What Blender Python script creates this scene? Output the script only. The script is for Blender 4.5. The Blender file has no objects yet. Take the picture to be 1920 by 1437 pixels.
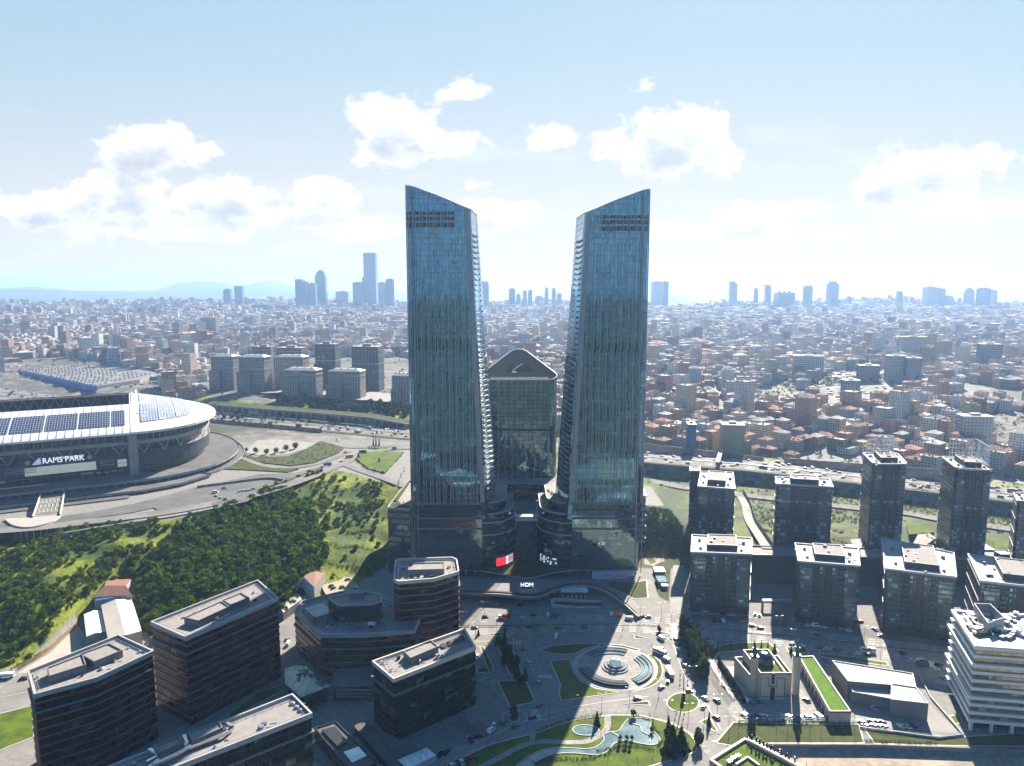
SUN_E = 5.0; SKY_S = 0.055; CLW = 0.37; AIR = 1.0; DUST = 0.3; OZ = 3.5; EXPO = 1.6; HAZE_D = 8.5e-5; HAZE_C = (0.36, 0.58, 0.95, 1); SAT = 1.35; KS = (.255, .285, .32); VEIL = .84; VEILC = (.300, .287, .274); VEILC2 = (.172, .236, .284)
import bpy, bmesh, math, random
import numpy as np
from mathutils import Vector, Matrix, noise as mnoise
from mathutils.geometry import tessellate_polygon
random.seed(7); RNG = np.random.default_rng(7)
scene = bpy.context.scene
COL = scene.collection
# ------------------------------------------------------------------ camera numbers (photo is 1920 x 1437)
F = 1330.0; CX = 960.0; CY = 718.5; PITCH = math.radians(7.2); CAMZ = 208.0
cp, sp = math.cos(PITCH), math.sin(PITCH)
def T(py):
    d = (CY - py) / F
    return (d * cp - sp) / (cp + d * sp)
def P(px, py, z=0.0):
    """the point of the photo that lies at height z"""
    d = (CY - py) / F; u = (px - CX) / F
    ty = cp + d * sp; tz = d * cp - sp
    Y = (z - CAMZ) / tz * ty
    return Vector((u / ty * Y, Y, z))
def HH(py, Y): return CAMZ + T(py) * Y
def XX(px, py, Y):
    d = (CY - py) / F
    return (px - CX) / F / (cp + d * sp) * Y
def PX(x, y, z):
    dz = z - CAMZ; dep = y * cp - dz * sp; up = y * sp + dz * cp
    return CX + F * x / dep, CY - F * up / dep
def poly(pts, z=0.0): return [tuple(P(a, b, z)[:2]) for a, b in pts]

# ------------------------------------------------------------------ node helpers
def newmat(name):
    m = bpy.data.materials.new(name); m.use_nodes = True
    nt = m.node_tree; nt.nodes.clear(); return m, nt
def nd(nt, typ, props=None, ins=None):
    n = nt.nodes.new(typ)
    for k, v in (props or {}).items(): setattr(n, k, v)
    for k, v in (ins or {}).items():
        s = n.inputs[k]
        if isinstance(v, bpy.types.NodeSocket): nt.links.new(v, s)
        else: s.default_value = v
    return n
def mth(nt, op, a, b=0.0, c=0.0, clamp=False):
    return nd(nt, 'ShaderNodeMath', {'operation': op, 'use_clamp': clamp}, {0: a, 1: b, 2: c}).outputs[0]
def c4(c): return tuple(c) + (1.0,) if len(c) == 3 else tuple(c)
def mixc(nt, f, a, b, mode='MIX'):
    n = nt.nodes.new('ShaderNodeMix'); n.data_type = 'RGBA'; n.blend_type = mode
    for i, v in ((0, f), (6, a), (7, b)):
        s = n.inputs[i]
        if isinstance(v, bpy.types.NodeSocket): nt.links.new(v, s)
        else: s.default_value = c4(v) if i else v
    return n.outputs[2]
def mixf(nt, f, a, b):
    n = nt.nodes.new('ShaderNodeMix'); n.data_type = 'FLOAT'
    for i, v in ((0, f), (2, a), (3, b)):
        s = n.inputs[i]
        if isinstance(v, bpy.types.NodeSocket): nt.links.new(v, s)
        else: s.default_value = v
    return n.outputs[0]
def pbsdf(nt, **k):
    n = nt.nodes.new('ShaderNodeBsdfPrincipled')
    o = nd(nt, 'ShaderNodeOutputMaterial', None, {'Surface': n.outputs[0]})
    for a, v in k.items():
        s = n.inputs[a.replace('_', ' ')]
        if isinstance(v, bpy.types.NodeSocket): nt.links.new(v, s)
        else: s.default_value = c4(v) if s.type == 'RGBA' else v
    return n
def geo_pos(nt): return nt.nodes.new('ShaderNodeNewGeometry').outputs['Position']
def noise(nt, vec, scale, detail=4.0, rough=0.55):
    return nd(nt, 'ShaderNodeTexNoise', None, {'Vector': vec, 'Scale': scale, 'Detail': detail, 'Roughness': rough}).outputs[0]
def ramp(nt, f, a, b): return nd(nt, 'ShaderNodeMapRange', {'clamp': True, 'interpolation_type': 'SMOOTHSTEP'}, {0: f, 1: a, 2: b, 3: 0.0, 4: 1.0}).outputs[0]
MATS = {}
def plain(name, col, rough=0.6, metal=0.0, var=0.18, scale=0.25, col2=None, spec=0.5, bump=0.0, emit=None, joint=0.0, jm=.62):
    """matt surface with mottled wear"""
    if name in MATS: return MATS[name]
    m, nt = newmat(name)
    pos = geo_pos(nt)
    n1 = noise(nt, pos, scale, 5.0); n2 = noise(nt, pos, scale * 9, 3.0)
    f = mth(nt, 'ADD', mth(nt, 'MULTIPLY', n1, 0.65), mth(nt, 'MULTIPLY', n2, 0.35))
    f = ramp(nt, f, 0.35, 0.65)
    lo = col2 or tuple(c * (1 - var) for c in col); hi = col if col2 else tuple(min(1, c * (1 + var * .6)) for c in col)
    cc = mixc(nt, f, lo, hi)
    if joint:
        bt = nd(nt, 'ShaderNodeTexBrick', {'offset': .5}, {'Vector': pos, 'Color1': (1, 1, 1, 1), 'Color2': (.88, .88, .88, 1), 'Mortar': (jm, jm, jm, 1), 'Scale': 1.0, 'Mortar Size': joint * .06, 'Brick Width': joint * 1.5, 'Row Height': joint})
        cc = mixc(nt, 1.0, cc, bt.outputs[0], 'MULTIPLY')
    kw = dict(Base_Color=cc, Roughness=rough, Metallic=metal, Specular_IOR_Level=spec)
    if emit: kw.update(Emission_Color=emit[0], Emission_Strength=emit[1])
    b = pbsdf(nt, **kw)
    if bump:
        bp = nd(nt, 'ShaderNodeBump', None, {'Height': n2, 'Strength': bump, 'Distance': 0.3})
        nt.links.new(bp.outputs[0], b.inputs['Normal'])
    MATS[name] = m; return m
def facade(name, ga, gb, met=0.85, rough=0.06, fw=1.5, fh=3.9, mu=0.08, sv=0.1, frame=(0.12, 0.12, 0.12), tilt=0.012,
           blind=0.06, blindcol=(0.45, 0.5, 0.5), fmet=0.3, spec=0.5):
    """curtain wall: panes on a metre grid (UV in metres), each pane a hair out of true, a few with blinds down"""
    m, nt = newmat(name)
    uv = nd(nt, 'ShaderNodeUVMap', {'uv_map': 'uv'}).outputs[0]
    sx = nd(nt, 'ShaderNodeSeparateXYZ', None, {0: uv})
    cu = mth(nt, 'DIVIDE', sx.outputs[0], fw); cv = mth(nt, 'DIVIDE', sx.outputs[1], fh)
    fu = mth(nt, 'FRACT', cu); fv = mth(nt, 'FRACT', cv)
    iu = mth(nt, 'FLOOR', cu); iv = mth(nt, 'FLOOR', cv)
    mk = mth(nt, 'MAXIMUM', mth(nt, 'LESS_THAN', fu, mu), mth(nt, 'LESS_THAN', fv, sv))
    wn = nd(nt, 'ShaderNodeTexWhiteNoise', {'noise_dimensions': '3D'}, {'Vector': nd(nt, 'ShaderNodeCombineXYZ', None, {0: iu, 1: iv, 2: 3.7}).outputs[0]})
    r = wn.outputs['Value']
    # runs of neighbouring panes share an interior
    iu3 = mth(nt, 'FLOOR', mth(nt, 'DIVIDE', iu, 3.0))
    w2 = nd(nt, 'ShaderNodeTexWhiteNoise', {'noise_dimensions': '3D'}, {'Vector': nd(nt, 'ShaderNodeCombineXYZ', None, {0: iu3, 1: iv, 2: 9.1}).outputs[0]})
    g = mixc(nt, mth(nt, 'MULTIPLY_ADD', r, 0.5, mth(nt, 'MULTIPLY', w2.outputs['Value'], 0.5)), ga, gb)
    bl = mth(nt, 'MULTIPLY', mth(nt, 'LESS_THAN', w2.outputs['Value'], blind), mth(nt, 'GREATER_THAN', fv, mth(nt, 'MULTIPLY_ADD', r, 0.6, 0.15)))
    g = mixc(nt, mth(nt, 'MULTIPLY', bl, 0.8), g, blindcol)
    base = mixc(nt, mk, g, frame)
    mt = mixf(nt, mk, mixf(nt, bl, met, met * 0.35), fmet); ro = mixf(nt, mk, rough, 0.45)
    nrm = nt.nodes.new('ShaderNodeNewGeometry').outputs['Normal']
    jit = nd(nt, 'ShaderNodeVectorMath', {'operation': 'MULTIPLY_ADD'}, {0: wn.outputs['Color'], 1: (tilt * 2,) * 3, 2: (-tilt,) * 3}).outputs[0]
    nn = nd(nt, 'ShaderNodeVectorMath', {'operation': 'NORMALIZE'}, {0: nd(nt, 'ShaderNodeVectorMath', None, {0: nrm, 1: jit}).outputs[0]}).outputs[0]
    pbsdf(nt, Base_Color=base, Metallic=mt, Roughness=ro, Normal=nn, Specular_IOR_Level=spec)
    MATS[name] = m; return m

# ------------------------------------------------------------------ mesh builder
class MB:
    def __init__(s): s.v = []; s.f = []; s.u = []; s.m = []
    def face(s, pts, uv=None, mi=0):
        i = len(s.v); s.v += [tuple(p) for p in pts]; s.f.append(tuple(range(i, i + len(pts))))
        s.u.append(uv or [(p[0], p[1]) for p in pts]); s.m.append(mi)
    def cap(s, pts, mi=0, flip=False):
        """flat polygon, convex or not"""
        vs = [Vector(p) for p in pts]
        for t in tessellate_polygon([vs]):
            a = [vs[i] for i in t]
            n = (a[1] - a[0]).cross(a[2] - a[0])
            if (n.z < 0) != flip: a.reverse()
            s.face(a, None, mi)
    def walls(s, pl, z0, z1, mi=0, closed=True, u0=0.0, top=None):
        """vertical walls round a plan (counter-clockwise, looking out); z0, z1 numbers or lists per corner"""
        n = len(pl); u = u0
        for i in range(n if closed else n - 1):
            a, b = pl[i], pl[(i + 1) % n]; j = (i + 1) % n
            L = math.hypot(b[0] - a[0], b[1] - a[1])
            if L < 1e-6: continue
            g = lambda z, k: z[k] if isinstance(z, (list, tuple)) else z
            q = top or pl
            s.face([(a[0], a[1], g(z0, i)), (b[0], b[1], g(z0, j)), (q[j][0], q[j][1], g(z1, j)), (q[i][0], q[i][1], g(z1, i))],
                   [(u, g(z0, i)), (u + L, g(z0, j)), (u + L, g(z1, j)), (u, g(z1, i))], mi)
            u += L
    def prism(s, pl, z0, z1, mi=0, mt=None, bottom=False):
        pl = ccw(pl)
        s.walls(pl, z0, z1, mi); s.cap([(x, y, z1) for x, y in pl], mi if mt is None else mt)
        if bottom: s.cap([(x, y, z0) for x, y in pl], mi, True)
    def rim(s, pl, z0, z1, t, mi=0):
        """upstand of thickness t round the inside of a plan"""
        pl = ccw(pl); q = inset(pl, t)
        s.walls(pl, z0, z1, mi); s.walls(q[::-1], z0, z1, mi)
        n = len(pl)
        for i in range(n):
            j = (i + 1) % n
            s.face([(*pl[i], z1), (*pl[j], z1), (*q[j], z1), (*q[i], z1)], None, mi)
    def band(s, pl, z0, z1, d, mi=0):
        """belt standing d proud of a plan"""
        pl = ccw(pl); q = inset(pl, -d); n = len(pl)
        s.walls(q, z0, z1, mi)
        for i in range(n):
            j = (i + 1) % n
            s.face([(*q[i], z1), (*q[j], z1), (*pl[j], z1), (*pl[i], z1)], None, mi)
            s.face([(*pl[i], z0), (*pl[j], z0), (*q[j], z0), (*q[i], z0)], None, mi)
    def box(s, x, y, z0, sx, sy, h, rot=0.0, mi=0, mt=None):
        s.prism(rect(x, y, sx, sy, rot), z0, z0 + h, mi, mt, True)
    def bar(s, a, b, r, mi=0, n=4, r2=None):
        a = Vector(a); b = Vector(b); d = (b - a)
        if d.length < 1e-6: return
        d.normalize(); up = Vector((0, 0, 1)) if abs(d.z) < .95 else Vector((1, 0, 0))
        x = d.cross(up).normalized(); y = d.cross(x); r2 = r if r2 is None else r2
        ra = [a + (x * math.cos(t) + y * math.sin(t)) * r for t in [2 * math.pi * (k + .5) / n for k in range(n)]]
        rb = [b + (x * math.cos(t) + y * math.sin(t)) * r2 for t in [2 * math.pi * (k + .5) / n for k in range(n)]]
        for k in range(n):
            j = (k + 1) % n; s.face([ra[j], ra[k], rb[k], rb[j]], None, mi)
        s.face(ra, None, mi); s.face(rb[::-1], None, mi)
    def lathe(s, x, y, prof, n=20, mi=0, uvs=1.0):
        for (r0, z0), (r1, z1) in zip(prof, prof[1:]):
            for k in range(n):
                a, b = 2 * math.pi * k / n, 2 * math.pi * (k + 1) / n
                p = [(x + r0 * math.cos(a), y + r0 * math.sin(a), z0), (x + r0 * math.cos(b), y + r0 * math.sin(b), z0),
                     (x + r1 * math.cos(b), y + r1 * math.sin(b), z1), (x + r1 * math.cos(a), y + r1 * math.sin(a), z1)]
                if r1 < 1e-4: p = p[:3]
                elif r0 < 1e-4: p = [p[0], p[2], p[3]]
                s.face(p, [(a * max(r0, r1) if i in (0, 3) else b * max(r0, r1), q[2]) for i, q in enumerate(p)], mi)
    def ribbon(s, pts, w0, w1, dz=0.0, mi=0, closed=False):
        """strip along a 3D line between the side offsets w0 and w1 (right is positive)"""
        L, R = offset_line(pts, w0, closed), offset_line(pts, w1, closed)
        n = len(pts); u = 0.0
        for i in range(n if closed else n - 1):
            j = (i + 1) % n
            d = (Vector(pts[j]) - Vector(pts[i])).length
            s.face([(*L[i], pts[i][2] + dz), (*R[i], pts[i][2] + dz), (*R[j], pts[j][2] + dz), (*L[j], pts[j][2] + dz)],
                   [(w0, u), (w1, u), (w1, u + d), (w0, u + d)], mi)
            u += d
    def build(s, name, mats, parent=None, smooth=False, weld=False):
        me = bpy.data.meshes.new(name)
        me.from_pydata(s.v, [], s.f)
        ul = me.uv_layers.new(name='uv')
        ul.data.foreach_set('uv', [c for f in s.u for p in f for c in p])
        for m in (mats if isinstance(mats, (list, tuple)) else [mats]): me.materials.append(m)
        me.polygons.foreach_set('material_index', s.m)
        if smooth: me.polygons.foreach_set('use_smooth', [True] * len(s.f))
        if weld:
            bm = bmesh.new(); bm.from_mesh(me); bmesh.ops.remove_doubles(bm, verts=bm.verts, dist=0.002); bm.to_mesh(me); bm.free()
        me.update()
        o = bpy.data.objects.new(name, me); COL.objects.link(o)
        if parent is not None: o.parent = parent
        return o
def area2(pl): return sum(a[0] * b[1] - b[0] * a[1] for a, b in zip(pl, pl[1:] + pl[:1]))
def ccw(pl): pl = [tuple(p[:2]) for p in pl]; return pl if area2(pl) > 0 else pl[::-1]
def rect(x, y, sx, sy, rot=0.0):
    c, s_ = math.cos(rot), math.sin(rot)
    return [(x + a * sx / 2 * c - b * sy / 2 * s_, y + a * sx / 2 * s_ + b * sy / 2 * c) for a, b in ((-1, -1), (1, -1), (1, 1), (-1, 1))]
def inset(pl, t):
    n = len(pl); out = []
    for i in range(n):
        a, b, c = Vector(pl[i - 1]), Vector(pl[i]), Vector(pl[(i + 1) % n])
        d1 = (b - a); d2 = (c - b)
        if d1.length < 1e-6 or d2.length < 1e-6: out.append(tuple(b)); continue
        d1.normalize(); d2.normalize()
        n1 = Vector((-d1.y, d1.x)); n2 = Vector((-d2.y, d2.x)); m = n1 + n2
        k = max(0.35, 1 + n1.dot(n2)); out.append(tuple(b + m * (t / k)))
    return out
def offset_line(pts, w, closed=False):
    n = len(pts); out = []
    for i in range(n):
        a = pts[i - 1] if (i or closed) else pts[i]; b = pts[(i + 1) % n] if (i < n - 1 or closed) else pts[i]
        d = Vector((b[0] - a[0], b[1] - a[1])).normalized()
        out.append((pts[i][0] + d.y * w, pts[i][1] - d.x * w))
    return out
def smooth_line(pts, k=6, closed=False):
    pts = [Vector(p) for p in pts]; n = len(pts); out = []
    for i in range(n if closed else n - 1):
        p0 = pts[i - 1] if (i or closed) else pts[0]; p1 = pts[i]; p2 = pts[(i + 1) % n]
        p3 = pts[(i + 2) % n] if (i + 2 < n or closed) else pts[-1]
        for t in range(k):
            t /= k
            out.append(0.5 * ((2 * p1) + (p2 - p0) * t + (2 * p0 - 5 * p1 + 4 * p2 - p3) * t * t + (3 * p1 - p0 - 3 * p2 + p3) * t ** 3))
    if not closed: out.append(pts[-1])
    return out
def circle(x, y, r, n=32, a0=0.0, a1=2 * math.pi):
    full = abs(a1 - a0 - 2 * math.pi) < 1e-6
    return [(x + r * math.cos(a0 + (a1 - a0) * k / (n if full else n - 1)), y + r * math.sin(a0 + (a1 - a0) * k / (n if full else n - 1))) for k in range(n)]
# ------------------------------------------------------------------ objects
def tag(o, label=None, cat=None, group=None, kind=None):
    if label: o['label'] = label
    if cat: o['category'] = cat
    if group: o['group'] = group
    if kind: o['kind'] = kind
    return o
def thing(name, label, cat, loc=(0, 0, 0), group=None, rot=0.0):
    o = bpy.data.objects.new(name, None); COL.objects.link(o); o.location = loc; o.rotation_euler[2] = rot
    o.empty_display_size = 1
    return tag(o, label, cat, group)
def adopt(root, child):
    """hang a part built in world coordinates under its thing"""
    child.parent = root; child.matrix_parent_inverse = Matrix.LocRotScale(root.location, root.rotation_euler, None).inverted(); return child
def copy_tree(o, parent=None):
    c = o.copy(); COL.objects.link(c); c.parent = parent
    for ch in list(o.children): copy_tree(ch, c)
    return c
ONES = 'zeroth first second third fourth fifth sixth seventh eighth ninth tenth eleventh twelfth thirteenth fourteenth fifteenth sixteenth seventeenth eighteenth nineteenth'.split()
TENS = {2: 'twent', 3: 'thirt', 4: 'fort', 5: 'fift', 6: 'sixt', 7: 'sevent', 8: 'eight', 9: 'ninet'}
def nth(n):
    if n < 20: return ONES[n]
    if n >= 100: return 'hundred-and-' + nth(n - 100) if n > 100 else 'hundredth'
    t, u = divmod(n, 10)
    return TENS[t] + 'ieth' if u == 0 else TENS[t] + 'y-' + ONES[u]
# ================================================================== camera, sun, sky
cam = bpy.data.cameras.new('camera'); camo = bpy.data.objects.new('camera', cam); COL.objects.link(camo)
cam.sensor_width = 36.0; cam.lens = 36.0 * F / 1920.0; cam.clip_start = 1.0; cam.clip_end = 120000.0
camo.location = (0, 0, CAMZ); camo.rotation_euler = (math.pi / 2 - PITCH, 0, 0); scene.camera = camo
SUN_AZ = math.radians(20.0); SUN_EL = math.radians(32.0)
sl = bpy.data.lights.new('sun', 'SUN'); sl.energy = SUN_E; sl.angle = math.radians(0.5); sl.color = (1.0, 0.90, 0.76)
so = bpy.data.objects.new('sun', sl); COL.objects.link(so); so.location = (0, 0, 600)
sd = Vector((math.sin(SUN_AZ) * math.cos(SUN_EL), math.cos(SUN_AZ) * math.cos(SUN_EL), math.sin(SUN_EL)))
so.rotation_euler = sd.to_track_quat('Z', 'Y').to_euler()
world = bpy.data.worlds.new('World'); scene.world = world; world.use_nodes = True
nt = world.node_tree; nt.nodes.clear()
sky = nd(nt, 'ShaderNodeTexSky', {'sky_type': 'NISHITA', 'sun_disc': False, 'sun_elevation': SUN_EL, 'sun_rotation': SUN_AZ,
         'altitude': 200.0, 'air_density': AIR, 'dust_density': DUST, 'ozone_density': OZ})
gen = nt.nodes.new('ShaderNodeTexCoord').outputs['Generated']
sx = nd(nt, 'ShaderNodeSeparateXYZ', None, {0: gen})
yy = mth(nt, 'MAXIMUM', sx.outputs[1], 0.04)
uu = mth(nt, 'DIVIDE', sx.outputs[0], yy); vv = mth(nt, 'DIVIDE', sx.outputs[2], yy)
# every cloud: direction (as the tangents east and up), half width, half height above and below its middle, weight
CLOUDS = [(740, 240, 100, 66, 84, 1.1), (850, 266, 78, 44, 40, .85), (285, 275, 122, 50, 56, 1.0), (355, 290, 62, 34, 36, .8), (205, 372, 160, 50, 42, 1.1), (60, 392, 140, 44, 40, 1.0),
          (430, 366, 130, 44, 46, 1.0), (540, 398, 120, 26, 30, .8), (850, 176, 58, 22, 16, .62), (1206, 152, 34, 26, 24, .62), (1035, 258, 50, 27, 28, .8),
          (1265, 270, 112, 64, 64, 1.1), (1160, 272, 62, 32, 34, .8), (1330, 290, 52, 40, 40, .8), (920, 408, 84, 34, 34, .9), (1770, 320, 112, 60, 60, 1.05), (1670, 352, 74, 44, 46, .9), (1850, 305, 72, 22, 26, .75),
          (1790, 392, 150, 34, 34, .85), (1505, 390, 66, 25, 27, .8), (1400, 410, 90, 26, 26, .75), (1280, 436, 120, 24, 26, .8), (910, 346, 38, 14, 12, .7), (605, 362, 66, 27, 28, .8), (300, 430, 220, 34, 30, .7), (640, 430, 180, 26, 26, .6), (1560, 440, 200, 22, 22, .55)]
gt = bpy.data.node_groups.new('cloud_field', 'ShaderNodeTree')
gt.interface.new_socket('U', in_out='INPUT', socket_type='NodeSocketFloat'); gt.interface.new_socket('V', in_out='INPUT', socket_type='NodeSocketFloat')
gt.interface.new_socket('D', in_out='OUTPUT', socket_type='NodeSocketFloat')
gi = gt.nodes.new('NodeGroupInput'); go = gt.nodes.new('NodeGroupOutput')
mx = None
for (a, b, rx, ru, rd, w) in CLOUDS:
    d = (CY - b) / F; ty = cp + d * sp
    cu = (a - CX) / F / ty; cv = T(b); k = 1 / F
    du = mth(gt, 'MULTIPLY', mth(gt, 'SUBTRACT', gi.outputs[0], cu), 1 / (rx * k * 1.13))
    dv = mth(gt, 'SUBTRACT', gi.outputs[1], cv)
    dv = mth(gt, 'ADD', mth(gt, 'MULTIPLY', mth(gt, 'MAXIMUM', dv, 0.0), 1 / (ru * k * 1.16)), mth(gt, 'MULTIPLY', mth(gt, 'MINIMUM', dv, 0.0), 1 / (rd * k * 1.1)))
    r2 = mth(gt, 'ADD', mth(gt, 'MULTIPLY', du, du), mth(gt, 'MULTIPLY', dv, dv))
    g = mth(gt, 'MULTIPLY', mth(gt, 'SUBTRACT', 1.0, mth(gt, 'SQRT', r2)), w)
    mx = g if mx is None else nd(gt, 'ShaderNodeMath', {'operation': 'SMOOTH_MAX'}, {0: mx, 1: g, 2: 0.15}).outputs[0]
vec = nd(gt, 'ShaderNodeCombineXYZ', None, {0: gi.outputs[0], 1: mth(gt, 'MULTIPLY', gi.outputs[1], 1.35), 2: 0.37}).outputs[0]
n1 = noise(gt, vec, 11.0, 9.0, 0.6)
bil = nd(gt, 'ShaderNodeTexVoronoi', {'feature': 'SMOOTH_F1'}, {'Vector': nd(gt, 'ShaderNodeVectorMath', {'operation': 'MULTIPLY_ADD'}, {0: nd(gt, 'ShaderNodeTexNoise', None, {'Vector': vec, 'Scale': 30.0, 'Detail': 3.0}).outputs['Color'], 1: (.012, .012, 0), 2: vec}).outputs[0], 'Scale': 26.0, 'Smoothness': 0.6}).outputs[0]
mx = mth(gt, 'MAXIMUM', mx, -0.6)
n3 = noise(gt, vec, 42.0, 6.0, 0.62)
dd = mth(gt, 'ADD', mx, mth(gt, 'MULTIPLY', mth(gt, 'SUBTRACT', n1, 0.5), 1.9))
dd = mth(gt, 'ADD', dd, mth(gt, 'MULTIPLY', mth(gt, 'SUBTRACT', n3, 0.5), 1.0))
dd = mth(gt, 'SUBTRACT', dd, mth(gt, 'MULTIPLY', mth(gt, 'SUBTRACT', bil, 0.35), 0.3))
gt.links.new(dd, go.inputs[0])
def cloudd(u, v):
    g = nt.nodes.new('ShaderNodeGroup'); g.node_tree = gt
    nt.links.new(u, g.inputs[0]); nt.links.new(v, g.inputs[1]); return g.outputs[0]
d1 = cloudd(uu, vv)
d2 = cloudd(mth(nt, 'ADD', uu, 0.006), mth(nt, 'ADD', vv, 0.024))
alpha = ramp(nt, d1, 0.07, 0.36)
thick = mth(nt, 'MULTIPLY', ramp(nt, d2, 0.10, 1.0), ramp(nt, d1, 0.08, 0.6))
ccol = mixc(nt, thick, (CLW, CLW * .995, CLW * .985), (CLW * .60, CLW * .63, CLW * .68))
# thin veil of stretched cloud low down
v2 = nd(nt, 'ShaderNodeCombineXYZ', None, {0: mth(nt, 'MULTIPLY', uu, 0.7), 1: mth(nt, 'MULTIPLY', vv, 3.2), 2: 5.1}).outputs[0]
veil = mth(nt, 'MULTIPLY', ramp(nt, noise(nt, v2, 6.0, 7.0, 0.62), 0.5, 0.75), mth(nt, 'MULTIPLY', ramp(nt, vv, 0.30, 0.10), ramp(nt, vv, -0.02, 0.03)))
skc = nd(nt, 'ShaderNodeVectorMath', {'operation': 'SCALE'}, {0: sky.outputs[0], 3: SKY_S}).outputs[0]
# thin high veil: the glare round the sun never rises far above the white of the clouds
sp3 = nd(nt, 'ShaderNodeSeparateColor', None, {0: nd(nt, 'ShaderNodeHueSaturation', None, {'Saturation': SAT, 'Color': skc}).outputs[0]})
def roll(c, k):
    p = mth(nt, 'POWER', mth(nt, 'MULTIPLY', mth(nt, 'MAXIMUM', c, 0.0), 1 / k), 2.2)
    return mth(nt, 'DIVIDE', c, mth(nt, 'POWER', mth(nt, 'ADD', p, 1.0), 1 / 2.2))
skc = nd(nt, 'ShaderNodeCombineColor', None, {0: roll(sp3.outputs[0], KS[0]), 1: roll(sp3.outputs[1], KS[1]), 2: roll(sp3.outputs[2], KS[2])}).outputs[0]
# milky veil of high cloud on the sunny half of the sky
# overhead the air is thinner and the sky deeper
skc = nd(nt, 'ShaderNodeVectorMath', {'operation': 'SCALE'}, {0: skc, 3: mixf(nt, ramp(nt, sx.outputs[2], 0.38, 0.75), 1.0, 0.85)}).outputs[0]
vw_ = mth(nt, 'ADD', VEIL, mth(nt, 'MULTIPLY', ramp(nt, vv, 0.22, 0.02), 0.95 - VEIL))
vw_ = mth(nt, 'MULTIPLY', vw_, mixf(nt, ramp(nt, sx.outputs[2], 0.38, 0.7), 1.0, 0.12))
skc = mixc(nt, mth(nt, 'MULTIPLY', ramp(nt, sx.outputs[1], -0.15, 0.55), vw_), skc, mixc(nt, ramp(nt, vv, 0.04, 0.42), VEILC, VEILC2))
c1 = mixc(nt, mth(nt, 'MULTIPLY', veil, 0.55), skc, (CLW * .98, CLW * .98, CLW * .97))
c2 = mixc(nt, mth(nt, 'MULTIPLY', alpha, 0.96), c1, ccol)
bg = nd(nt, 'ShaderNodeBackground', None, {'Color': c2, 'Strength': 1.0})
nd(nt, 'ShaderNodeOutputWorld', None, {'Surface': bg.outputs[0]})
world.cycles.sampling_method = 'MANUAL'; world.cycles.sample_map_resolution = 512
scene.view_settings.view_transform = 'Standard'; scene.view_settings.look = 'None'; scene.view_settings.gamma = 1.0
scene.view_settings.exposure = EXPO
cy = scene.cycles
cy.use_denoising = True; cy.max_bounces = 6; cy.diffuse_bounces = 2; cy.glossy_bounces = 3; cy.transmission_bounces = 2; cy.volume_bounces = 1; cy.transparent_max_bounces = 6
cy.caustics_reflective = False; cy.caustics_refractive = False; cy.sample_clamp_indirect = 6.0
try: cy.denoiser = 'OPENIMAGEDENOISE'; cy.denoising_prefilter = 'ACCURATE'; cy.denoising_input_passes = 'RGB_ALBEDO_NORMAL'
except Exception: pass
# haze: one box of thin air round everything, open to the sky above
hz, ht = newmat('thin_air')
pv = nd(ht, 'ShaderNodeVolumePrincipled', None, {'Color': HAZE_C, 'Density': HAZE_D, 'Anisotropy': 0.35})
nd(ht, 'ShaderNodeOutputMaterial', None, {'Volume': pv.outputs[0]})
b = MB(); b.prism([(-16000, -6500), (16000, -6500), (16000, 14500), (-16000, 14500)], -140, 430, 0, None, True)
tag(b.build('haze', hz), kind='stuff')
# ================================================================== terrain
# motorway: centre line left to right with height, from the photo
HW = [P(-600, 668, 34), P(-250, 700, 34), P(0, 735, 33), P(200, 761, 32), P(400, 781, 32), P(580, 797, 32), P(760, 814, 31), P(900, 826, 30), P(1060, 842, 29), P(1210, 857, 28), P(1400, 872, 27), P(1600, 894, 26), P(1760, 912, 26), P(1920, 931, 26), P(2200, 968, 26), P(2600, 1020, 26)]
HW = smooth_line(HW, 5)
HWX = np.array([[p.x, p.y, p.z] for p in HW])
def seg_dist(x, y, L):
    """distance from points to a polyline, height of the line there, signed side"""
    best = np.full(x.shape, 1e9); hz_ = np.zeros(x.shape); sd_ = np.zeros(x.shape)
    for a, b in zip(L[:-1], L[1:]):
        dx, dy = b[0] - a[0], b[1] - a[1]; l2 = dx * dx + dy * dy
        t = np.clip(((x - a[0]) * dx + (y - a[1]) * dy) / l2, 0, 1)
        qx, qy = a[0] + t * dx, a[1] + t * dy
        d = np.hypot(x - qx, y - qy); k = d < best
        best = np.where(k, d, best); hz_ = np.where(k, a[2] + t * (b[2] - a[2]), hz_)
        sd_ = np.where(k, np.sign((x - a[0]) * dy - (y - a[1]) * dx), sd_)
    return best, hz_, sd_
def sstep(a, b, x):
    t = np.clip((x - a) / (b - a), 0, 1); return t * t * (3 - 2 * t)
# line of the foot of the slope (level 0) and of its crest, against X
FOOT = [P(-260, 1330), P(-120, 1290), P(0, 1262), P(60, 1232), P(150, 1168), P(205, 1152), P(262, 1180), P(320, 1215), P(450, 1195), P(540, 1152), P(620, 1135), P(690, 1085), P(732, 1055)]
CREST = [(P(-300, 1080, 30), 30), (P(-150, 1030, 30), 30), (P(0, 988, 30), 30), (P(128, 984, 31), 31), (P(330, 975, 31), 31), (P(430, 942, 32), 32), (P(520, 905, 32), 32), (P(620, 878, 32), 32), (P(735, 908, 31), 31)]
fx = [p.x for p in FOOT] + [-78, 100, 112, 128, 150, 700]; fy = [p.y for p in FOOT] + [548, 545, 545, 540, 500, 470]
cx_ = [p.x for p, z in CREST] + [-75, 92, 106, 130, 160, 700]; cy_ = [p.y for p, z in CREST] + [580, 580, 596, 590, 520, 500]; cz_ = [z for p, z in CREST] + [31, 31, 20, 18, 16, 16]
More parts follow.
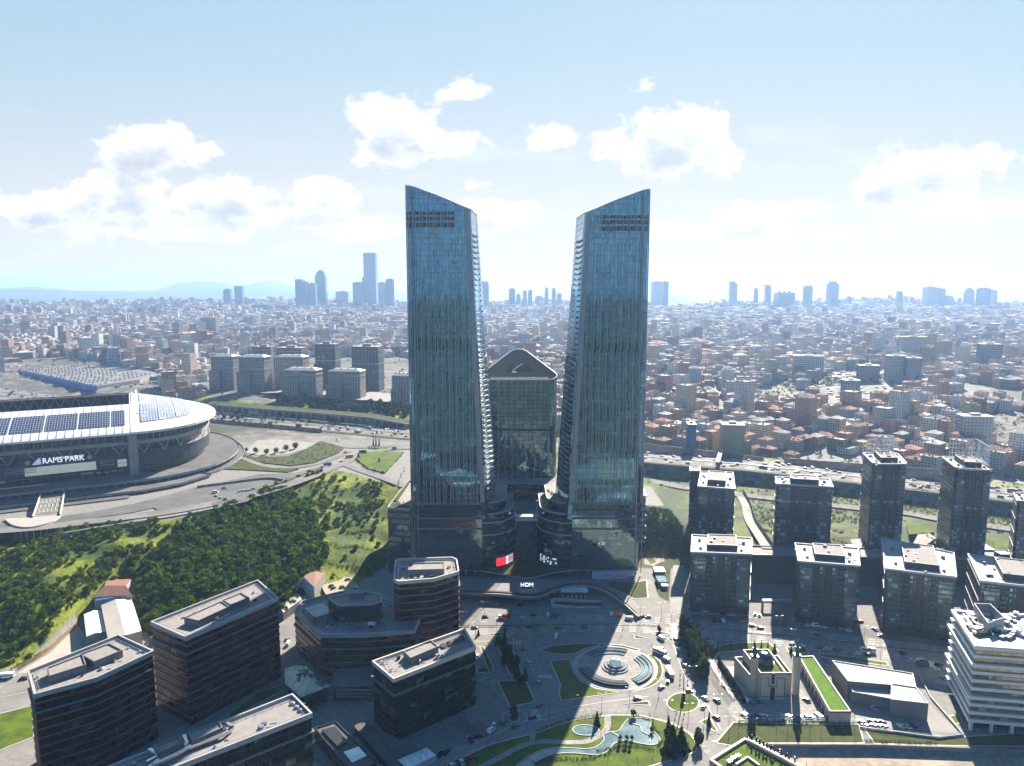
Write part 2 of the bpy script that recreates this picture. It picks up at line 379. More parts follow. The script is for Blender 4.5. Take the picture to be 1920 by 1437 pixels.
of = np.argsort(fx); oc = np.argsort(cx_)
FX, FY = np.array(fx)[of], np.array(fy)[of]; CXX, CYY, CZZ = np.array(cx_)[oc], np.array(cy_)[oc], np.array(cz_)[oc]
CHAN = [P(1330, 1470), P(1380, 1405), P(1440, 1397), P(1640, 1398), P(1790, 1403), P(1930, 1409), P(2300, 1425)]
CHX, CHY = np.array([p.x for p in CHAN]), np.array([p.y for p in CHAN])
def vnoise(x, y, s, seed=0.0):
    """smooth value noise, vectorised"""
    x = x / s + seed * 17.3; y = y / s + seed * 9.1
    xi, yi = np.floor(x), np.floor(y); fx_, fy_ = x - xi, y - yi
    fx_ = fx_ * fx_ * (3 - 2 * fx_); fy_ = fy_ * fy_ * (3 - 2 * fy_)
    h = lambda a, b: np.modf(np.abs(np.sin(a * 127.1 + b * 311.7) * 43758.5453))[0]
    return (h(xi, yi) * (1 - fx_) + h(xi + 1, yi) * fx_) * (1 - fy_) + (h(xi, yi + 1) * (1 - fx_) + h(xi + 1, yi + 1) * fx_) * fy_ - 0.5
def height(x, y):
    x = np.asarray(x, float); y = np.asarray(y, float)
    foot = np.interp(x, FX, FY); crest = np.interp(x, CXX, CYY); cz = np.interp(x, CXX, CZZ)
    t = np.clip((y - foot) / np.maximum(crest - foot, 8), 0, 1)
    h = cz * (0.25 * sstep(0, 1, t) + 0.75 * t)
    wild = sstep(0.02, 0.2, t) * (1 - sstep(0.85, 1, t)) * (x < -80)
    h = h + wild * (vnoise(x, y, 33, 1) * 7 + vnoise(x, y, 12, 2) * 2.5)
    # city beyond
    far = np.interp(y, [760, 900, 1100, 1500, 2200, 3000, 4000, 5000, 6200, 7500, 12000], [28, 34, 42, 52, 60, 74, 96, 122, 134, 90, 40])
    und = vnoise(x, y, 900, 3) * np.interp(y, [900, 1500, 3000, 6000], [0, 10, 34, 50]) + vnoise(x, y, 350, 4) * np.interp(y, [900, 1500, 3000], [0, 8, 14])
    val = np.exp(-(((x - 0.37 * y) / (0.10 * y + 60)) ** 2)) * np.interp(y, [1000, 1250, 2000, 3000], [0, 14, 12, 0])
    h = np.where(y > 700, h + sstep(720, 1000, y) * (far + und - val - h), h)
    fm = np.hypot((x + 800) / 1.25, y - 1430); h = np.where(y > 1000, h + (1 - sstep(130, 260, fm)) * (40 - h), h)
    d, hh, sd = seg_dist(x, y, HWX)
    cv_ = P(58, 1000, 24); h = h - 9 * (1 - sstep(16, 40, np.hypot(x - cv_.x, y - cv_.y))) * (y < crest + 4)
    pm = (x < -70) & (x > -720) & (y > crest) & (sd > 0) & (y > 450); h = np.where(pm, 31.5, h)
    k = np.where((sd > 0) & (x > 95), 1 - sstep(31.2, 33.2, d), 1 - sstep(44, 78, d))
    h = h + (y > 550) * k * (hh - 0.5 - h)
    # lie of the land behind the viewer: a wooded rise
    h = np.where(y < 250, h + sstep(-60, -2600, y) * 150 + sstep(-60, -900, y) * (vnoise(x, y, 700, 5) * 60 + vnoise(x, y, 240, 6) * 30), h)
    ch = np.interp(x, CHX, CHY)
    h = np.where((x > CHX[0]) & (y < ch - 0.4) & (y > 60), -2.7, h)
    # far hills and the sea
    sea = sstep(9000, 11000, y) * sstep(-0.05, 0.12, x / np.maximum(y, 1))
    h = h * (1 - sea) + sea * (-75)
    return h
def height1(x, y): return float(height(np.array([x]), np.array([y]))[0])
def hill_zone(x, y):
    foot = np.interp(x, FX, FY); crest = np.interp(x, CXX, CYY)
    return (y > foot + 1) & (y < crest - 1) & (x < -78)
def axis(lims):
    out = []
    for a, b, st in lims: out += list(np.arange(a, b, st))
    return np.array(out)
gx = axis([(-15500, -4000, 500), (-4000, -1500, 120), (-1500, -700, 40), (-700, 640, 6), (640, 1500, 40), (1500, 4000, 120), (4000, 15501, 500)])
gy = axis([(-6300, -1000, 350), (-1000, 180, 59), (180, 1120, 6), (1120, 2000, 40), (2000, 6500, 110), (6500, 14001, 500)])
GX, GY = np.meshgrid(gx, gy); GZ = height(GX, GY)
GZ = np.where(GY > 13200, -75.0, GZ)
nx, ny = len(gx), len(gy)
me = bpy.data.meshes.new('ground')
vv_ = np.stack([GX.ravel(), GY.ravel(), GZ.ravel()], 1)
ii = np.arange(nx * ny).reshape(ny, nx)
q = np.stack([ii[:-1, :-1].ravel(), ii[:-1, 1:].ravel(), ii[1:, 1:].ravel(), ii[1:, :-1].ravel()], 1)
me.vertices.add(len(vv_)); me.vertices.foreach_set('co', vv_.ravel())
me.loops.add(q.size); me.loops.foreach_set('vertex_index', q.ravel())
me.polygons.add(len(q)); me.polygons.foreach_set('loop_start', np.arange(0, q.size, 4)); me.polygons.foreach_set('loop_total', np.full(len(q), 4))
me.update(calc_edges=True)
me.polygons.foreach_set('use_smooth', [True] * len(q))
# what grows or lies where: r = wild green, g = pavement, b = darker olive ground
foot = np.interp(GX, FX, FY); crest = np.interp(GX, CXX, CYY)
green = sstep(-3, 3, GY - foot) * (1 - sstep(-3, 3, GY - crest)) * (GX < -78)
dH, _, sH = seg_dist(GX, GY, HWX)
bank = ((dH > 34) & (dH < 84) & (GY > 640) & (GY < 1200) & (GX > -700) & (GX < 640) & ~((sH > 0) & (GX < -75))).astype(float)
site_bank = ((dH > 28) & (sH < 0) & (GX > -520) & (GX < -60) & (GY > 850) & (GY < 1085)).astype(float); bank = np.maximum(bank, site_bank)
plateau = ((GY > crest) & (GX > -560) & (GX < -75) & (dH > 60) & (sH > 0) & (GY < 900)).astype(float) * 0.0
slopeR = ((GX > 92) & (GX < 135) & (GY > 520) & (GY < 620)).astype(float)
terr = ((GX > 135) & (GX < 640) & (GY > 500) & (dH > 36) & (sH > 0)).astype(float) * 0.75
behind = (GY < 150).astype(float)
green = np.clip(np.maximum.reduce([green, bank, slopeR, terr, behind]), 0, 1)
city = sstep(780, 900, GY) * (1 - bank)
att = me.color_attributes.new('zone', 'FLOAT_COLOR', 'POINT')
att.data.foreach_set('color', np.stack([green.ravel(), city.ravel(), np.maximum(behind, np.maximum(slopeR, terr) * .8).ravel(), np.ones(nx * ny)], 1).ravel())
gm, nt = newmat('ground_cover')
pos = geo_pos(nt)
za = nd(nt, 'ShaderNodeVertexColor', {'layer_name': 'zone'})
zs = nd(nt, 'ShaderNodeSeparateColor', None, {0: za.outputs[0]})
na = noise(nt, pos, 0.028, 5); nb = noise(nt, pos, 0.35, 5, .65); nc = noise(nt, pos, 0.9, 3)
g1 = mixc(nt, ramp(nt, na, .40, .60), (0.050, 0.090, 0.010), (0.225, 0.260, 0.014))
g1 = mixc(nt, mth(nt, 'MULTIPLY', ramp(nt, nb, .45, .7), .65), g1, (0.016, 0.034, 0.010))
g1 = mixc(nt, mth(nt, 'MULTIPLY', ramp(nt, nc, .56, .72), .4), g1, (0.16, 0.14, 0.04))
g1 = mixc(nt, zs.outputs[2], g1, mixc(nt, ramp(nt, na, .45, .6), (0.020, 0.040, 0.016), (0.060, 0.066, 0.030)))
g1 = mixc(nt, mth(nt, 'MULTIPLY', ramp(nt, noise(nt, pos, 0.018, 6, .7), .54, .60), ramp(nt, zs.outputs[2], .85, .95)), g1, (0.26, 0.22, 0.18))
pave = mixc(nt, ramp(nt, nb, .35, .7), (0.185, 0.18, 0.17), (0.27, 0.258, 0.242))
cityc = mixc(nt, ramp(nt, noise(nt, pos, 0.05, 4, .7), .42, .62), (0.09, 0.085, 0.08), (0.22, 0.20, 0.175))
cityc = mixc(nt, ramp(nt, noise(nt, pos, 0.004, 5, .6), .52, .66), cityc, (0.045, 0.060, 0.028))
base = mixc(nt, zs.outputs[1], pave, cityc)
edge = mth(nt, 'ADD', zs.outputs[0], mth(nt, 'MULTIPLY', mth(nt, 'SUBTRACT', nb, .5), .5))
base = mixc(nt, ramp(nt, edge, .35, .6), base, g1)
pb = pbsdf(nt, Base_Color=base, Roughness=0.85, Specular_IOR_Level=0.2)
bp = nd(nt, 'ShaderNodeBump', None, {'Height': nb, 'Strength': 0.6, 'Distance': mth(nt, 'MULTIPLY', zs.outputs[0], 1.6)})
nt.links.new(bp.outputs[0], pb.inputs['Normal'])
me.materials.append(gm)
ground = bpy.data.objects.new('ground', me); COL.objects.link(ground); tag(ground, kind='structure')
# distant hills at the skyline, and the sea
hillm = plain('far_hill', (0.07, 0.085, 0.05), 0.9, var=.4, scale=.002)
def ridge(name, pts, Y, depth):
    """a long hill whose skyline passes through the given photo points, standing Y metres away"""
    xs = np.linspace(pts[0][0], pts[-1][0], 90); ys = np.interp(xs, [p[0] for p in pts], [p[1] for p in pts])
    m = MB(); rows = []
    for k, (f, dy) in enumerate(((0, -depth), (.55, -depth * .5), (1, 0), (.4, depth * .8))):
        row = []
        for a, b in zip(xs, ys):
            z = HH(b + mnoise.noise(Vector((a * .05, k, 0))) * 1.6, Y)
            row.append((XX(a, b, Y), Y + dy + mnoise.noise(Vector((a * .03, 3 + k, 0))) * depth * .2, -90 + (z + 90) * f))
        rows.append(row)
    for r0, r1 in zip(rows, rows[1:]):
        for i in range(len(xs) - 1): m.face([r0[i], r0[i + 1], r1[i + 1], r1[i]])
    return tag(m.build(name, hillm, smooth=True, weld=True), kind='structure')
ridge('hill', [(-500, 552), (-100, 546), (40, 543), (130, 546), (240, 549), (330, 548), (420, 551), (560, 555), (700, 562)], 9200, 1300)
ridge('hill', [(-700, 545), (0, 541), (60, 538), (140, 545), (290, 545), (330, 531), (390, 527), (430, 534), (470, 534), (505, 526), (545, 536), (600, 545), (760, 550), (900, 562)], 12800, 900)
ridge('hill', [(1190, 566), (1230, 554), (1262, 549), (1300, 556), (1340, 565)], 13600, 500)
ridge('hill', [(1560, 566), (1700, 562), (1830, 557), (1960, 555), (2300, 553), (2700, 556)], 12600, 700)
sea = MB(); sea.face([(-3000, 9000, -60), (15800, 9000, -60), (15800, 14300, -60), (-3000, 14300, -60)])
tag(sea.build('sea', plain('sea_water', (0.03, 0.06, 0.08), 0.12, var=.3, scale=.001)), kind='structure')
# ================================================================== materials shared by buildings
M = {}
M['tower'] = facade('tower_glass', (0.055, 0.19, 0.33), (0.14, 0.35, 0.49), met=0.92, rough=0.04, fw=1.45, fh=3.9, mu=0.10, sv=0.07, frame=(0.045, 0.075, 0.088), tilt=0.0035, blind=0.07, blindcol=(0.16, 0.36, 0.36), fmet=0.5)
M['mid'] = facade('mid_glass', (0.08, 0.15, 0.18), (0.24, 0.32, 0.34), met=0.92, rough=0.05, fw=1.5, fh=3.6, mu=0.07, sv=0.10, frame=(0.04, 0.06, 0.075), tilt=0.02, blind=0.07, blindcol=(0.22, 0.36, 0.36), fmet=0.6)
M['podium'] = facade('podium_glass', (0.15, 0.24, 0.26), (0.30, 0.40, 0.40), met=0.9, rough=0.04, fw=1.2, fh=1.5, mu=0.09, sv=0.07, frame=(0.07, 0.11, 0.13), tilt=0.008, blind=0.0, fmet=0.6)
M['drum'] = facade('drum_glass', (0.03, 0.055, 0.075), (0.09, 0.14, 0.17), met=0.85, rough=0.07, fw=2.4, fh=4.6, mu=0.05, sv=0.34, frame=(0.045, 0.06, 0.075), tilt=0.02, blind=0.05, fmet=0.5)
M['fin'] = plain('fin_metal', (0.42, 0.39, 0.38), 0.42, 0.45, var=.1, scale=.05)
M['strip'] = plain('strip_metal', (0.34, 0.31, 0.31), 0.45, 0.4, var=.08, scale=.08)
M['louver'] = facade('dark_louver', (0.010, 0.012, 0.016), (0.02, 0.022, 0.027), met=0.2, rough=0.4, fw=1.9, fh=20, mu=0.16, sv=0.0, frame=(0.03, 0.06, 0.08), tilt=0.0, blind=0.0)
M['louver2'] = facade('plant_floor_glass', (0.025, 0.085, 0.13), (0.05, 0.14, 0.19), met=0.85, rough=0.08, fw=1.45, fh=20, mu=0.12, sv=0.0, frame=(0.03, 0.05, 0.06), tilt=0.003, blind=0.0)
M['slab'] = plain('pale_slab', (0.42, 0.44, 0.44), 0.5, 0.0, var=.15)
M['rail'] = plain('rail_glass', (0.42, 0.56, 0.56), 0.08, 0.75, var=.2)
M['dark'] = plain('dark_trim_and_shade', (0.018, 0.02, 0.024), 0.4, 0.2, var=.3)  # also the painted shade under the stadium deck and in the arches
M['white'] = plain('white_paint', (0.78, 0.78, 0.77), 0.45, var=.07, scale=.1)
M['lgrey'] = plain('pale_grey', (0.38, 0.38, 0.385), 0.6, var=.12, scale=.1)
M['grey'] = plain('mid_grey', (0.15, 0.155, 0.165), 0.6, var=.15, scale=.2)
M['conc'] = plain('concrete', (0.33, 0.31, 0.29), 0.75, var=.2, scale=.15)
M['gravel'] = plain('roof_gravel', (0.27, 0.25, 0.235), 0.9, var=.2, scale=.5, bump=.2)
M['steel'] = plain('bright_steel', (0.62, 0.64, 0.66), 0.28, 0.85, var=.1)
M['copper'] = plain('copper_band', (0.36, 0.11, 0.06), 0.42, 0.35, var=.25, scale=.2)
M['brown'] = plain('brown_hedge', (0.10, 0.045, 0.03), 0.9, var=.5, scale=2)
M['stone'] = plain('travertine', (0.52, 0.45, 0.37), 0.6, var=.1, scale=.4)
M['water'] = None
M['asph'] = plain('asphalt', (0.135, 0.134, 0.132), 0.8, var=.28, scale=.05, spec=.2, joint=6.0, jm=.85)
M['road'] = plain('road', (0.245, 0.237, 0.225), 0.8, var=.22, scale=.045, spec=.2, joint=8.0, jm=.90)
M['pave'] = plain('paving', (0.33, 0.314, 0.292), 0.8, var=.16, scale=.2, spec=.2, joint=3.0)
M['paint'] = plain('road_paint', (0.72, 0.72, 0.70), 0.6, var=.25, scale=1.5)
M['kerb'] = plain('kerb_stone', (0.43, 0.40, 0.365), 0.7, var=.15, scale=.6)
M['lawn'] = plain('lawn_grass', (0.115, 0.160, 0.010), 0.9, col2=(0.042, 0.078, 0.008), scale=.11, spec=.15, bump=.5)
M['lawn2'] = plain('dull_grass', (0.072, 0.088, 0.014), 0.9, col2=(0.034, 0.044, 0.012), scale=.12, spec=.15, bump=.5)
M['turf'] = plain('bright_turf', (0.10, 0.21, 0.008), 0.9, col2=(0.07, 0.155, 0.008), scale=.3, spec=.15)
M['red'] = plain('red_paint', (0.45, 0.03, 0.025), 0.4, var=.1)
M['orange'] = plain('orange_paint', (0.62, 0.20, 0.02), 0.45, var=.1)
M['yellow'] = plain('yellow_paint', (0.72, 0.42, 0.02), 0.4, var=.08)
M['blue'] = plain('blue_paint', (0.03, 0.16, 0.42), 0.4, var=.15)
M['green'] = plain('green_sign', (0.01, 0.26, 0.14), 0.4, var=.1)
M['terra'] = plain('terracotta', (0.30, 0.135, 0.085), 0.8, var=.3, scale=.6)
M['brick'] = plain('brown_brick', (0.22, 0.10, 0.07), 0.8, var=.25, scale=.6)
M['cream'] = plain('cream_sheet', (0.66, 0.58, 0.47), 0.55, var=.1, scale=.12)
M['pole'] = plain('pole_metal', (0.16, 0.165, 0.17), 0.45, 0.6, var=.2)
M['zinc'] = plain('zinc_dome', (0.05, 0.075, 0.11), 0.3, 0.75, var=.3, scale=.5)
def roundpoly(pl, r, n=6):
    pl = ccw(pl); out = []
    for i in range(len(pl)):
        a, b, c = Vector(pl[i - 1]), Vector(pl[i]), Vector(pl[(i + 1) % len(pl)])
        d1 = (a - b).normalized(); d2 = (c - b).normalized(); ang = d1.angle(d2)
        t = r / math.tan(ang / 2); p, q = b + d1 * t, b + d2 * t
        ctr = b + (d1 + d2).normalized() * (r / math.sin(ang / 2))
        a0 = math.atan2((p-ctr).y,(p-ctr).x); a1 = math.atan2((q-ctr).y,(q-ctr).x); dl = (a1 - a0 + math.pi) % (2 * math.pi) - math.pi
        out += [(ctr.x + r * math.cos(a0 + dl * k / n), ctr.y + r * math.sin(a0 + dl * k / n)) for k in range(n + 1)]
    return out
def text_mesh(s, size, depth=0.15, bold=0.0):
    cu = bpy.data.curves.new('lettering', 'FONT'); cu.body = s; cu.size = size; cu.extrude = depth; cu.offset = bold; cu.align_x = 'CENTER'; cu.align_y = 'CENTER'; cu.resolution_u = 3
    o = bpy.data.objects.new('lettering', cu); COL.objects.link(o)
    me = bpy.data.meshes.new_from_object(o.evaluated_get(bpy.context.evaluated_depsgraph_get()))
    bpy.data.objects.remove(o); bpy.data.curves.remove(cu)
    return me
def lettering(s, size, loc, rot, mat, parent, depth=.15, name='lettering', sx=1.0, bold=0.0):
    o = bpy.data.objects.new(name, text_mesh(s, size, depth, bold)); COL.objects.link(o)
    o.data.materials.clear(); o.data.materials.append(mat)
    o.location = loc; o.rotation_euler = rot; o.scale = (sx, 1, 1)
    if parent: adopt(parent, o)
    return o
# ================================================================== the two leaning towers (mirror images about X = 11)
AX = 11.0
def ai(z): return 40.7 - (266 - z) / 196 * 9.7
def as_(z): return 38.0 - (266 - z) / 200 * 13.5
def ztop(a): return 266 + max(0, a - 40.7) / 45.3 * 17 - 1.2 * math.sin(min(1, max(0, a - 40.7) / 45.3) * math.pi) * -1
def tower(sg, label, dz):
    X = lambda a: AX + sg * a
    root = thing('skyscraper', label, 'skyscraper', (X(60), 525, 0), 'twin leaning glass skyscrapers')
    Z0 = 44.0
    def zt(a): return ztop(a) + dz
    def plan(z): return [(86, 513), (85.4, 508.5), (83.6, 505.2), (80.5, 503.2), (77, 503), (ai(z), 503), (ai(z) - .8, 505), (as_(z) + .3, 533), (as_(z) - .6, 541), (as_(z) + 3, 548), (80, 552), (86, 545)]
    m = MB(); lo = plan(Z0); up = plan(262)
    nseg = len(lo); u = 0.0
    for i in range(nseg):
        j = (i + 1) % nseg
        cols = 8 if i == 4 else 1
        for k in range(cols):
            f0, f1 = k / cols, (k + 1) / cols
            q = []
            for (pp, f, top) in ((lo, f0, 0), (lo, f1, 0), (up, f1, 1), (up, f0, 1)):
                a = pp[i][0] + (pp[j][0] - pp[i][0]) * f; y = pp[i][1] + (pp[j][1] - pp[i][1]) * f
                q.append((X(a), y, zt(a) if top else Z0))
            uv = [((p[0] if i == 4 else u + (f1 - f0 if n in (1, 2) else 0) * math.hypot(lo[j][0] - lo[i][0], lo[j][1] - lo[i][1])), p[2]) for n, p in enumerate(q)]
            if sg > 0: q.reverse(); uv.reverse()
            # plan runs outer -> inner along the front: outward faces
            m.face(q, uv)
        u += math.hypot(lo[j][0] - lo[i][0], lo[j][1] - lo[i][1])
    m.cap([(X(a), y, zt(a) - 1.2) for a, y in up], 0)
    adopt(root, m.build('glass_facade', M['tower']))
    # roof edge
    r = MB()
    ed = [(X(a), y, zt(a)) for a, y in up]
    for a, b in zip(ed, ed[1:] + ed[:1]): r.bar(a, b, .42)
    adopt(root, r.build('roof_edge', M['fin']))
    # vertical fins
    k = 0; a = 83.0
    zones = [(62, 96), (96, 132), (132, 168), (168, 205), (205, 243), (243, 300)]
    while a > 33.5:
        z1 = min(zt(a) - .2, 266 - (40.7 - (a - 3.9)) / 9.7 * 196 if a - 3.9 < 40.7 else 1e9)
        f = MB()
        if z1 > 70:
            w = .52 if k % 2 else .36
            if sg < 0: f.box(X(a), 502.62, 56.5, w, .75, z1 - 56.5)
            else:
                for n, (za, zb) in enumerate(zones):
                    zb2 = min(zb, z1)
                    if zb2 - za > 3:
                        o_ = (n % 2) * .75
                        f.box(X(a + o_), 502.62, 56.5 if n == 0 else za, w, .75, zb2 - (56.5 if n == 0 else za))
            adopt(root, f.build('fin', M['fin']))
        k += 1; a -= 3.1 if k % 2 else 1.75
    for a in (84.9, 79.6):
        f = MB(); y = 506.5 if a > 82 else 502.7
        f.box(X(a), y - .5, 2.0, .55, .8, zt(a) - 3); adopt(root, f.build('corner_fin', M['strip']))
    # pale inclined strip beside the inner edge
    s = MB()
    def sp(z, d, y): return (X(ai(z) + d), y, z)
    za, zb = 56.5, 265.2 + dz
    for (d0, d1, y0, y1) in ((.5, 3.7, 502.75, 502.75),):
        q = [sp(za, d1, y0), sp(za, d0, y0), sp(zb, d0, y0), sp(zb, d1, y0)]
        s.face(q if sg < 0 else q[::-1])
        for d in (d0, d1):
            q = [sp(za, d, 502.98), sp(za, d, 502.75), sp(zb, d, 502.75), sp(zb, d, 502.98)]
            s.face(q); 
    adopt(root, s.build('inclined_strip', M['strip']))
    # plant-floor louvres
    for (z0, z1, a0, a1) in ((262, 264.3, 50.5, 85), (258.2, 260.9, 50.5, 85), (253.6, 256.9, 50.5, 85), (168.6, 171.6, 40.5, 84), (172.4, 175.6, 40.5, 84), (66, 70, 36, 82), (72, 76, 36, 82)):
        l = MB()
        pts = [(85.6, 508.5), (83.75, 504.9), (80.6, 502.85), (77, 502.86), (a0, 502.86)] if a1 > 84.5 else [(a1 - 4.5, 502.86), (a0, 502.86)]
        for p, q in zip(pts, pts[1:]):
            f = [(X(p[0]), p[1], z0 + dz), (X(q[0]), q[1], z0 + dz), (X(q[0]), q[1], z1 + dz), (X(p[0]), p[1], z1 + dz)]
            uv = [(c[0], c[2] + 5) for c in f]
            if sg > 0: f.reverse(); uv.reverse()
            l.face(f, uv)
        adopt(root, l.build('louver_band', M['louver'] if z0 > 200 else M['louver2']))
    # balconies up the inner flank
    z = 61.5
    while z < 250 + dz:
        b = MB()
        def edge(f, out):
            a = ai(z) - .8 + (as_(z) + .3 - ai(z) + .8) * f; return (X(a - out), 505 + 28 * f)
        pl = [edge(.02, -.3), edge(.05, 1.5), edge(.33, 1.9), edge(.36, 1.2), edge(.6, 1.2), edge(.63, 1.9), edge(.96, 1.7), edge(.99, -.3)]
        b.prism(pl, z, z + .34, 0, None, True)
        op = pl[1:7]
        bo = adopt(root, b.build('balcony', M['slab'])); b = MB()
        for p, q in zip(op, op[1:]): b.face([(*p, z + .34), (*q, z + .34), (*q, z + 1.35), (*p, z + 1.35)])
        adopt(bo, b.build('railing', M['rail']))
        z += 3.9
    # base: flat curtain wall and stepped drum on the inner corner
    b = MB()
    ar = [(AX + sg * (33 + 25 * math.cos(t)), 528 + 25 * math.sin(t)) for t in [(-math.pi / 2 if sg > 0 else -math.pi / 2) - sg * math.pi / 2 * k / 10 for k in range(11)]]
    # flat front
    fl = [(X(82), 502.4), (X(33), 502.4)]
    q = [(*fl[0], 5.5), (*fl[1], 5.5), (*fl[1], 45), (*fl[0], 45)]; uv = [(c[0], c[2]) for c in q]
    if sg > 0: q.reverse(); uv.reverse()
    b.face(q, uv)
    q = [(*fl[0], 45), (*fl[1], 45), (fl[1][0], 503.4, 46), (fl[0][0], 503.4, 46)]
    b.face(q if sg < 0 else q[::-1])
    adopt(root, b.build('base_curtain_wall', M['podium']))
    for z_, h_ in ((36.2, 1.4), (44.2, 1.0), (5.2, .7)): g = MB(); g.box(X(57.5), 502.15, z_, 49, .5, h_); adopt(root, g.build('ledge', M['grey']))
    lb = MB()
    lb.face([(X(82), 502.1, 47), (X(33.5), 502.1, 47), (X(33.5), 502.1, 55), (X(82), 502.1, 55)] if sg < 0 else [(X(33.5), 502.1, 47), (X(82), 502.1, 47), (X(82), 502.1, 55), (X(33.5), 502.1, 55)], [(0, 1), (49, 1), (49, 9), (0, 9)])
    lb.box(X(57.7), 502.7, 55, 49, 1.4, 1.5, mi=1)
    adopt(root, lb.build('setback_floor', [M['drum'], M['grey']]))
    for (r, z0, z1, nm) in ((25, 6, 31, 'drum'), (24.2, 31, 40, 'drum'), (22.5, 40.4, 46, 'drum'), (17.5, 46, 53, 'terrace_drum')):
        d = MB()
        c0 = (X(33), 503 + 25)
        pl = [(c0[0] - sg * 0 + sg * -1 * r * math.sin(t), c0[1] - r * math.cos(t)) for t in [math.pi * 0.5 * k / 12 for k in range(13)]]
        tail = [(pl[-1][0], 565), (X(33), 565)]
        d.prism([(X(33), c0[1] - r)] + pl[1:] + tail, z0, z1, 0, 1)
        adopt(root, d.build(nm, [M['drum'], M['pave']]))
        rr = MB()
        pts = [(p[0], p[1], z1 + .55) for p in pl] + [(pl[-1][0], 560, z1 + .55)]
        for p, q in zip(pts, pts[1:]): rr.bar(p, q, .55)
        adopt(root, rr.build('drum_rim', M['lgrey']))
    # colonnade at street level
    for k in range(7):
        c = MB(); c.box(X(38 + 7 * k), 505, 0, 1.4, 1.4, 5.6); adopt(root, c.build('column', M['grey']))
    c = MB(); c.box(X(57), 512, 0, 50, 8, 5.4); adopt(root, c.build('lobby_front', M['dark']))
    return root
TL = tower(-1, 'leaning blue glass skyscraper on the stadium side, with the higher peaked top', 0)
TR = tower(1, 'leaning blue glass skyscraper on the side of the dark apartment blocks, with staggered fins', -2.5)
# wing of the first tower beside the hillside, garden on its roof
w = thing('podium_wing', 'low dark glass wing with planted roof terrace, between the hillside and the higher skyscraper', 'building', (-84, 535, 0))
b = MB(); b.prism([(-75.5, 508), (-75.5, 575), (-88, 590), (-93, 520), (-92.5, 512)], 0, 49, 0, 1); adopt(w, b.build('wall', [M['drum'], M['pave']]))
b = MB(); b.rim([(-75.5, 508), (-75.5, 575), (-88, 590), (-93, 520), (-92.5, 512)], 49, 50.2, .6); adopt(w, b.build('parapet', M['lgrey']))
b = MB(); b.prism([(-91.5, 514), (-77, 511), (-77, 517), (-91, 524)], 49, 50.0, 0); b.prism([(-91, 530), (-88.5, 530), (-86.5, 580), (-88, 585)], 49, 50.2, 0); adopt(w, b.build('planted_bed', M['lawn2']))
# ================================================================== middle tower and the mall between
mt_ = thing('office_tower', 'shorter dark glass tower with a sloping rounded triangular roof, between the twin skyscrapers', 'skyscraper', (7, 640, 0))
pl = roundpoly([(-33.5, 613), (45.5, 613), (6.5, 688)], 9, 7)
zr = lambda y: 133.5 + (y - 613) * 0.33
m = MB(); m.walls(pl, 46, [zr(p[1]) for p in pl], 0); adopt(mt_, m.build('glass_facade', M['mid']))
rt = facade('roof_panels', (0.020, 0.021, 0.025), (0.035, 0.036, 0.04), met=0.0, rough=0.95, fw=1.6, fh=1.6, mu=.12, sv=.12, frame=(0.055, 0.055, 0.055), tilt=0.0, blind=0, spec=0.0, fmet=0.0)
hole = [(-8, 628), (22, 628), (13, 645), (1, 645)]
m = MB(); vs = [[Vector((*p, zr(p[1]) - .1)) for p in pl], [Vector((*p, zr(p[1]) - .1)) for p in hole[::-1]]]; al = vs[0] + vs[1]
for t in tessellate_polygon(vs):
    a = [al[i] for i in t]
    if (a[1] - a[0]).cross(a[2] - a[0]).z < 0: a.reverse()
    m.face(a)
adopt(mt_, m.build('sloping_roof', rt))
m = MB(); m.walls(hole[::-1], 133, [zr(p[1]) - .1 for p in hole[::-1]], 0); m.cap([(*p, 133) for p in hole], 1); adopt(mt_, m.build('roof_well', [M['grey'], M['gravel']]))
m = MB()
for k in range(9): m.box(-5 + 2.8 * k, 630 + (k * 37 % 5), 133, 1.8, 2.4, 2.0 + (k * 13 % 4) * .8, k * .4)
m.box(2, 634, 133, 4, 3, 5, .5); m.bar((0, 626, 140), (10, 640, 145), .3)
adopt(mt_, m.build('roof_plant', M['lgrey']))
m = MB(); ed = [(*p, zr(p[1])) for p in pl]
for a, b in zip(ed, ed[1:] + ed[:1]): m.bar(a, b, .45)
adopt(mt_, m.build('roof_edge', M['white']))
m = MB()
for k in range(4): m.box(-11.5 + 12.2 * k, 616.0, zr(616) - .4, 11.0, 1.5, .75, 0, 0)
for x in (-18, -5.5, 6.7, 18.9, 31): m.box(x, 616.0, zr(616) - .4, 1.0, 1.6, 1.1, 0, 1)
m.box(6.5, 614.9, zr(615) - .3, 50, .3, .8, 0, 1); m.box(6.5, 617.1, zr(617) - .3, 50, .3, .6, 0, 1)
adopt(mt_, m.build('edge_opening', [M['dark'], M['white']]))
for i, t in enumerate((-29, -26, -19.5, -12, -6, 0, 5, 12.5, 20, 25, 32, 38, 41)):
    f = MB(); yy_ = 612.75 if -22 < t < 36 else 613.2 + (abs(t - 7) - 29) * .35
    f.box(t, yy_, 46, .45, .5, zr(613) - 47); adopt(mt_, f.build('fin', M['fin']))
f = MB(); f.box(7, 612.6, 88, 56, .7, 2.2); adopt(mt_, f.build('louver_band', M['dark']))
ml = thing('shopping_mall', 'dark stepped glass mall block with terraces, behind and between the skyscrapers', 'building', (20, 600, 0))
pm = [(-22, 566), (-8, 592), (24, 592), (40, 572), (52, 566), (108, 556), (112, 640), (-40, 640), (-40, 566)]
m = MB(); m.prism(pm, 0, 46, 0, 1); adopt(ml, m.build('wall', [M['drum'], M['pave']]))
for z in (10, 20, 29, 38, 45.4):
    m = MB(); m.band(pm, z, z + .8, .7); adopt(ml, m.build('ledge', M['grey']))
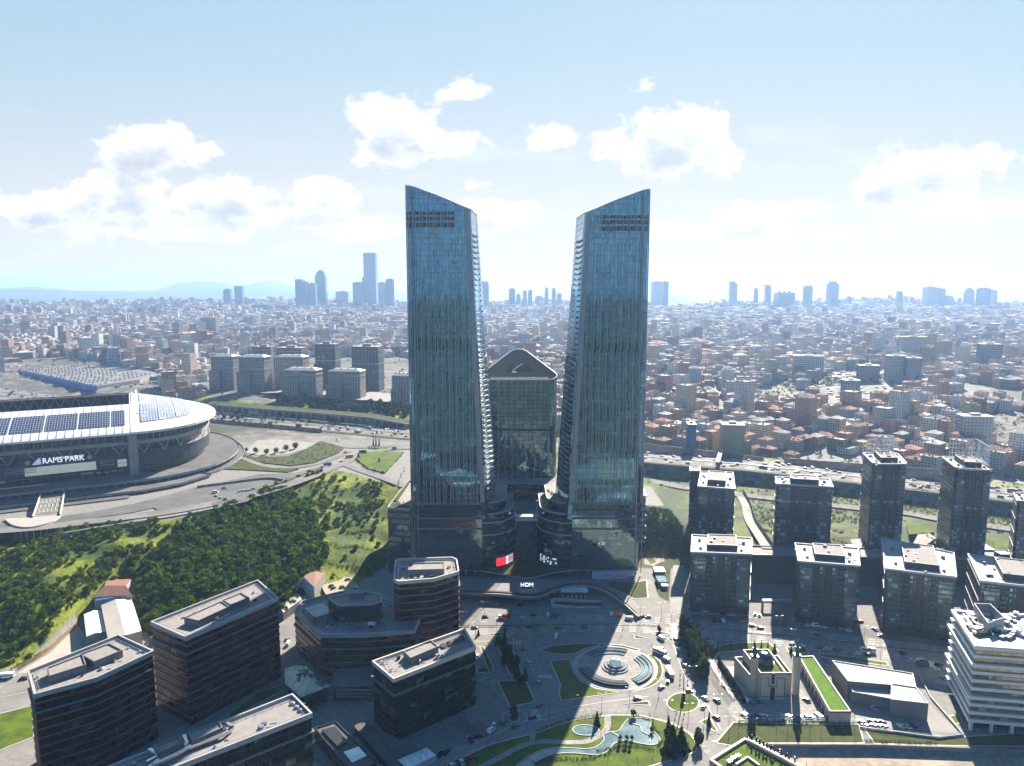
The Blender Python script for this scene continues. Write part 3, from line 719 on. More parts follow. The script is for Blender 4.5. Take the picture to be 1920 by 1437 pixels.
m = MB(); m.prism([(44, 598), (60, 592), (66, 612), (48, 622)], 46, 46.6, 0); adopt(ml, m.build('roof_lawn', M['lawn']))
m = MB(); m.prism(circle(46, 586, 7, 16), 46, 46.3, 0); adopt(ml, m.build('roof_pool', plain('pool_tile', (0.55, 0.66, 0.7), .15, var=.05)))
br = thing('footbridge', 'short white footbridge joining the two drum corners of the skyscrapers', 'bridge', (11, 531, 34))
m = MB(); m.box(11, 531, 34, 17, 6, .5, 0, 1); m.box(11, 528.3, 34.5, 17, .3, 1.6); m.box(11, 533.7, 34.5, 17, .3, 1.6); m.box(11, 531, 37.4, 17.4, 6.4, .4); adopt(br, m.build('deck', [M['white'], M['lgrey']]))
# ---- street-level canopy, screens and drop-off deck
cn = thing('entrance_canopy', 'curved white-edged canopy with grass top, over the entrance between the skyscrapers', 'canopy', (8, 500, 5))
pc = smooth_line([Vector((-28, 500.5, 0)), Vector((-14, 496, 0)), Vector((2, 489, 0)), Vector((14, 487, 0)), Vector((30, 496, 0)), Vector((48, 501.5, 0))], 5)
pts = [(p.x, p.y) for p in pc] + [(48, 506), (30, 520), (-10, 520), (-28, 506)]
m = MB(); m.prism(pts, 5.2, 6.2, 0, 1, True); adopt(cn, m.build('deck', [M['lgrey'], M['lawn2']]))
for x in (-20, -4, 12, 28, 42):
    m = MB(); m.bar((x, 504, 0), (x, 504, 5.2), .5, 0, 8); adopt(cn, m.build('column', M['grey']))
def arcscreen(sg, t0, t1, z0, z1, r=25.4):
    c0 = (AX + sg * 33, 528); out = []
    for k in range(9):
        t = t0 + (t1 - t0) * k / 8; out.append((c0[0] - sg * r * math.sin(t), c0[1] - r * math.cos(t)))
    return out
scr = thing('led_screen', 'lit red and white advertising screen wrapped round the drum of the higher skyscraper', 'screen', (-8, 508, 7))
em = lambda n, c, s: plain(n, c, .4, var=.05, emit=(c4(c), s))
pts = arcscreen(-1, .42, 1.12, 7, 13)
for (i0, i1, mm, nm) in ((0, 4, em('screen_red', (.75, .02, .03), .55), 'red_panel'), (4, 5, em('screen_pale', (.72, .74, .82), .45), 'pale_panel'), (5, 8, em('screen_pink', (.52, .36, .38), .35), 'pink_panel')):
    m = MB(); m.walls(pts[i0:i1 + 1], 7, 13.2, 0, False); adopt(scr, m.build(nm, mm))
m = MB()
for k in (5, 6, 7):
    p, q = Vector(pts[k]), Vector(pts[k + 1]); d = (q - p)
    for f in (.2, .6): a = p + d * f + Vector((0, -.12)); e_ = p + d * (f + .18) + Vector((0, -.12)); m.walls([tuple(a), tuple(e_)], 8.5 + f, 12, 0, False)
adopt(scr, m.build('picture_pattern', M['red']))
scr = thing('led_screen', 'lit pale blue and black advertising screen on the drum of the lower skyscraper', 'screen', (30, 508, 7))
pts = arcscreen(1, 1.12, .42, 7, 13)[::1]
m = MB(); m.walls(pts, 7, 13.2, 0, False); adopt(scr, m.build('panel', em('screen_black', (.02, .03, .04), .3)))
m = MB(); rr_ = random.Random(3)
for k in range(8):
    p, q = Vector(pts[k]), Vector(pts[k + 1]); d = q - p
    for z in (7.4, 8.9, 10.4, 11.8):
        if rr_.random() < .62:
            f0 = rr_.random() * .3; a = p + d * f0 + Vector((0, -.12)); e_ = p + d * (f0 + .45 + rr_.random() * .25) + Vector((0, -.12)); m.walls([tuple(a), tuple(e_)], z, z + 1.1, 0, False)
adopt(scr, m.build('picture_pattern', em('screen_ice', (.40, .62, .72), .45)))
bb = thing('billboard', 'long lavender and white banner board at the foot of the lower skyscraper', 'billboard', (75, 500, 0))
x0, x1 = XX(1110, 1087, 498), XX(1191, 1088, 498)
m = MB(); m.box((x0 + x1) / 2, 498, .3, x1 - x0, .6, 6.2); adopt(bb, m.build('panel', plain('banner', (.44, .42, .60), .5, col2=(.58, .58, .68), scale=.06)))
m = MB(); m.box(x0 + 12, 497.6, 2.6, 6, .1, 2.0, 0, 0); m.box(x0 + 20, 497.6, 2.2, 7, .1, .8, 0, 1); m.box(x1 - 3, 497.6, .5, 5, .1, 2.0, 0, 2); adopt(bb, m.build('picture_pattern', [plain('banner_lilac', (.40, .34, .55), .5), M['orange'], M['grey']]))
bd = P(925, 1064, 4); 
# ================================================================== streets, lawns, fountain, pond (level 0)
def sheet(name, pts, z, mat, kind='structure'):
    m = MB(); m.cap([(x, y, z) for x, y in pts]); return tag(m.build(name, mat), kind=kind)
def sm(pts, k=4, z=0.0, closed=True): return [(p.x, p.y) for p in smooth_line([P(a, b, z) for a, b in pts], k, closed)]
def lawn(pts, mat='lawn', k=1, h=.16, z=0.0, kerb=.75, name='lawn'):
    pl = ccw(sm(pts, k, z) if k > 1 else poly(pts, z))
    m = MB(); m.prism(inset(pl, kerb), z, z + h - .03, 0); tag(m.build(name, M[mat]), kind='structure')
    m = MB(); m.rim(pl, z, z + h, kerb); tag(m.build('kerb', M['kerb']), kind='structure')
def strip(name, pts, w, mat, z=0.03, k=5, closed=False):
    L = smooth_line([P(a, b, 0) for a, b in pts], k, closed)
    m = MB(); m.ribbon([(p.x, p.y, z) for p in L], -w / 2, w / 2, 0, 0, closed); return tag(m.build(name, mat), kind='structure')
sheet('road', poly([(300, 1150), (520, 1165), (860, 1158), (1010, 1150), (1180, 1146), (1290, 1156), (1420, 1172), (1560, 1190), (1700, 1206), (1800, 1220), (2100, 1265), (2100, 1310), (1760, 1258), (1640, 1238), (1500, 1216), (1440, 1208), (1340, 1196), (1290, 1186), (1200, 1190), (1100, 1196), (980, 1200), (905, 1196), (860, 1196), (700, 1200), (300, 1200)]), .02, M['road'])
sheet('road', poly([(905, 1197), (985, 1199), (1000, 1240), (1045, 1300), (1055, 1318), (1165, 1302), (1226, 1292), (1246, 1262), (1244, 1240), (1228, 1212), (1205, 1188), (1245, 1184), (1268, 1200), (1282, 1240), (1310, 1290), (1345, 1330), (1380, 1385), (1400, 1440), (1370, 1445), (1300, 1375), (1262, 1352), (1205, 1338), (1130, 1336), (1068, 1346), (1000, 1372), (900, 1415), (800, 1460), (700, 1520), (640, 1520), (760, 1440), (880, 1390), (960, 1352), (1010, 1330), (985, 1290), (960, 1235)]), .032, M['road'])
sheet('road', poly([(1288, 1196), (1330, 1196), (1348, 1232), (1400, 1310), (1440, 1400), (1416, 1410), (1385, 1350), (1340, 1290)]), .026, M['asph'])
sheet('road', poly([(-300, 1330), (-60, 1292), (100, 1268), (190, 1250), (420, 1200), (560, 1165), (560, 1185), (430, 1235), (300, 1270), (60, 1330), (-60, 1360), (-300, 1420)]), .024, M['road'])
strip('road', [(-200, 1455), (-40, 1425), (60, 1398), (200, 1360)], 13, M['road'], .02)
sheet('parking_lot', poly([(1297, 1152), (1420, 1158), (1560, 1172), (1700, 1186), (1800, 1198), (1800, 1216), (1700, 1204), (1560, 1187), (1420, 1170), (1297, 1158)]), .028, M['asph'])
sheet('parking_lot', poly([(1372, 1318), (1425, 1306), (1500, 1304), (1556, 1352), (1380, 1354), (1364, 1330)]), .03, M['pave'])
sheet('parking_lot', poly([(1600, 1310), (1745, 1322), (1800, 1376), (1606, 1360)]), .03, plain('pale_asphalt', (.29, .28, .26), .8, var=.15, scale=.08, spec=.2))
sheet('pavement', poly([(1030, 1375), (1080, 1352), (1140, 1340), (1205, 1340), (1262, 1354), (1300, 1375), (1370, 1445), (1360, 1450), (1290, 1380), (1255, 1360), (1200, 1346), (1140, 1346), (1080, 1358)]), .04, M['pave'])
sheet('pavement', poly([(1420, 1290), (1500, 1290), (1560, 1352), (1430, 1318)]), .045, M['pave'])
sheet('car_park_ramp', poly([(898, 1280), (931, 1278), (948, 1318), (1008, 1360), (985, 1376), (930, 1330)]), .036, plain('worn_setts', (.30, .28, .28), .8, spec=.2, col2=(.15, .135, .14), scale=.35))
lawn([(1030, 1239), (1072, 1236), (1076, 1260), (1090, 1277), (1118, 1291), (1164, 1299), (1052, 1315), (1046, 1300), (1050, 1285)])
lawn([(1008, 1219), (1035, 1211), (1080, 1207), (1125, 1206), (1124, 1211), (1098, 1217), (1078, 1227), (1055, 1228), (1032, 1226)], 'lawn2')
lawn([(1134, 1207), (1168, 1210), (1204, 1219), (1195, 1222), (1165, 1215), (1135, 1211)], 'lawn2')
lawn([(1213, 1230), (1221, 1227), (1238, 1240), (1244, 1257), (1239, 1275), (1221, 1289), (1183, 1299), (1210, 1286), (1227, 1271), (1231, 1252), (1224, 1238)], k=2)
lawn([(1249, 1318), (1254, 1308), (1266, 1301), (1281, 1299), (1296, 1301), (1308, 1309), (1312, 1318), (1308, 1328), (1297, 1335), (1280, 1337), (1264, 1334), (1253, 1327)], k=3)
lawn([(1310, 1354), (1331, 1344), (1347, 1372), (1340, 1373)]); lawn([(1168, 1321), (1216, 1314), (1221, 1324)], 'lawn2'); lawn([(1219, 1186), (1236, 1184), (1255, 1187), (1258, 1190), (1235, 1191)], 'lawn2')
lawn([(1249, 1197), (1261, 1196), (1264, 1207)], 'lawn2'); lawn([(1188, 1191), (1216, 1197), (1189, 1199)], 'lawn2')
lawn([(890, 1193), (935, 1187), (952, 1188), (953, 1193), (915, 1193)], 'lawn2'); lawn([(886, 1202), (920, 1203), (925, 1208), (884, 1206)]); lawn([(898, 1212), (908, 1213), (924, 1246), (927, 1261), (916, 1262)]); lawn([(893, 1252), (914, 1251), (919, 1262), (893, 1262)])
lawn([(927, 1203), (940, 1202), (962, 1218), (980, 1262), (982, 1268), (955, 1266), (942, 1235)], 'lawn2'); lawn([(932, 1277), (987, 1276), (1004, 1314), (1000, 1318), (955, 1327)], 'lawn2'); lawn([(898, 1276), (912, 1272), (928, 1274), (930, 1278), (898, 1279)])
lawn([(1325, 1226), (1345, 1212), (1375, 1206), (1440, 1204), (1462, 1222), (1448, 1224), (1400, 1220), (1350, 1224), (1338, 1240), (1352, 1262), (1352, 1284), (1392, 1300), (1366, 1302)], 'lawn')
lawn([(1472, 1213), (1510, 1213), (1518, 1226), (1478, 1224)]); lawn([(1535, 1225), (1600, 1232), (1664, 1242), (1668, 1250), (1600, 1242), (1537, 1232)]); lawn([(1120, 1088), (1190, 1092), (1213, 1088), (1216, 1122), (1190, 1124), (1160, 1110)], 'lawn2', z=.02)
lawn([(-160, 1372), (0, 1338), (62, 1322), (66, 1382), (0, 1408), (-120, 1440)], 'lawn'); lawn([(1340, 1394), (1374, 1354), (1500, 1357), (1612, 1358), (1622, 1395), (1440, 1395), (1396, 1404)], 'lawn2', z=0)
lawn([(1618, 1366), (1790, 1382), (1960, 1372), (1990, 1402), (1790, 1400), (1640, 1396)], 'lawn2'); lawn([(1778, 1342), (1800, 1340), (1806, 1356), (1790, 1360)]); lawn([(480, 1300), (536, 1280), (540, 1290), (430, 1350), (424, 1340)], 'lawn')
# park with pond
PK = [(905, 1402), (960, 1385), (1005, 1374), (1068, 1352), (1133, 1342), (1178, 1341), (1210, 1344), (1256, 1356), (1291, 1374), (1306, 1394), (1303, 1411), (1261, 1426), (1180, 1452), (1100, 1490), (900, 1500), (850, 1440)]
lawn(PK, 'lawn', k=3, h=.2)
wm, nt = newmat('pond_water')
nz = noise(nt, geo_pos(nt), .9, 3)
bp = nd(nt, 'ShaderNodeBump', None, {'Height': nz, 'Strength': .25, 'Distance': .1})
pb = pbsdf(nt, Base_Color=mixc(nt, ramp(nt, noise(nt, geo_pos(nt), .12, 4), .4, .62), (.09, .165, .19), (.16, .25, .27)), Roughness=.12, Specular_IOR_Level=.8); nt.links.new(bp.outputs[0], pb.inputs['Normal']); M['water'] = wm
def pool(name, pts, k=3, z=.26, rim='kerb', already=False):
    pl = ccw(pts if already else sm(pts, k))
    m = MB(); m.cap([(x, y, z) for x, y in inset(pl, .25)]); tag(m.build('water', M['water']), kind='structure')
    m = MB(); m.rim(pl, 0.05, z + .22, .45); tag(m.build('kerb', M[rim]), kind='structure')
pool('pond', [(1170, 1356), (1180, 1349), (1203, 1347), (1222, 1353), (1221, 1367), (1232, 1378), (1239, 1390), (1225, 1399), (1195, 1395), (1173, 1391), (1153, 1396), (1140, 1410), (1123, 1418), (1108, 1417), (1060, 1414), (1023, 1421), (985, 1445), (955, 1450), (990, 1420), (1023, 1405), (1060, 1403), (1100, 1405), (1120, 1400), (1132, 1388), (1130, 1379), (1145, 1373), (1160, 1371)])
pool('pond', [(1073, 1369), (1082, 1362), (1100, 1360), (1118, 1365), (1124, 1371), (1118, 1379), (1100, 1381), (1080, 1378)])
strip('path', [(860, 1460), (930, 1425), (980, 1399), (1020, 1391), (1065, 1393), (1100, 1391), (1122, 1381), (1138, 1366), (1139, 1343)], 3.2, M['pave'], .235)
strip('path', [(1000, 1372), (998, 1388), (1000, 1396)], 2.4, M['pave'], .232)
for pts in ([(1184, 1357), (1200, 1362), (1204, 1372), (1218, 1380), (1218, 1392)], [(1146, 1373), (1158, 1380), (1162, 1388)]):
    L = smooth_line([P(*p, .3) for p in pts], 5); m = MB()
    for a, b in zip(L, L[1:]): m.bar(a, b, .35)
    tag(m.build('kerb', M['kerb']), kind='structure')
# fountain
c0 = (P(1150, 1213) + P(1150, 1294)) / 2; c0.x = (P(1073, 1246).x + P(1232, 1246).x) / 2
RF = (P(1232, 1246).x - P(1073, 1246).x) / 2
FXc, FYc = c0.x, c0.y
m = MB(); m.cap([(x, y, .05) for x, y in circle(FXc, FYc, RF, 56)]); tag(m.build('pavement', M['pave']), kind='structure')
m = MB(); m.ribbon([(x, y, .06) for x, y in circle(FXc, FYc, RF - 1.2, 56)], -1.1, 1.1, 0, 0, True); tag(m.build('path', plain('pale_paving', (.42, .39, .36), .8, var=.1, spec=.2)), kind='structure')
for (a0, a1, st) in ((62, 138, 2), (186, 282, 4), (-62, 36, 3)):
    a0, a1 = math.radians(a0), math.radians(a1)
    p_ = thing('arc_pool', {2: 'curved water basin on the boulevard side of the round fountain', 4: 'curved stepped basin on the shaded lawn side of the fountain', 3: 'curved stepped basin full of water beside the crescent lawn'}[st], 'pool', (FXc, FYc, 0), 'curved basins round the fountain')
    r1, r0 = RF * .86, RF * .60; dr = (r1 - r0) / st
    for k in range(st):
        ra, rb = r0 + dr * k, r0 + dr * (k + 1); z = .35 + .28 * k
        pl = circle(FXc, FYc, rb, 22, a0, a1) + circle(FXc, FYc, ra, 22, a1, a0)
        q = MB(); q.cap([(x, y, z) for x, y in pl]); adopt(p_, q.build('water', M['water']))
        q = MB()
        for rr, zz in ((rb, z + .2), (ra, z + .12)):
            arc = circle(FXc, FYc, rr, 24, a0, a1)
            q = MB()
            for a, b in zip(arc, arc[1:]): q.walls([a, b], 0.02, zz, 0, False); q.walls([b, a], 0.02, zz, 0, False); q.bar((*a, zz), (*b, zz), .16)
            adopt(p_, q.build('basin_rim', M['grey'] if k < st - 1 else M['brown']))
ft = thing('fountain', 'round three-tiered fountain basin in the middle of the circular plaza', 'fountain', (FXc, FYc, 0))
RB = (P(1176, 1246).x - P(1126, 1246).x) / 2
for (r, z, nm) in ((RB, .7, 'lower_basin'), (RB * .78, 1.5, 'middle_basin'), (RB * .55, 2.3, 'upper_basin')):
    q = MB(); q.rim(circle(FXc, FYc, r, 36), 0, z, .5); adopt(ft, q.build(nm, M['conc']))
    q = MB(); q.cap([(x, y, z - .15) for x, y in circle(FXc, FYc, r - .4, 36)]); adopt(ft, q.build('water', M['water']))
q = MB()
for k in range(40):
    a = 2 * math.pi * k / 40; r = RB * .5; h = 2.2 + 3.2
    pr = None
    for t in (0, .25, .5, .75, 1):
        p = (FXc + r * (1 - t * .75) * math.cos(a), FYc + r * (1 - t * .75) * math.sin(a), 2.2 + 3.0 * (1 - (1 - 2 * t * .62) ** 2))
        if pr: q.bar(pr, p, .07)
        pr = p
adopt(ft, q.build('water_jet', plain('spray', (.8, .84, .86), .3, var=.05)))
# road markings, guard rail
def marks(px_pts, w=.22, dash=None, z=.055, k=5):
    L = smooth_line([P(a, b, z) for a, b in px_pts], k); m = MB()
    if not dash: m.ribbon([tuple(p) for p in L], -w / 2, w / 2)
    else:
        acc = 0.0
        for a, b in zip(L, L[1:]):
            d = (b - a).length; n = max(1, int(d / (dash * 2)))
            for i in range(n):
                p, q_ = a.lerp(b, i / n), a.lerp(b, (i + .5) / n); m.ribbon([tuple(p), tuple(q_)], -w / 2, w / 2)
    return tag(m.build('road_marking', M['paint']), kind='structure')
for dy in (-11, -7, -3): marks([(560, 1172 + dy), (860, 1170 + dy), (1010, 1168 + dy), (1180, 1166 + dy), (1290, 1176 + dy), (1420, 1186 + dy), (1600, 1206 + dy), (1900, 1246 + dy)], .36, 3.0)
for dy in (4, 8, 12, 16): marks([(560, 1172 + dy), (860, 1172 + dy), (1010, 1170 + dy), (1180, 1168 + dy), (1290, 1178 + dy), (1420, 1190 + dy), (1600, 1211 + dy), (1900, 1251 + dy)], .36, 3.0)
marks([(770, 1437), (880, 1398), (960, 1362), (1020, 1340), (1075, 1326), (1150, 1314), (1215, 1306)], .2); marks([(790, 1445), (900, 1402), (990, 1362), (1060, 1338), (1120, 1328)], .2, 2)
marks([(975, 1215), (990, 1240), (1010, 1275), (1030, 1300)], .22, 2.5); marks([(990, 1212), (1005, 1237), (1028, 1275)], .22, 2.5); marks([(1262, 1208), (1274, 1242), (1290, 1278), (1322, 1318), (1352, 1368)], .25); marks([(-200, 1345), (0, 1308), (120, 1282), (240, 1255)], .2); marks([(1335, 1390), (1368, 1385)], .4)
c_ = P(965, 1346); marks_ = MB(); marks_.ribbon([(x, y, .06) for x, y in circle(c_.x, c_.y, 6.2, 36)], -.12, .12, 0, 0, True); tag(marks_.build('road_marking', M['paint']), kind='structure')
for i in range(8):
    a = P(1010 + i * 3.4, 1268 + i * .1, .06); q = MB(); q.box(a.x, a.y, .055, .5, 3.2, .012); tag(q.build('road_marking', M['paint']), kind='structure')
def zebra(a, b, n, w=.55, l=4.0):
    p, q = P(*a), P(*b); r = math.atan2(q.y - p.y, q.x - p.x)
    m = MB()
    n = max(3, int((q - p).length / 1.7))
    for i in range(n): c = p.lerp(q, (i + .5) / n); m.box(c.x, c.y, .05, w, l, .015, r)
    tag(m.build('road_marking', M['paint']), kind='structure')
zebra((948, 1206), (978, 1206), 12); zebra((1262, 1168), (1264, 1196), 12); zebra((1212, 1182), (1232, 1188), 8); zebra((1330, 1200), (1342, 1216), 8); zebra((1000, 1330), (1012, 1352), 9)
gr = thing('guard_rail', 'long dark central guard rail along the boulevard', 'barrier', P(1100, 1175))
m = MB(); L = smooth_line([P(a, b) for a, b in ((860, 1176), (1010, 1174), (1180, 1172), (1232, 1174))], 6)
L2 = smooth_line([P(a, b) for a, b in ((1345, 1183), (1420, 1188), (1600, 1208), (1780, 1228), (1960, 1254))], 6)
for LL in (L, L2):
    for a, b in zip(LL, LL[1:]):
        m.bar(a + Vector((0, 0, .75)), b + Vector((0, 0, .75)), .14); m.bar(a + Vector((0, 0, .4)), b + Vector((0, 0, .4)), .08); m.bar(a, a + Vector((0, 0, .8)), .08)
adopt(gr, m.build('rail', M['dark']))
# raised drop-off road with brown hedge and pale parapet, ramp kiosk
dk = thing('drop_off_deck', 'curved raised drop-off road with brown hedge, in front of the mall entrance', 'road deck', P(990, 1112))
edge = smooth_line([P(a, b, 5.2) for a, b in ((780, 1112), (870, 1114), (940, 1116), (985, 1121), (1012, 1119), (1035, 1110), (1062, 1102), (1095, 1100), (1130, 1105), (1160, 1120), (1196, 1148))], 5)
back = [P(a, b, 5.2) for a, b in ((1215, 1140), (1175, 1106), (1135, 1092), (1080, 1086), (990, 1084), (860, 1085), (780, 1088))]
zf = lambda p: 5.2 if p.x < P(1110, 1100, 5).x else max(.1, 5.2 - (p.x - P(1110, 1100, 5).x) * .13)
top = [(p.x, p.y, zf(p)) for p in edge + back]
m = MB(); m.cap(top); m.cap([(x, y, z - 1.1) for x, y, z in top], 0, True)
e3 = [(p.x, p.y, zf(p)) for p in edge]
for a, b in zip(e3, e3[1:]): m.face([(a[0], a[1], a[2] - 1.3), (b[0], b[1], b[2] - 1.3), (b[0], b[1], b[2] + .5), (a[0], a[1], a[2] + .5)])
adopt(dk, m.build('deck', M['road']))
m = MB()
for a, b in zip(e3, e3[1:]): m.bar((a[0], a[1], a[2] + .55), (b[0], b[1], b[2] + .55), .4)
adopt(dk, m.build('parapet', M['lgrey']))
m = MB(); hl = [(x, y + 3.2, z) for x, y, z in e3]
for a, b in zip(hl, hl[1:]): m.face([(a[0], a[1] - 1.1, a[2] + .1), (b[0], b[1] - 1.1, b[2] + .1), (b[0], b[1] - .9, b[2] + 1.1), (a[0], a[1] - .9, a[2] + 1.1)]); m.face([(a[0], a[1] - .9, a[2] + 1.1), (b[0], b[1] - .9, b[2] + 1.1), (b[0], b[1] + 1.0, b[2] + 1.1), (a[0], a[1] + 1.0, a[2] + 1.1)])
adopt(dk, m.build('hedge', M['brown']))
for k in range(6):
    a = e3[2 + k * 6]; m = MB(); m.bar((a[0], a[1] + 4, 0), (a[0], a[1] + 4, a[2] - 1), .45, 0, 8); adopt(dk, m.build('pier', M['conc']))
m = MB(); m.box(P(915, 1128).x, P(915, 1128).y + 14, 0, 70, .5, 3.9); adopt(dk, m.build('shop_front', M['drum']))
sg_ = thing('letter_sign', 'white HOM letters standing on the brown hedge in front of the mall', 'sign', P(988, 1103, 6))
a = P(988, 1103, 5.3); lettering('HOM', 3.9, (a.x, a.y - 1, 8.0), (math.pi / 2, 0, 0), em('sign_white', (.85, .88, .95), .6), sg_, .3)
q = MB(); q.box(a.x, a.y - .8, 5.3, 7.5, .4, 1.3); adopt(sg_, q.build('base', M['dark']))
sg_ = thing('shop_sign', 'pale letter B sign on the dark shop front under the drop-off road', 'sign', P(880, 1122))
a = P(880, 1118); lettering('B', 4.0, (a.x, a.y + 5, 3.2), (math.pi / 2, 0, 0), em('sign_pale', (.6, .75, .85), .4), sg_, .2)
q = MB(); q.box(a.x + 9, a.y + 5.4, .8, 26, .3, 4.4); adopt(sg_, q.build('panel', M['dark']))
kk = thing('kiosk', 'white flat-roofed kiosk with red fascia beside the ramp', 'kiosk', P(1076, 1120))
x0, x1 = P(1052, 1122), P(1102, 1122); w_ = x1.x - x0.x; xm = (x0.x + x1.x) / 2
for (nm, z0, h, s, mm) in (('wall', 0, 3.4, .9, 'dark'), ('fascia', 3.4, 1.1, 1.0, 'red'), ('roof', 4.5, .35, 1.02, 'white')):
    q = MB(); q.box(xm, x0.y + 5, z0, w_ * s, 11 * s, h); adopt(kk, q.build(nm, M[mm]))
q = MB()
for k in range(6): q.box(xm - w_ * .42 + k * w_ * .165, x0.y - .9, 0, w_ * .1, .3, 2.4)
adopt(kk, q.build('shop_window', M['lgrey']))
rp = thing('ramp_wall', 'white curved retaining wall of the underpass ramp in front of the kiosk', 'wall', P(1080, 1135))
L = smooth_line([P(a, b) for a, b in ((1128, 1130), (1085, 1130), (1045, 1129), (1034, 1133), (1036, 1139), (1060, 1141), (1085, 1141), (1128, 1139))], 5); q = MB()
n_ = len(L)
for i, (a, b) in enumerate(zip(L, L[1:])):
    h0, h1 = [3.2 * (1 - abs(t / n_ - .42) * 1.7) + .2 for t in (i, i + 1)]
    for s_ in (0, 1):
        f = [(a.x, a.y, 0), (b.x, b.y, 0), (b.x, b.y, max(.2, h1)), (a.x, a.y, max(.2, h0))]; q.face(f if s_ else f[::-1])
    q.bar((a.x, a.y, max(.2, h0)), (b.x, b.y, max(.2, h1)), .22)
adopt(rp, q.build('wall', M['white']))
q = MB(); q.cap([(p.x, p.y, .06) for p in L]); adopt(rp, q.build('ramp_floor', M['dark']))
# river channel in front, with its wall
cw = thing('channel_wall', 'long grey concrete retaining wall along the dry channel below the mosque lawn', 'wall', P(1640, 1398))
q = MB()
for a, b in zip(CHAN[1:], CHAN[2:]):
    q.face([(a.x, a.y - .5, -2.9), (b.x, b.y - .5, -2.9), (b.x, b.y - .5, .7), (a.x, a.y - .5, .7)]); q.face([(a.x, a.y - .5, .7), (b.x, b.y - .5, .7), (b.x, b.y + .2, .7), (a.x, a.y + .2, .7)]); q.face([(b.x, b.y + .2, 0), (a.x, a.y + .2, 0), (a.x, a.y + .2, .7), (b.x, b.y + .2, .7)])
adopt(cw, q.build('wall', plain('stained_concrete', (.26, .25, .235), .8, col2=(.15, .145, .135), scale=.12)))
q = MB(); q.cap([(P(1380, 1405).x - 4, 120, -2.6), (420, 120, -2.6), (420, CHAN[-1].y - .6, -2.6)] + [(p.x, p.y - .6, -2.6) for p in CHAN[::-1][:-1]])
tag(q.build('channel_bed', plain('silt', (.40, .33, .24), .9, col2=(.22, .18, .13), scale=.05)), kind='structure')
# ================================================================== office blocks on the hillside road
M['office'] = facade('office_glass', (0.005, 0.007, 0.010), (0.022, 0.030, 0.035), met=0.7, rough=0.05, fw=1.35, fh=3.75, mu=0.09, sv=0.12, frame=(0.006, 0.0065, 0.0075), tilt=0.015, blind=0.14, blindcol=(0.06, 0.15, 0.16), fmet=.2)
M['office2'] = facade('office_bronze_glass', (0.008, 0.011, 0.010), (0.04, 0.052, 0.042), met=0.7, rough=0.05, fw=1.35, fh=3.75, mu=0.12, sv=0.10, frame=(0.03, 0.03, 0.025), tilt=0.02, blind=0.14, blindcol=(0.16, 0.22, 0.18), fmet=.2)
M['ochre'] = facade('side_reflection_glass', (0.18, 0.17, 0.12), (0.32, 0.30, 0.22), met=0.8, rough=0.06, fw=1.35, fh=3.75, mu=0.10, sv=0.10, frame=(0.05, 0.045, 0.03), tilt=0.02, blind=0.1, blindcol=(0.3, 0.3, 0.24), fmet=.2)  # unused; tan puts the hillside's reflection into the pane colour
def along(a, b, f): return (a[0] + (b[0] - a[0]) * f, a[1] + (b[1] - a[1]) * f)
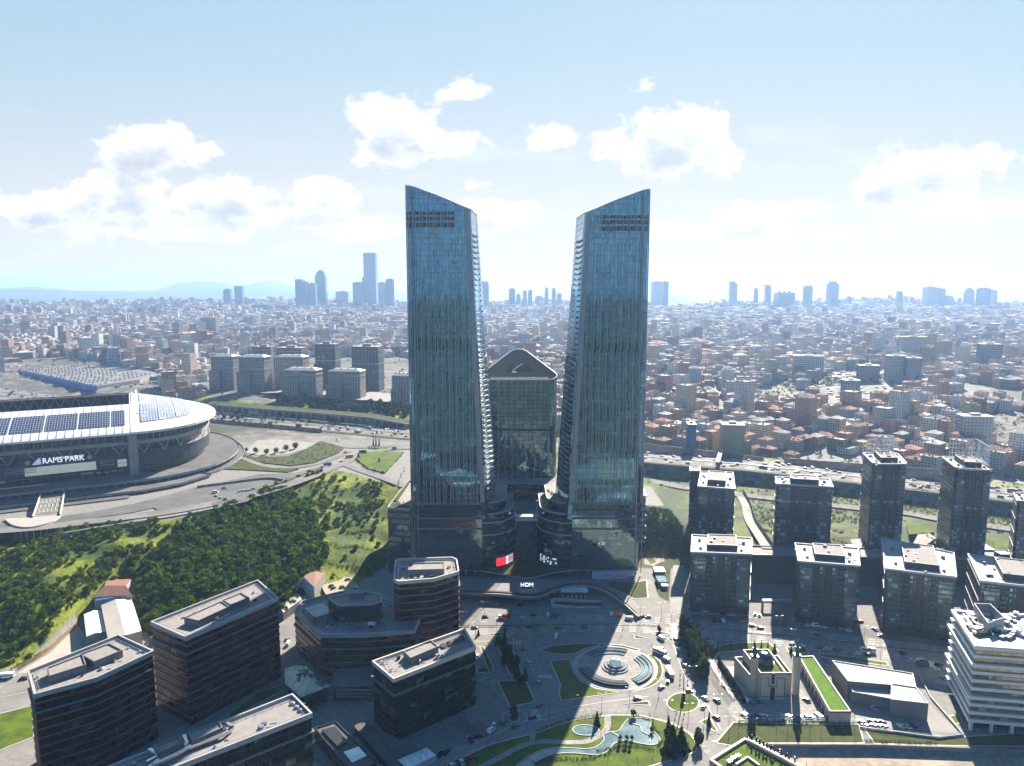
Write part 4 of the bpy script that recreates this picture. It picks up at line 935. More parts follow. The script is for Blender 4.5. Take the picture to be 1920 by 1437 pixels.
def office(label, px, z, floors, glass='office', roofs=(), z0=0.0, group=None, bandmat='copper', rim='lgrey', name='office_block', skip=(), ducts=()):
    pl0 = [tuple(P(a, b, z)[:2]) for a, b in px]; pl = ccw(pl0)
    cx0 = sum(p[0] for p in pl) / len(pl); cy0 = sum(p[1] for p in pl) / len(pl)
    root = thing(name, label, 'office building', (cx0, cy0, z0), group)
    m = MB(); m.walls(pl, z0, z - .3); adopt(root, m.build('glass_facade', M[glass]))
    fh = (z - z0) / floors
    for k in range(1, floors):
        if k in skip: continue
        m = MB(); m.band(pl, z0 + fh * k - .4, z0 + fh * k + .3, .32 if k != floors - 2 else .9); adopt(root, m.build('floor_band', M[bandmat] if k != floors - 2 else M['grey']))
    m = MB(); m.cap([(x, y, z - .9) for x, y in inset(pl, .5)]); rfo = adopt(root, m.build('roof', M['gravel']))
    m = MB(); m.rim(inset(pl, -.35), z - 1.6, z + .5, .75); adopt(root, m.build('parapet', M[rim]))
    m = MB(); q = inset(pl, 2.0); q2 = inset(pl, 2.6)
    for a, b in zip(q, q[1:] + q[:1]): m.bar((*a, z - .3), (*b, z - .3), .12)
    for a, b in zip(q2, q2[1:] + q2[:1]):
        n = max(2, int(math.dist(a, b) / 3.5))
        for i in range(n): p = along(a, b, i / n); m.bar((*p, z - .9), (*p, z - .2), .1)
    adopt(rfo, m.build('roof_rail', M['steel']))
    for r in roofs:
        m = MB(); rp_ = ccw([tuple(P(a, b, z + 2.5)[:2]) for a, b in r]); m.walls(rp_, z - .9, z + 2.5, 0); m.cap([(x, y, z + 2.0) for x, y in rp_], 1); m.rim(rp_, z + 1.9, z + 2.55, .5)
        adopt(rfo, m.build('plant_room', [M['grey'], M['gravel']]))
    ru = random.Random(int(cx0 * 10)); xs_ = [p[0] for p in pl]; ys_ = [p[1] for p in pl]
    for k in range(26):
        x, y = ru.uniform(min(xs_), max(xs_)), ru.uniform(min(ys_), max(ys_)); q = inset(pl, 3.4); ins = False
        for i in range(len(q)):
            (x1, y1), (x2, y2) = q[i], q[(i + 1) % len(q)]
            if (y1 > y) != (y2 > y) and x < (x2 - x1) * (y - y1) / (y2 - y1) + x1: ins = not ins
        if ins: s = ru.uniform(.5, 1.4); m = MB(); m.box(x, y, z - .9, s * ru.uniform(.8, 2.4), s, s * ru.uniform(.5, 1.3), ru.uniform(0, 1.5)); adopt(rfo, m.build('roof_unit', M[ru.choice(('grey', 'steel', 'lgrey', 'dark'))]))
    for d in ducts:
        L = [P(a, b, z + .6) for a, b in d]; m = MB()
        for a, b in zip(L, L[1:]): m.bar(a, b, .85)
        adopt(rfo, m.build('duct', M['steel']))
    return root, pl
def roof_gear(root, pts, z, mat='steel'):
    """fans, tanks and boxes standing on a roof, one part"""
    m = MB(); rr = random.Random(int(abs(pts[0][0]) * 7))
    for a, b, s in pts:
        p = P(a, b, z); k = rr.random()
        if k < .5: m.box(p.x, p.y, z - .9, s, s * .7, s * .6, rr.random())
        else: m.lathe(p.x, p.y, [(s * .5, z - .9), (s * .5, z - .3), (s * .3, z + .1), (0.01, z + .2)], 10)
        m.bar((p.x + s, p.y, z - .8), (p.x + s * 2.2, p.y + .6, z - .8), .18)
    adopt(root, m.build('roof_plant', M[mat]))
g_ = 'dark glass office blocks with copper bands'
oa, _ = office('dark office block with copper bands and a bent front, nearest the bright lawn', [(65, 1303), (180, 1272), (287, 1222), (222, 1192), (53, 1259)], 43, 11, roofs=([(88, 1252), (155, 1226), (162, 1246), (92, 1268)], [(150, 1226), (205, 1206), (230, 1219), (176, 1241)]), group=g_)
roof_gear(oa, [(70, 1268, 1.5), (240, 1213, 1.2), (262, 1220, 1.6), (190, 1252, 2.5), (215, 1238, 1.4)], 43)
ob, _ = office('tall dark office block with copper bands, standing right below the hillside thicket', [(349, 1196), (521, 1122), (483, 1089), (284, 1167)], 45, 11, roofs=([(345, 1158), (415, 1127), (431, 1137), (372, 1164)], [(417, 1125), (452, 1111), (468, 1121), (432, 1134)]), group=g_, rim='lgrey')
roof_gear(ob, [(405, 1158, 2.0), (400, 1166, 1.2), (475, 1110, 1.4)], 45)
of_, _ = office('low dark office block whose long roof carries bright silver ducts', [(548, 1303), (584, 1339), (150, 1508), (110, 1476)], 38, 10, glass='office2', bandmat='dark', group=g_, roofs=([(350, 1372), (412, 1352), (418, 1364), (360, 1390)], [(288, 1398), (335, 1380), (345, 1392), (298, 1412)]),
    ducts=([(437, 1364), (424, 1375), (352, 1402), (330, 1415), (285, 1437)], [(425, 1357), (437, 1364), (428, 1372)], [(345, 1380), (352, 1396), (330, 1406), (300, 1424), (280, 1440)], [(280, 1406), (298, 1418), (275, 1430)]))
roof_gear(of_, [(548, 1317, 2.4), (556, 1324, 2.2), (563, 1330, 1.8), (495, 1354, 2.2), (490, 1361, 1.8), (403, 1398, 1.2)], 38)
oe, _ = office('dark office block with sunlit gravel roof and black solar trays, beside the car park ramp', [(738, 1274), (891, 1214), (871, 1180), (699, 1241)], 31, 8, glass='office2', bandmat='dark', rim='cream', group=g_, roofs=([(756, 1221), (808, 1200), (822, 1212), (770, 1234)],))
roof_gear(oe, [(778, 1218, 2), (803, 1209, 4), (787, 1238, 1.4), (820, 1228, 2), (828, 1226, 1.6), (716, 1240, 1.6), (733, 1253, 1.5)], 31.5)
m = MB()
for k in range(4):
    a = [P(823 + 11.5 * k, 1208.5 - 4.6 * k, 30.9), P(833 + 11.5 * k, 1204.5 - 4.6 * k, 30.9), P(840 + 11.2 * k, 1211 - 4.6 * k, 30.9), P(830 + 11.2 * k, 1215 - 4.6 * k, 30.9)]; m.cap([tuple(p) for p in a])
adopt(oe, m.build('solar_tray', M['dark']))
ms = MB(); a, b = P(718, 1232, 31), P(731, 1252, 31); ms.bar(a, b + Vector((0, 0, 1)), .15); adopt(oe, ms.build('mast', M['steel']))
# canopy at the foot of that block, plinth
m = MB(); e_ = [tuple(P(x, y, 5)[:2]) for x, y in ((866, 1334), (894, 1330), (912, 1346), (882, 1360))]; m.prism(e_, 4.6, 5.2, 0, None, True); adopt(oe, m.build('entrance_canopy', M['grey']))
m = MB(); m.prism(poly([(676, 1352), (736, 1380), (800, 1410), (742, 1452), (664, 1362)], 3), 0, 3, 0, 1); adopt(oe, m.build('plinth', [M['dark'], M['asph']]))
od, dpl = office('slim dark office tower with rounded pale roof rim and copper bands, tallest of the group', [(738.5, 1087), (742, 1052), (748, 1049), (848, 1046), (856, 1050), (860, 1072), (813.7, 1085.7), (748, 1091)], 47, 11, rim='cream', group=g_, roofs=([(766, 1056), (833, 1054), (833, 1067), (765, 1069)],))
roof_gear(od, [(790, 1080, 2.0), (806, 1078, 1.6), (842, 1062, 2), (752, 1062, 1.4)], 47)
# block with the roof terrace
oc, cpl = office('six-storey dark block whose roof is a furnished terrace with pergola, beside the slim office tower', [(552.6, 1147), (600.8, 1191), (690, 1190), (777, 1183), (790, 1150), (735, 1128), (640, 1110), (566, 1128)], 24, 6, group=g_)
pt_ = ccw(poly([(615, 1123.5), (634, 1137), (700, 1135), (716, 1129), (717, 1116), (690, 1110), (622, 1118)], 33))
m = MB(); m.walls(pt_, 23.5, 33); adopt(oc, m.build('upper_storey', M['office'])); m = MB(); m.cap([(x, y, 32.6) for x, y in pt_]); adopt(oc, m.build('upper_roof', M['grey'])); m = MB(); m.rim(pt_, 32.4, 33.4, .7); adopt(oc, m.build('parapet', M['lgrey']))
m = MB(); p = P(670, 1116, 33); m.box(p.x, p.y, 32.6, 8, 5, 2.6); adopt(oc, m.build('plant_room', M['grey']))
pg = thing('pergola', 'blue-grey slatted pergola on the roof terrace', 'pergola', P(600, 1146, 24)); m = MB()
pr = poly([(570, 1141), (604, 1131), (628.6, 1147), (590.6, 1158)], 27.5); m.prism(pr, 27.2, 27.6, 0, None, True); adopt(pg, m.build('roof', facade('pergola_glass', (.05, .12, .17), (.09, .18, .24), met=.4, rough=.25, fw=3, fh=3, mu=.08, sv=.08, frame=(.02, .02, .02), blind=0)))
for x, y in pr: m = MB(); m.bar((x, y, 23.2), (x, y, 27.2), .2); adopt(pg, m.build('post', M['dark']))
rr_ = random.Random(11)
for k in range(14):
    a, b = 604 + rr_.random() * 50, 1160 + rr_.random() * 22
    if k > 8: a, b = 655 + (k - 9) * 18, 1170 + (k % 2) * 4
    p = P(a, b, 23.1); t = thing('terrace_table', 'dark cafe table with chairs on the shaded roof terrace', 'table', p, 'cafe tables on the roof terrace')
    m = MB(); m.box(p.x, p.y, 23.75, 1.4, 1.0, .06); m.bar((p.x, p.y, 23.1), (p.x, p.y, 23.75), .1); adopt(t, m.build('table_top', M['slab'] if k % 3 else M['dark']))
    for s in (-1, 1): m = MB(); m.box(p.x + s * 1.2, p.y, 23.1, .55, .55, .48); m.box(p.x + s * 1.45, p.y, 23.5, .1, .55, .5); adopt(t, m.build('seat', M['dark']))
for k, (a, b) in enumerate(((672, 1170), (698, 1169), (712, 1168))):
    p = P(a, b, 25.6); t = thing('awning', ('grey', 'white', 'dark')[k] + ' square awning on posts over the roof terrace bar', 'awning', (p.x, p.y, 23.1), 'terrace awnings')
    m = MB(); m.box(p.x, p.y, 25.5, 5, 4, .15); adopt(t, m.build('cover', M[('grey', 'white', 'dark')[k]]))
    for s in (-1, 1): m = MB(); m.bar((p.x + s * 2.3, p.y - 1.8, 23.1), (p.x + s * 2.3, p.y - 1.8, 25.5), .1); adopt(t, m.build('post', M['pole']))
gp = thing('glass_canopy', 'broad faceted glass canopy roof between the dark office blocks', 'canopy', P(575, 1280, 8)); m = MB()
pr = [tuple(P(a, b, 9)[:2]) for a, b in ((533, 1254), (574, 1243), (621, 1286), (564, 1308), (535, 1283))]; m.cap([(x, y, 9) for x, y in pr]); m.walls(ccw(pr), 8.2, 9)
adopt(gp, m.build('roof', facade('canopy_glass', (.08, .12, .13), (.14, .19, .19), met=.75, rough=.1, fw=4, fh=4, mu=.03, sv=.03, frame=(.03, .04, .04), tilt=.05, blind=0)))
m = MB(); m.walls(ccw(inset(ccw(pr), 1.5)), 0, 8.2); adopt(gp, m.build('wall', M['office']))
m = MB(); q = P(566, 1268, 9)
for k in range(9):
    a = 2 * math.pi * k / 9; r_ = 2.2 + 3 * ((k * 37) % 5) / 5; b = 2 * math.pi * (k + 1) / 9; r2 = 2.2 + 3 * (((k + 1) % 9 * 37) % 5) / 5
    m.face([(q.x, q.y, 10.6), (q.x + r_ * math.cos(a), q.y + r_ * math.sin(a) * 1.3, 9.1), (q.x + r2 * math.cos(b), q.y + r2 * math.sin(b) * 1.3, 9.1)])
adopt(gp, m.build('skylight', M['rail']))
lw = thing('shop_row', 'low dark shop building with a thin blue-grey roof edge, between two office blocks', 'building', P(660, 1290, 0)); m = MB()
pr = poly([(625, 1288), (699, 1284), (702, 1250), (625, 1258)], 8); m.prism(pr, 0, 7.6, 0, 1); adopt(lw, m.build('wall', [M['office'], M['asph']])); m = MB(); m.rim(pr, 7.4, 8.4, .6); adopt(lw, m.build('parapet', M['rail']))
for k in range(3): m = MB(); a, b = P(630, 1292 + 6 * k, 7 - 1.6 * k), P(699, 1288 + 6 * k, 7 - 1.6 * k); m.box((a.x + b.x) / 2, a.y - .5, a.z - .9, b.x - a.x, .5, .8); adopt(lw, m.build('louver_band', M['rail']))
sp_ = thing('pavilion', 'small dark flat-roofed pavilion with glass roof panels, beside the white tent', 'building', P(650, 1400, 0)); m = MB()
pr = poly([(589, 1367), (630, 1354), (706, 1428), (670, 1462)], 6); m.prism(pr, 0, 6, 0, 1); adopt(sp_, m.build('wall', [M['office2'], M['asph']])); m = MB(); m.rim(pr, 5.8, 6.6, .6); adopt(sp_, m.build('parapet', M['dark']))
m = MB(); m.cap([tuple(P(a, b, 6.15)) for a, b in ((644, 1410), (672, 1400), (688, 1417), (660, 1430))]); adopt(sp_, m.build('roof_window', M['rail'])); m = MB(); m.prism(poly([(603, 1368), (628, 1361), (652, 1389), (634, 1400)], 7.4), 6, 7.2, 0); adopt(sp_, m.build('roof_box', M['dark']))
tn = thing('marquee', 'white marquee with four pointed roof bays at the foot of the office block', 'tent', P(785, 1425, 0))
q4 = [P(a, b, 3) for a, b in ((745, 1425), (799, 1402), (818, 1416), (764, 1442))]
for k in range(4):
    f0, f1 = k / 4, (k + 1) / 4; a, b, c, d = q4[0].lerp(q4[1], f0), q4[0].lerp(q4[1], f1), q4[3].lerp(q4[2], f1), q4[3].lerp(q4[2], f0); t = (a + b + c + d) / 4 + Vector((0, 0, 1.8)); m = MB()
    for u, v in ((a, b), (b, c), (c, d), (d, a)): m.face([u, v, t] if (v - u).cross(t - u).z > 0 else [v, u, t])
    adopt(tn, m.build('roof_bay', M['white']))
m = MB(); m.walls(ccw([tuple(p[:2]) for p in q4]), 0, 3); adopt(tn, m.build('wall', M['lgrey']))
# ---------------------------------------------------------------- sheds and houses at the foot of the hill
def gable(name, label, cat, ridge, le, re, wall, roof, z0=0.0, over=.3, group=None):
    """ridge, left eave, right eave: two points each"""
    root = thing(name, label, cat, ((ridge[0].x + ridge[1].x) / 2, (ridge[0].y + ridge[1].y) / 2, z0), group)
    m = MB(); a, b = le; c, d = re
    m.face([a, b, ridge[1], ridge[0]] if (b - a).cross(ridge[1] - a).z > 0 else [ridge[0], ridge[1], b, a]); m.face([ridge[0], ridge[1], d, c] if (ridge[1] - ridge[0]).cross(d - ridge[0]).z > 0 else [c, d, ridge[1], ridge[0]])
    adopt(root, m.build('roof', M[roof]))
    m = MB(); lo = lambda p: Vector((p.x, p.y, z0)); dn = Vector((0, 0, -.12))
    for u, v in ((a, b), (d, c)): m.face([lo(u), lo(v), v + dn, u + dn])
    for u, t, v in ((b, ridge[1], d), (c, ridge[0], a)): m.face([lo(u), lo(v), v + dn, t + dn, u + dn])
    adopt(root, m.build('wall', M[wall])); return root
gable('shed', 'large cream sheet-metal shed with low gable roof beside the office at the edge', 'shed', (P(217, 1124, 12), P(235.5, 1191, 12)), (P(189.5, 1135, 9), P(202, 1197, 9)), (P(247, 1123.5, 9), P(265.5, 1183, 9)), 'conc', 'cream')
gable('shed', 'small white gable-roofed shed against the large cream shed', 'shed', (P(174.5, 1145, 8), P(180, 1187, 8)), (P(157, 1152, 6.5), P(162, 1194, 6.5)), (P(190, 1145, 6.5), P(198.5, 1185, 6.5)), 'conc', 'white')
h = gable('house', 'old house with rust-brown hipped roof and blue band, behind the large cream shed', 'house', (P(196, 1098, 15), P(236, 1098, 15)), (P(176, 1120, 12), P(247, 1116, 12)), (P(200, 1086, 12), P(246, 1086, 12)), 'lgrey', 'brick')
m = MB(); a, b = P(180, 1128, 10.5), P(247, 1117, 10.5); m.bar(a, b, 1.4); adopt(h, m.build('blue_band', M['blue']))
gable('house', 'grey-walled house with reddish tiled roof at the edge of the thicket', 'house', (P(570, 1083, 14), P(592, 1071, 14)), (P(555, 1097, 11), P(574, 1076, 11)), (P(589, 1101, 11), P(610, 1075, 11)), 'lgrey', 'brick')
gable('shed', 'long low shed with weathered roof, running down from the grey-walled house', 'shed', (P(527, 1142, 7), P(556, 1116, 7)), (P(522, 1143, 5.5), P(548, 1117, 5.5)), (P(531, 1149, 5.5), P(573, 1119, 5.5)), 'conc', 'conc')
sheet('yard', poly([(600, 1094), (640, 1078), (668, 1094), (676, 1106), (655, 1120), (612, 1118)], 4), 4.1, plain('dry_earth', (.40, .33, .24), .9, col2=(.30, .25, .17), scale=.2))
m = MB(); m.box(*P(612, 1066, 5)[:2], 4, 14, 5, 3.2, .1); t = thing('container', 'bright green-roofed cabin at the edge of the earth yard', 'cabin', P(612, 1066, 4)); adopt(t, m.build('wall', M['conc'])); m = MB(); m.box(*P(612, 1066, 5)[:2], 7.2, 14.4, 5.4, .3, .1); adopt(t, m.build('roof', plain('jade', (.02, .36, .24), .5)))
yw = thing('yard_wall', 'ochre boundary wall climbing beside the hillside track', 'wall', P(90, 1230)); L = smooth_line([P(a, b) for a, b in ((32, 1258), (90, 1222), (145, 1172))], 5); m = MB()
for a, b in zip(L, L[1:]): m.face([a, b, b + Vector((0, 0, 2.4)), a + Vector((0, 0, 2.4))]); m.face([b, a, a + Vector((0, 0, 2.4)), b + Vector((0, 0, 2.4))])
adopt(yw, m.build('wall', plain('ochre_wall', (.55, .38, .16), .85, var=.3, scale=.4)))
sheet('yard', poly([(34, 1262), (92, 1226), (147, 1174), (160, 1192), (215, 1200), (120, 1262)]), .03, plain('pale_yard', (.42, .37, .31), .8, var=.15, scale=.2))
# ================================================================== dark apartment blocks
M['flat'] = facade('flat_front', (0.012, 0.028, 0.045), (0.05, 0.095, 0.125), met=0.5, rough=0.08, fw=2.6, fh=3.15, mu=0.42, sv=0.42, frame=(0.018, 0.026, 0.046), tilt=0.02, blind=0.16, blindcol=(0.22, 0.48, 0.50), fmet=0.0)
M['flat2'] = facade('flat_bay', (0.025, 0.05, 0.06), (0.11, 0.17, 0.19), met=0.55, rough=0.08, fw=1.15, fh=3.15, mu=0.16, sv=0.36, frame=(0.05, 0.062, 0.09), tilt=0.02, blind=0.20, blindcol=(0.30, 0.58, 0.60), fmet=0.0)
M['balc'] = plain('balcony_front', (.075, .082, .105), .7, var=.2); M['flatwall'] = plain('flat_wall', (0.034, 0.042, 0.062), .7, var=.12, scale=.1)
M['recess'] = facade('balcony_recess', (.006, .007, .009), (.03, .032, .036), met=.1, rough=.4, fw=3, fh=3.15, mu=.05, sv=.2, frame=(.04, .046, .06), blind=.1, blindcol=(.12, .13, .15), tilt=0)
def flats(label, px, z, z0, group, bays=4, penthouse=True, step=0.0, chamfer=0.0, name='apartment_block', hoard=None):
    FL, FR, BR, BL = [Vector((*P(a, b, z)[:2], 0)) for a, b in px]
    base = [FL, FR, BR, BL]
    pl = [tuple(p[:2]) for p in base]
    if chamfer: pl = roundpoly(pl, chamfer, 1)
    cx0 = sum(p[0] for p in pl) / len(pl); cy0 = sum(p[1] for p in pl) / len(pl)
    root = thing(name, label, 'apartment block', (cx0, cy0, z0), group)
    m = MB(); m.walls(ccw(pl), z0, z, 0); adopt(root, m.build('wall', M['flat']))
    n = max(2, int((z - z0) / 9.4))
    for k in range(1, n + 1):
        zz = z0 + (z - z0) * k / (n + .35); m = MB(); m.band(pl, zz, zz + .45, .3); adopt(root, m.build('storey_band', M['dark']))
    W = (FR - FL).length; u = (FR - FL) / W; nrm = Vector((u.y, -u.x, 0))
    def panel(f0, f1, d, zz0, zz1, mat, nm):
        a = FL + u * W * f0; b = FL + u * W * f1; q = [tuple((a - nrm * .3)[:2]), tuple((a + nrm * d)[:2]), tuple((b + nrm * d)[:2]), tuple((b - nrm * .3)[:2])]
        m = MB(); m.prism(q, zz0, zz1, 0, 1, True); adopt(root, m.build(nm, [M[mat], M['lgrey']]))
    for k, (f0, f1) in enumerate(((.05, .24), (.76, .95))): panel(f0, f1, 1.3, z0 + 4, z - (3.4 if step else .2), 'flat2', 'window_bay')
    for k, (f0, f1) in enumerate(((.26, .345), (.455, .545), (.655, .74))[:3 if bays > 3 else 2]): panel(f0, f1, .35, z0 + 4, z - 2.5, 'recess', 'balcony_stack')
    for (f0, f1) in ((.36, .44), (.56, .64)): panel(f0, f1, .7, z0 + 4, z - 1, 'flat', 'window_bay')
    # slabs of each balcony stack
    for f0, f1 in ((.262, .343), (.657, .738)):
        a = FL + u * W * f0; b = FL + u * W * f1; m = MB(); zz = z0 + 7
        while zz < z - 4:
            q = [tuple((a + nrm * .3)[:2]), tuple((a + nrm * 1.25)[:2]), tuple((b + nrm * 1.25)[:2]), tuple((b + nrm * .3)[:2])]; m = MB(); m.prism(q, zz, zz + .9, 0, None, True); zz += 3.15; adopt(root, m.build('balcony', M['balc']))
    m = MB(); m.cap([(x, y, z - .1) for x, y in ccw(pl)]); rfo = adopt(root, m.build('roof', plain('pale_roof', (.42, .41, .40), .8, var=.16, scale=.3, spec=.2)))
    m = MB(); m.rim(inset(ccw(pl), -.4), z - .6, z + .7, .7); adopt(root, m.build('parapet', M['lgrey']))
    if penthouse:
        c = (FL + FR + BR + BL) / 4; D = (BL - FL).length; v = (BL - FL) / D
        q = [c + u * W * a + v * D * b for a, b in ((-.24, -.32), (.26, -.32), (.26, .30), (-.24, .30))]; q = [tuple(p[:2]) for p in q]
        m = MB(); m.walls(ccw(q), z - .1, z + 3.6, 0); m.cap([(x, y, z + 3.3) for x, y in ccw(q)], 1); m.rim(ccw(q), z + 3.1, z + 3.9, .5, 2); adopt(rfo, m.build('plant_room', [M['flatwall'], M['gravel'], M['lgrey']]))
        for a, b, s in ((-.38, .2, 1.4), (.38, .1, 1.6), (.33, -.3, 1.2), (-.36, -.25, 1.2), (.05, -.42, 1.3)):
            p = c + u * W * a + v * D * b; m = MB(); m.box(p.x, p.y, z - .1, s, s, s * 1.1); adopt(rfo, m.build('chimney', M['grey']))
    ru = random.Random(int(cx0 * 10))
    for k in range(9):
        a, b, s = ru.uniform(-.44, .44), ru.uniform(-.42, .42), ru.uniform(.5, 1.3); c = (FL + FR + BR + BL) / 4; p = c + u * W * a + (BL - FL) * b; on = abs(a) < .25 and abs(b) < .31; zz = z + (3.3 if on and penthouse else -.1); m = MB(); m.box(p.x, p.y, zz, s * ru.uniform(.8, 2.2), s, s * ru.uniform(.5, 1.2), ru.uniform(-.2, .2)); adopt(rfo, m.build('roof_unit', M[ru.choice(('grey', 'steel', 'lgrey', 'dark'))]))
    # shops at street level
    if z0 < 1:
        a = FL + nrm * .5; b = FR + nrm * .5; m = MB(); q = [tuple((FL + u * .5)[:2]), tuple((FL + u * .5 + nrm * 1.5)[:2]), tuple((FR - u * .5 + nrm * 1.5)[:2]), tuple((FR - u * .5)[:2])]; m.prism(q, .0, 3.9, 0); adopt(root, m.build('shop_front', M['dark']))
    return root
g1, g2 = 'dark apartment blocks along the boulevard', 'taller dark apartment towers on the garden terrace'
R1 = [('dark apartment block at the street corner next to the narrow lane and the lower skyscraper', [(1296, 1036), (1409, 1040), (1409, 1010), (1298, 1004)]), ('dark apartment block between the ramp entrance canopy and the sunlit street gap', [(1497, 1053), (1612, 1062), (1609, 1029), (1491, 1020)]), ('dark apartment block on the boulevard with red shop awnings, beside the white office building', [(1660, 1067), (1793, 1083), (1788, 1038), (1653, 1009)]), ('dark apartment block cut off by the picture edge, behind the white office building', [(1838, 1090), (1995, 1108), (1985, 1062), (1815, 1040)])]
for lb, px in R1: flats(lb, px, 40, 0, g1, step=1)
flats('short pale-roofed dark tower with a narrow rear wing, standing behind the corner block', [(1309, 913), (1378, 918), (1374, 887), (1314, 885)], 64, 14, g2)
q = flats('thin dark tower wing attached behind the pale-roofed short tower', [(1294, 884), (1313, 884), (1312, 876), (1294, 876)], 64, 14, g2, penthouse=False, bays=2)
flats('broad dark tower with flat pale roof, facing the viewer above the ramp', [(1456, 908), (1562, 914), (1555, 899), (1454, 895)], 68, 14, g2)
s3 = flats('slender tall dark tower with white lattice hoarding, beside the broad tower', [(1638, 871), (1701, 871), (1683, 852), (1617, 850)], 84, 14, g2, chamfer=3.0)
s4 = flats('tall dark tower with the widest white lattice hoarding on its roof', [(1793, 879), (1861, 883), (1836, 859), (1765, 857)], 84, 14, g2, chamfer=3.0)
flats('dark tower cut off by the picture edge, on the garden terrace', [(1907, 940), (1990, 945), (1975, 925), (1900, 925)], 66, 14, g2)
def hoarding(px, z, h, label):
    t = thing('roof_hoarding', label, 'hoarding', P(*px[0], z), 'white roof lattices'); m = MB()
    L = [P(a, b, z) for a, b in px]
    for a, b in zip(L, L[1:]):
        n = max(3, int((b - a).length / 2.2)); up = Vector((0, 0, h))
        for i in range(n + 1):
            p = a.lerp(b, i / n); m.bar(p, p + up, .2)
            if i < n: q = a.lerp(b, (i + 1) / n); m.bar(p + up * (.5 * (i % 2)), q + up * (.5 + .5 * (i % 2)), .15)
        for k in range(5): m.bar(a + up * k / 4, b + up * k / 4, .17)
    adopt(t, m.build('lattice', M['white'])); m = MB()
    for a, b in zip(L, L[1:]):
        up = Vector((0, 0, h)); m.bar(a.lerp(b, .3) + up * .15, a.lerp(b, .45) + up * .9, .5); m.bar(a.lerp(b, .45) + up * .9, a.lerp(b, .62) + up * .15, .5)
    adopt(t, m.build('frame', M['lgrey']))
hoarding([(1625, 849), (1674, 851)], 84.5, 14, 'white lattice hoarding on the roof of the slender dark tower')
hoarding([(1779, 857), (1829, 858), (1853, 874)], 84.5, 14, 'white L-shaped lattice hoarding on the roof of the tallest edge tower')
# garden terrace podium behind the street blocks
tp = thing('terrace_podium', 'dark louvred podium wall carrying the garden terrace between the apartment blocks', 'building', (230, 498, 0))
fp = [(150, 492), (420, 478), (420, 497), (150, 512)]
m = MB(); m.prism(fp, 0, 20.5, 0, 1); adopt(tp, m.build('wall', [facade('podium_louver', (.028, .03, .04), (.04, .042, .052), met=.2, rough=.5, fw=14, fh=3.3, mu=.01, sv=.08, frame=(.012, .013, .018), blind=0, tilt=0), M['pave']]))
m = MB(); m.rim(fp, 20.5, 21.6, .5); adopt(tp, m.build('parapet', M['grey']))
for (pp, mt__, h) in (([(1630, 1010), (1650, 1010), (1640, 1032), (1618, 1030)], 'lawn', .4), ([(1556, 1010), (1590, 1008), (1600, 1025), (1560, 1028)], 'lawn2', .4), ([(1700, 985), (1740, 980), (1752, 1000), (1704, 1004)], 'lawn', .4), ([(1862, 1015), (1890, 1012), (1896, 1032), (1866, 1035)], 'lawn', .4), ([(1728, 990), (1755, 1010), (1735, 1024), (1712, 1020)], 'pave', .1), ([(1575, 1015), (1620, 1010), (1612, 1040), (1570, 1042)], 'pave', .1), ([(1845, 1020), (1880, 1040), (1905, 1052), (1850, 1055)], 'cream', .1)):
    m = MB(); m.prism(poly(pp, 20), 18, 20.3 + h, 0); tag(m.build('lawn' if 'lawn' in mt__ else 'pavement', M[mt__]), kind='structure')
for k, (a, b) in enumerate(((1598, 1033), (1880, 1045))):
    p = P(a, b, 21); t = thing('vent_house', ('grey box-shaped vent house on the terrace beside the slender tower', 'grey vent house on the terrace by the play area')[k], 'vent house', (p.x, p.y, 20.3)); m = MB(); m.box(p.x, p.y, 20, 8, 7, 4); adopt(t, m.build('wall', M['flatwall'])); m = MB(); m.box(p.x, p.y, 24, 8.4, 7.4, .4); adopt(t, m.build('roof', M['grey']))
strip('path', [], 1, M['pave']) if False else None
lane = MB(); L = smooth_line([P(a, b, z) for a, b, z in ((1385, 925, 16.4), (1398, 948, 16.4), (1405, 975, 16.5), (1420, 1000, 18), (1440, 1030, 20.6))], 5); lane.ribbon([(p.x, p.y, p.z + .6) for p in L], -4, 4); tag(lane.build('path', M['pave']), kind='structure')
w = thing('lane_wall', 'curved grey wall beside the sloping lane behind the corner block', 'wall', P(1410, 980, 20)); m = MB()
for a, b in zip(L, L[1:]):
    o_ = Vector((4.2, 1, 0)); m.face([a + o_, b + o_, b + o_ + Vector((0, 0, 4)), a + o_ + Vector((0, 0, 4))]); m.face([b + o_, a + o_, a + o_ + Vector((0, 0, 4)), b + o_ + Vector((0, 0, 4))])
adopt(w, m.build('wall', M['grey']))
gt_ = thing('gate_canopy', 'thin white flat canopy over the ramp entrance, between two apartment blocks', 'canopy', P(1462, 1135)); m = MB(); a, b = P(1430, 1126, 6), P(1490, 1133, 6); m.box((a.x + b.x) / 2, a.y, 5.6, b.x - a.x, 3.5, .7); adopt(gt_, m.build('roof', M['lgrey']))
for p in (a, b, (a + b) / 2): m = MB(); m.box(p.x, p.y, 0, 1.2, 1.2, 5.6); adopt(gt_, m.build('pillar', M['grey']))
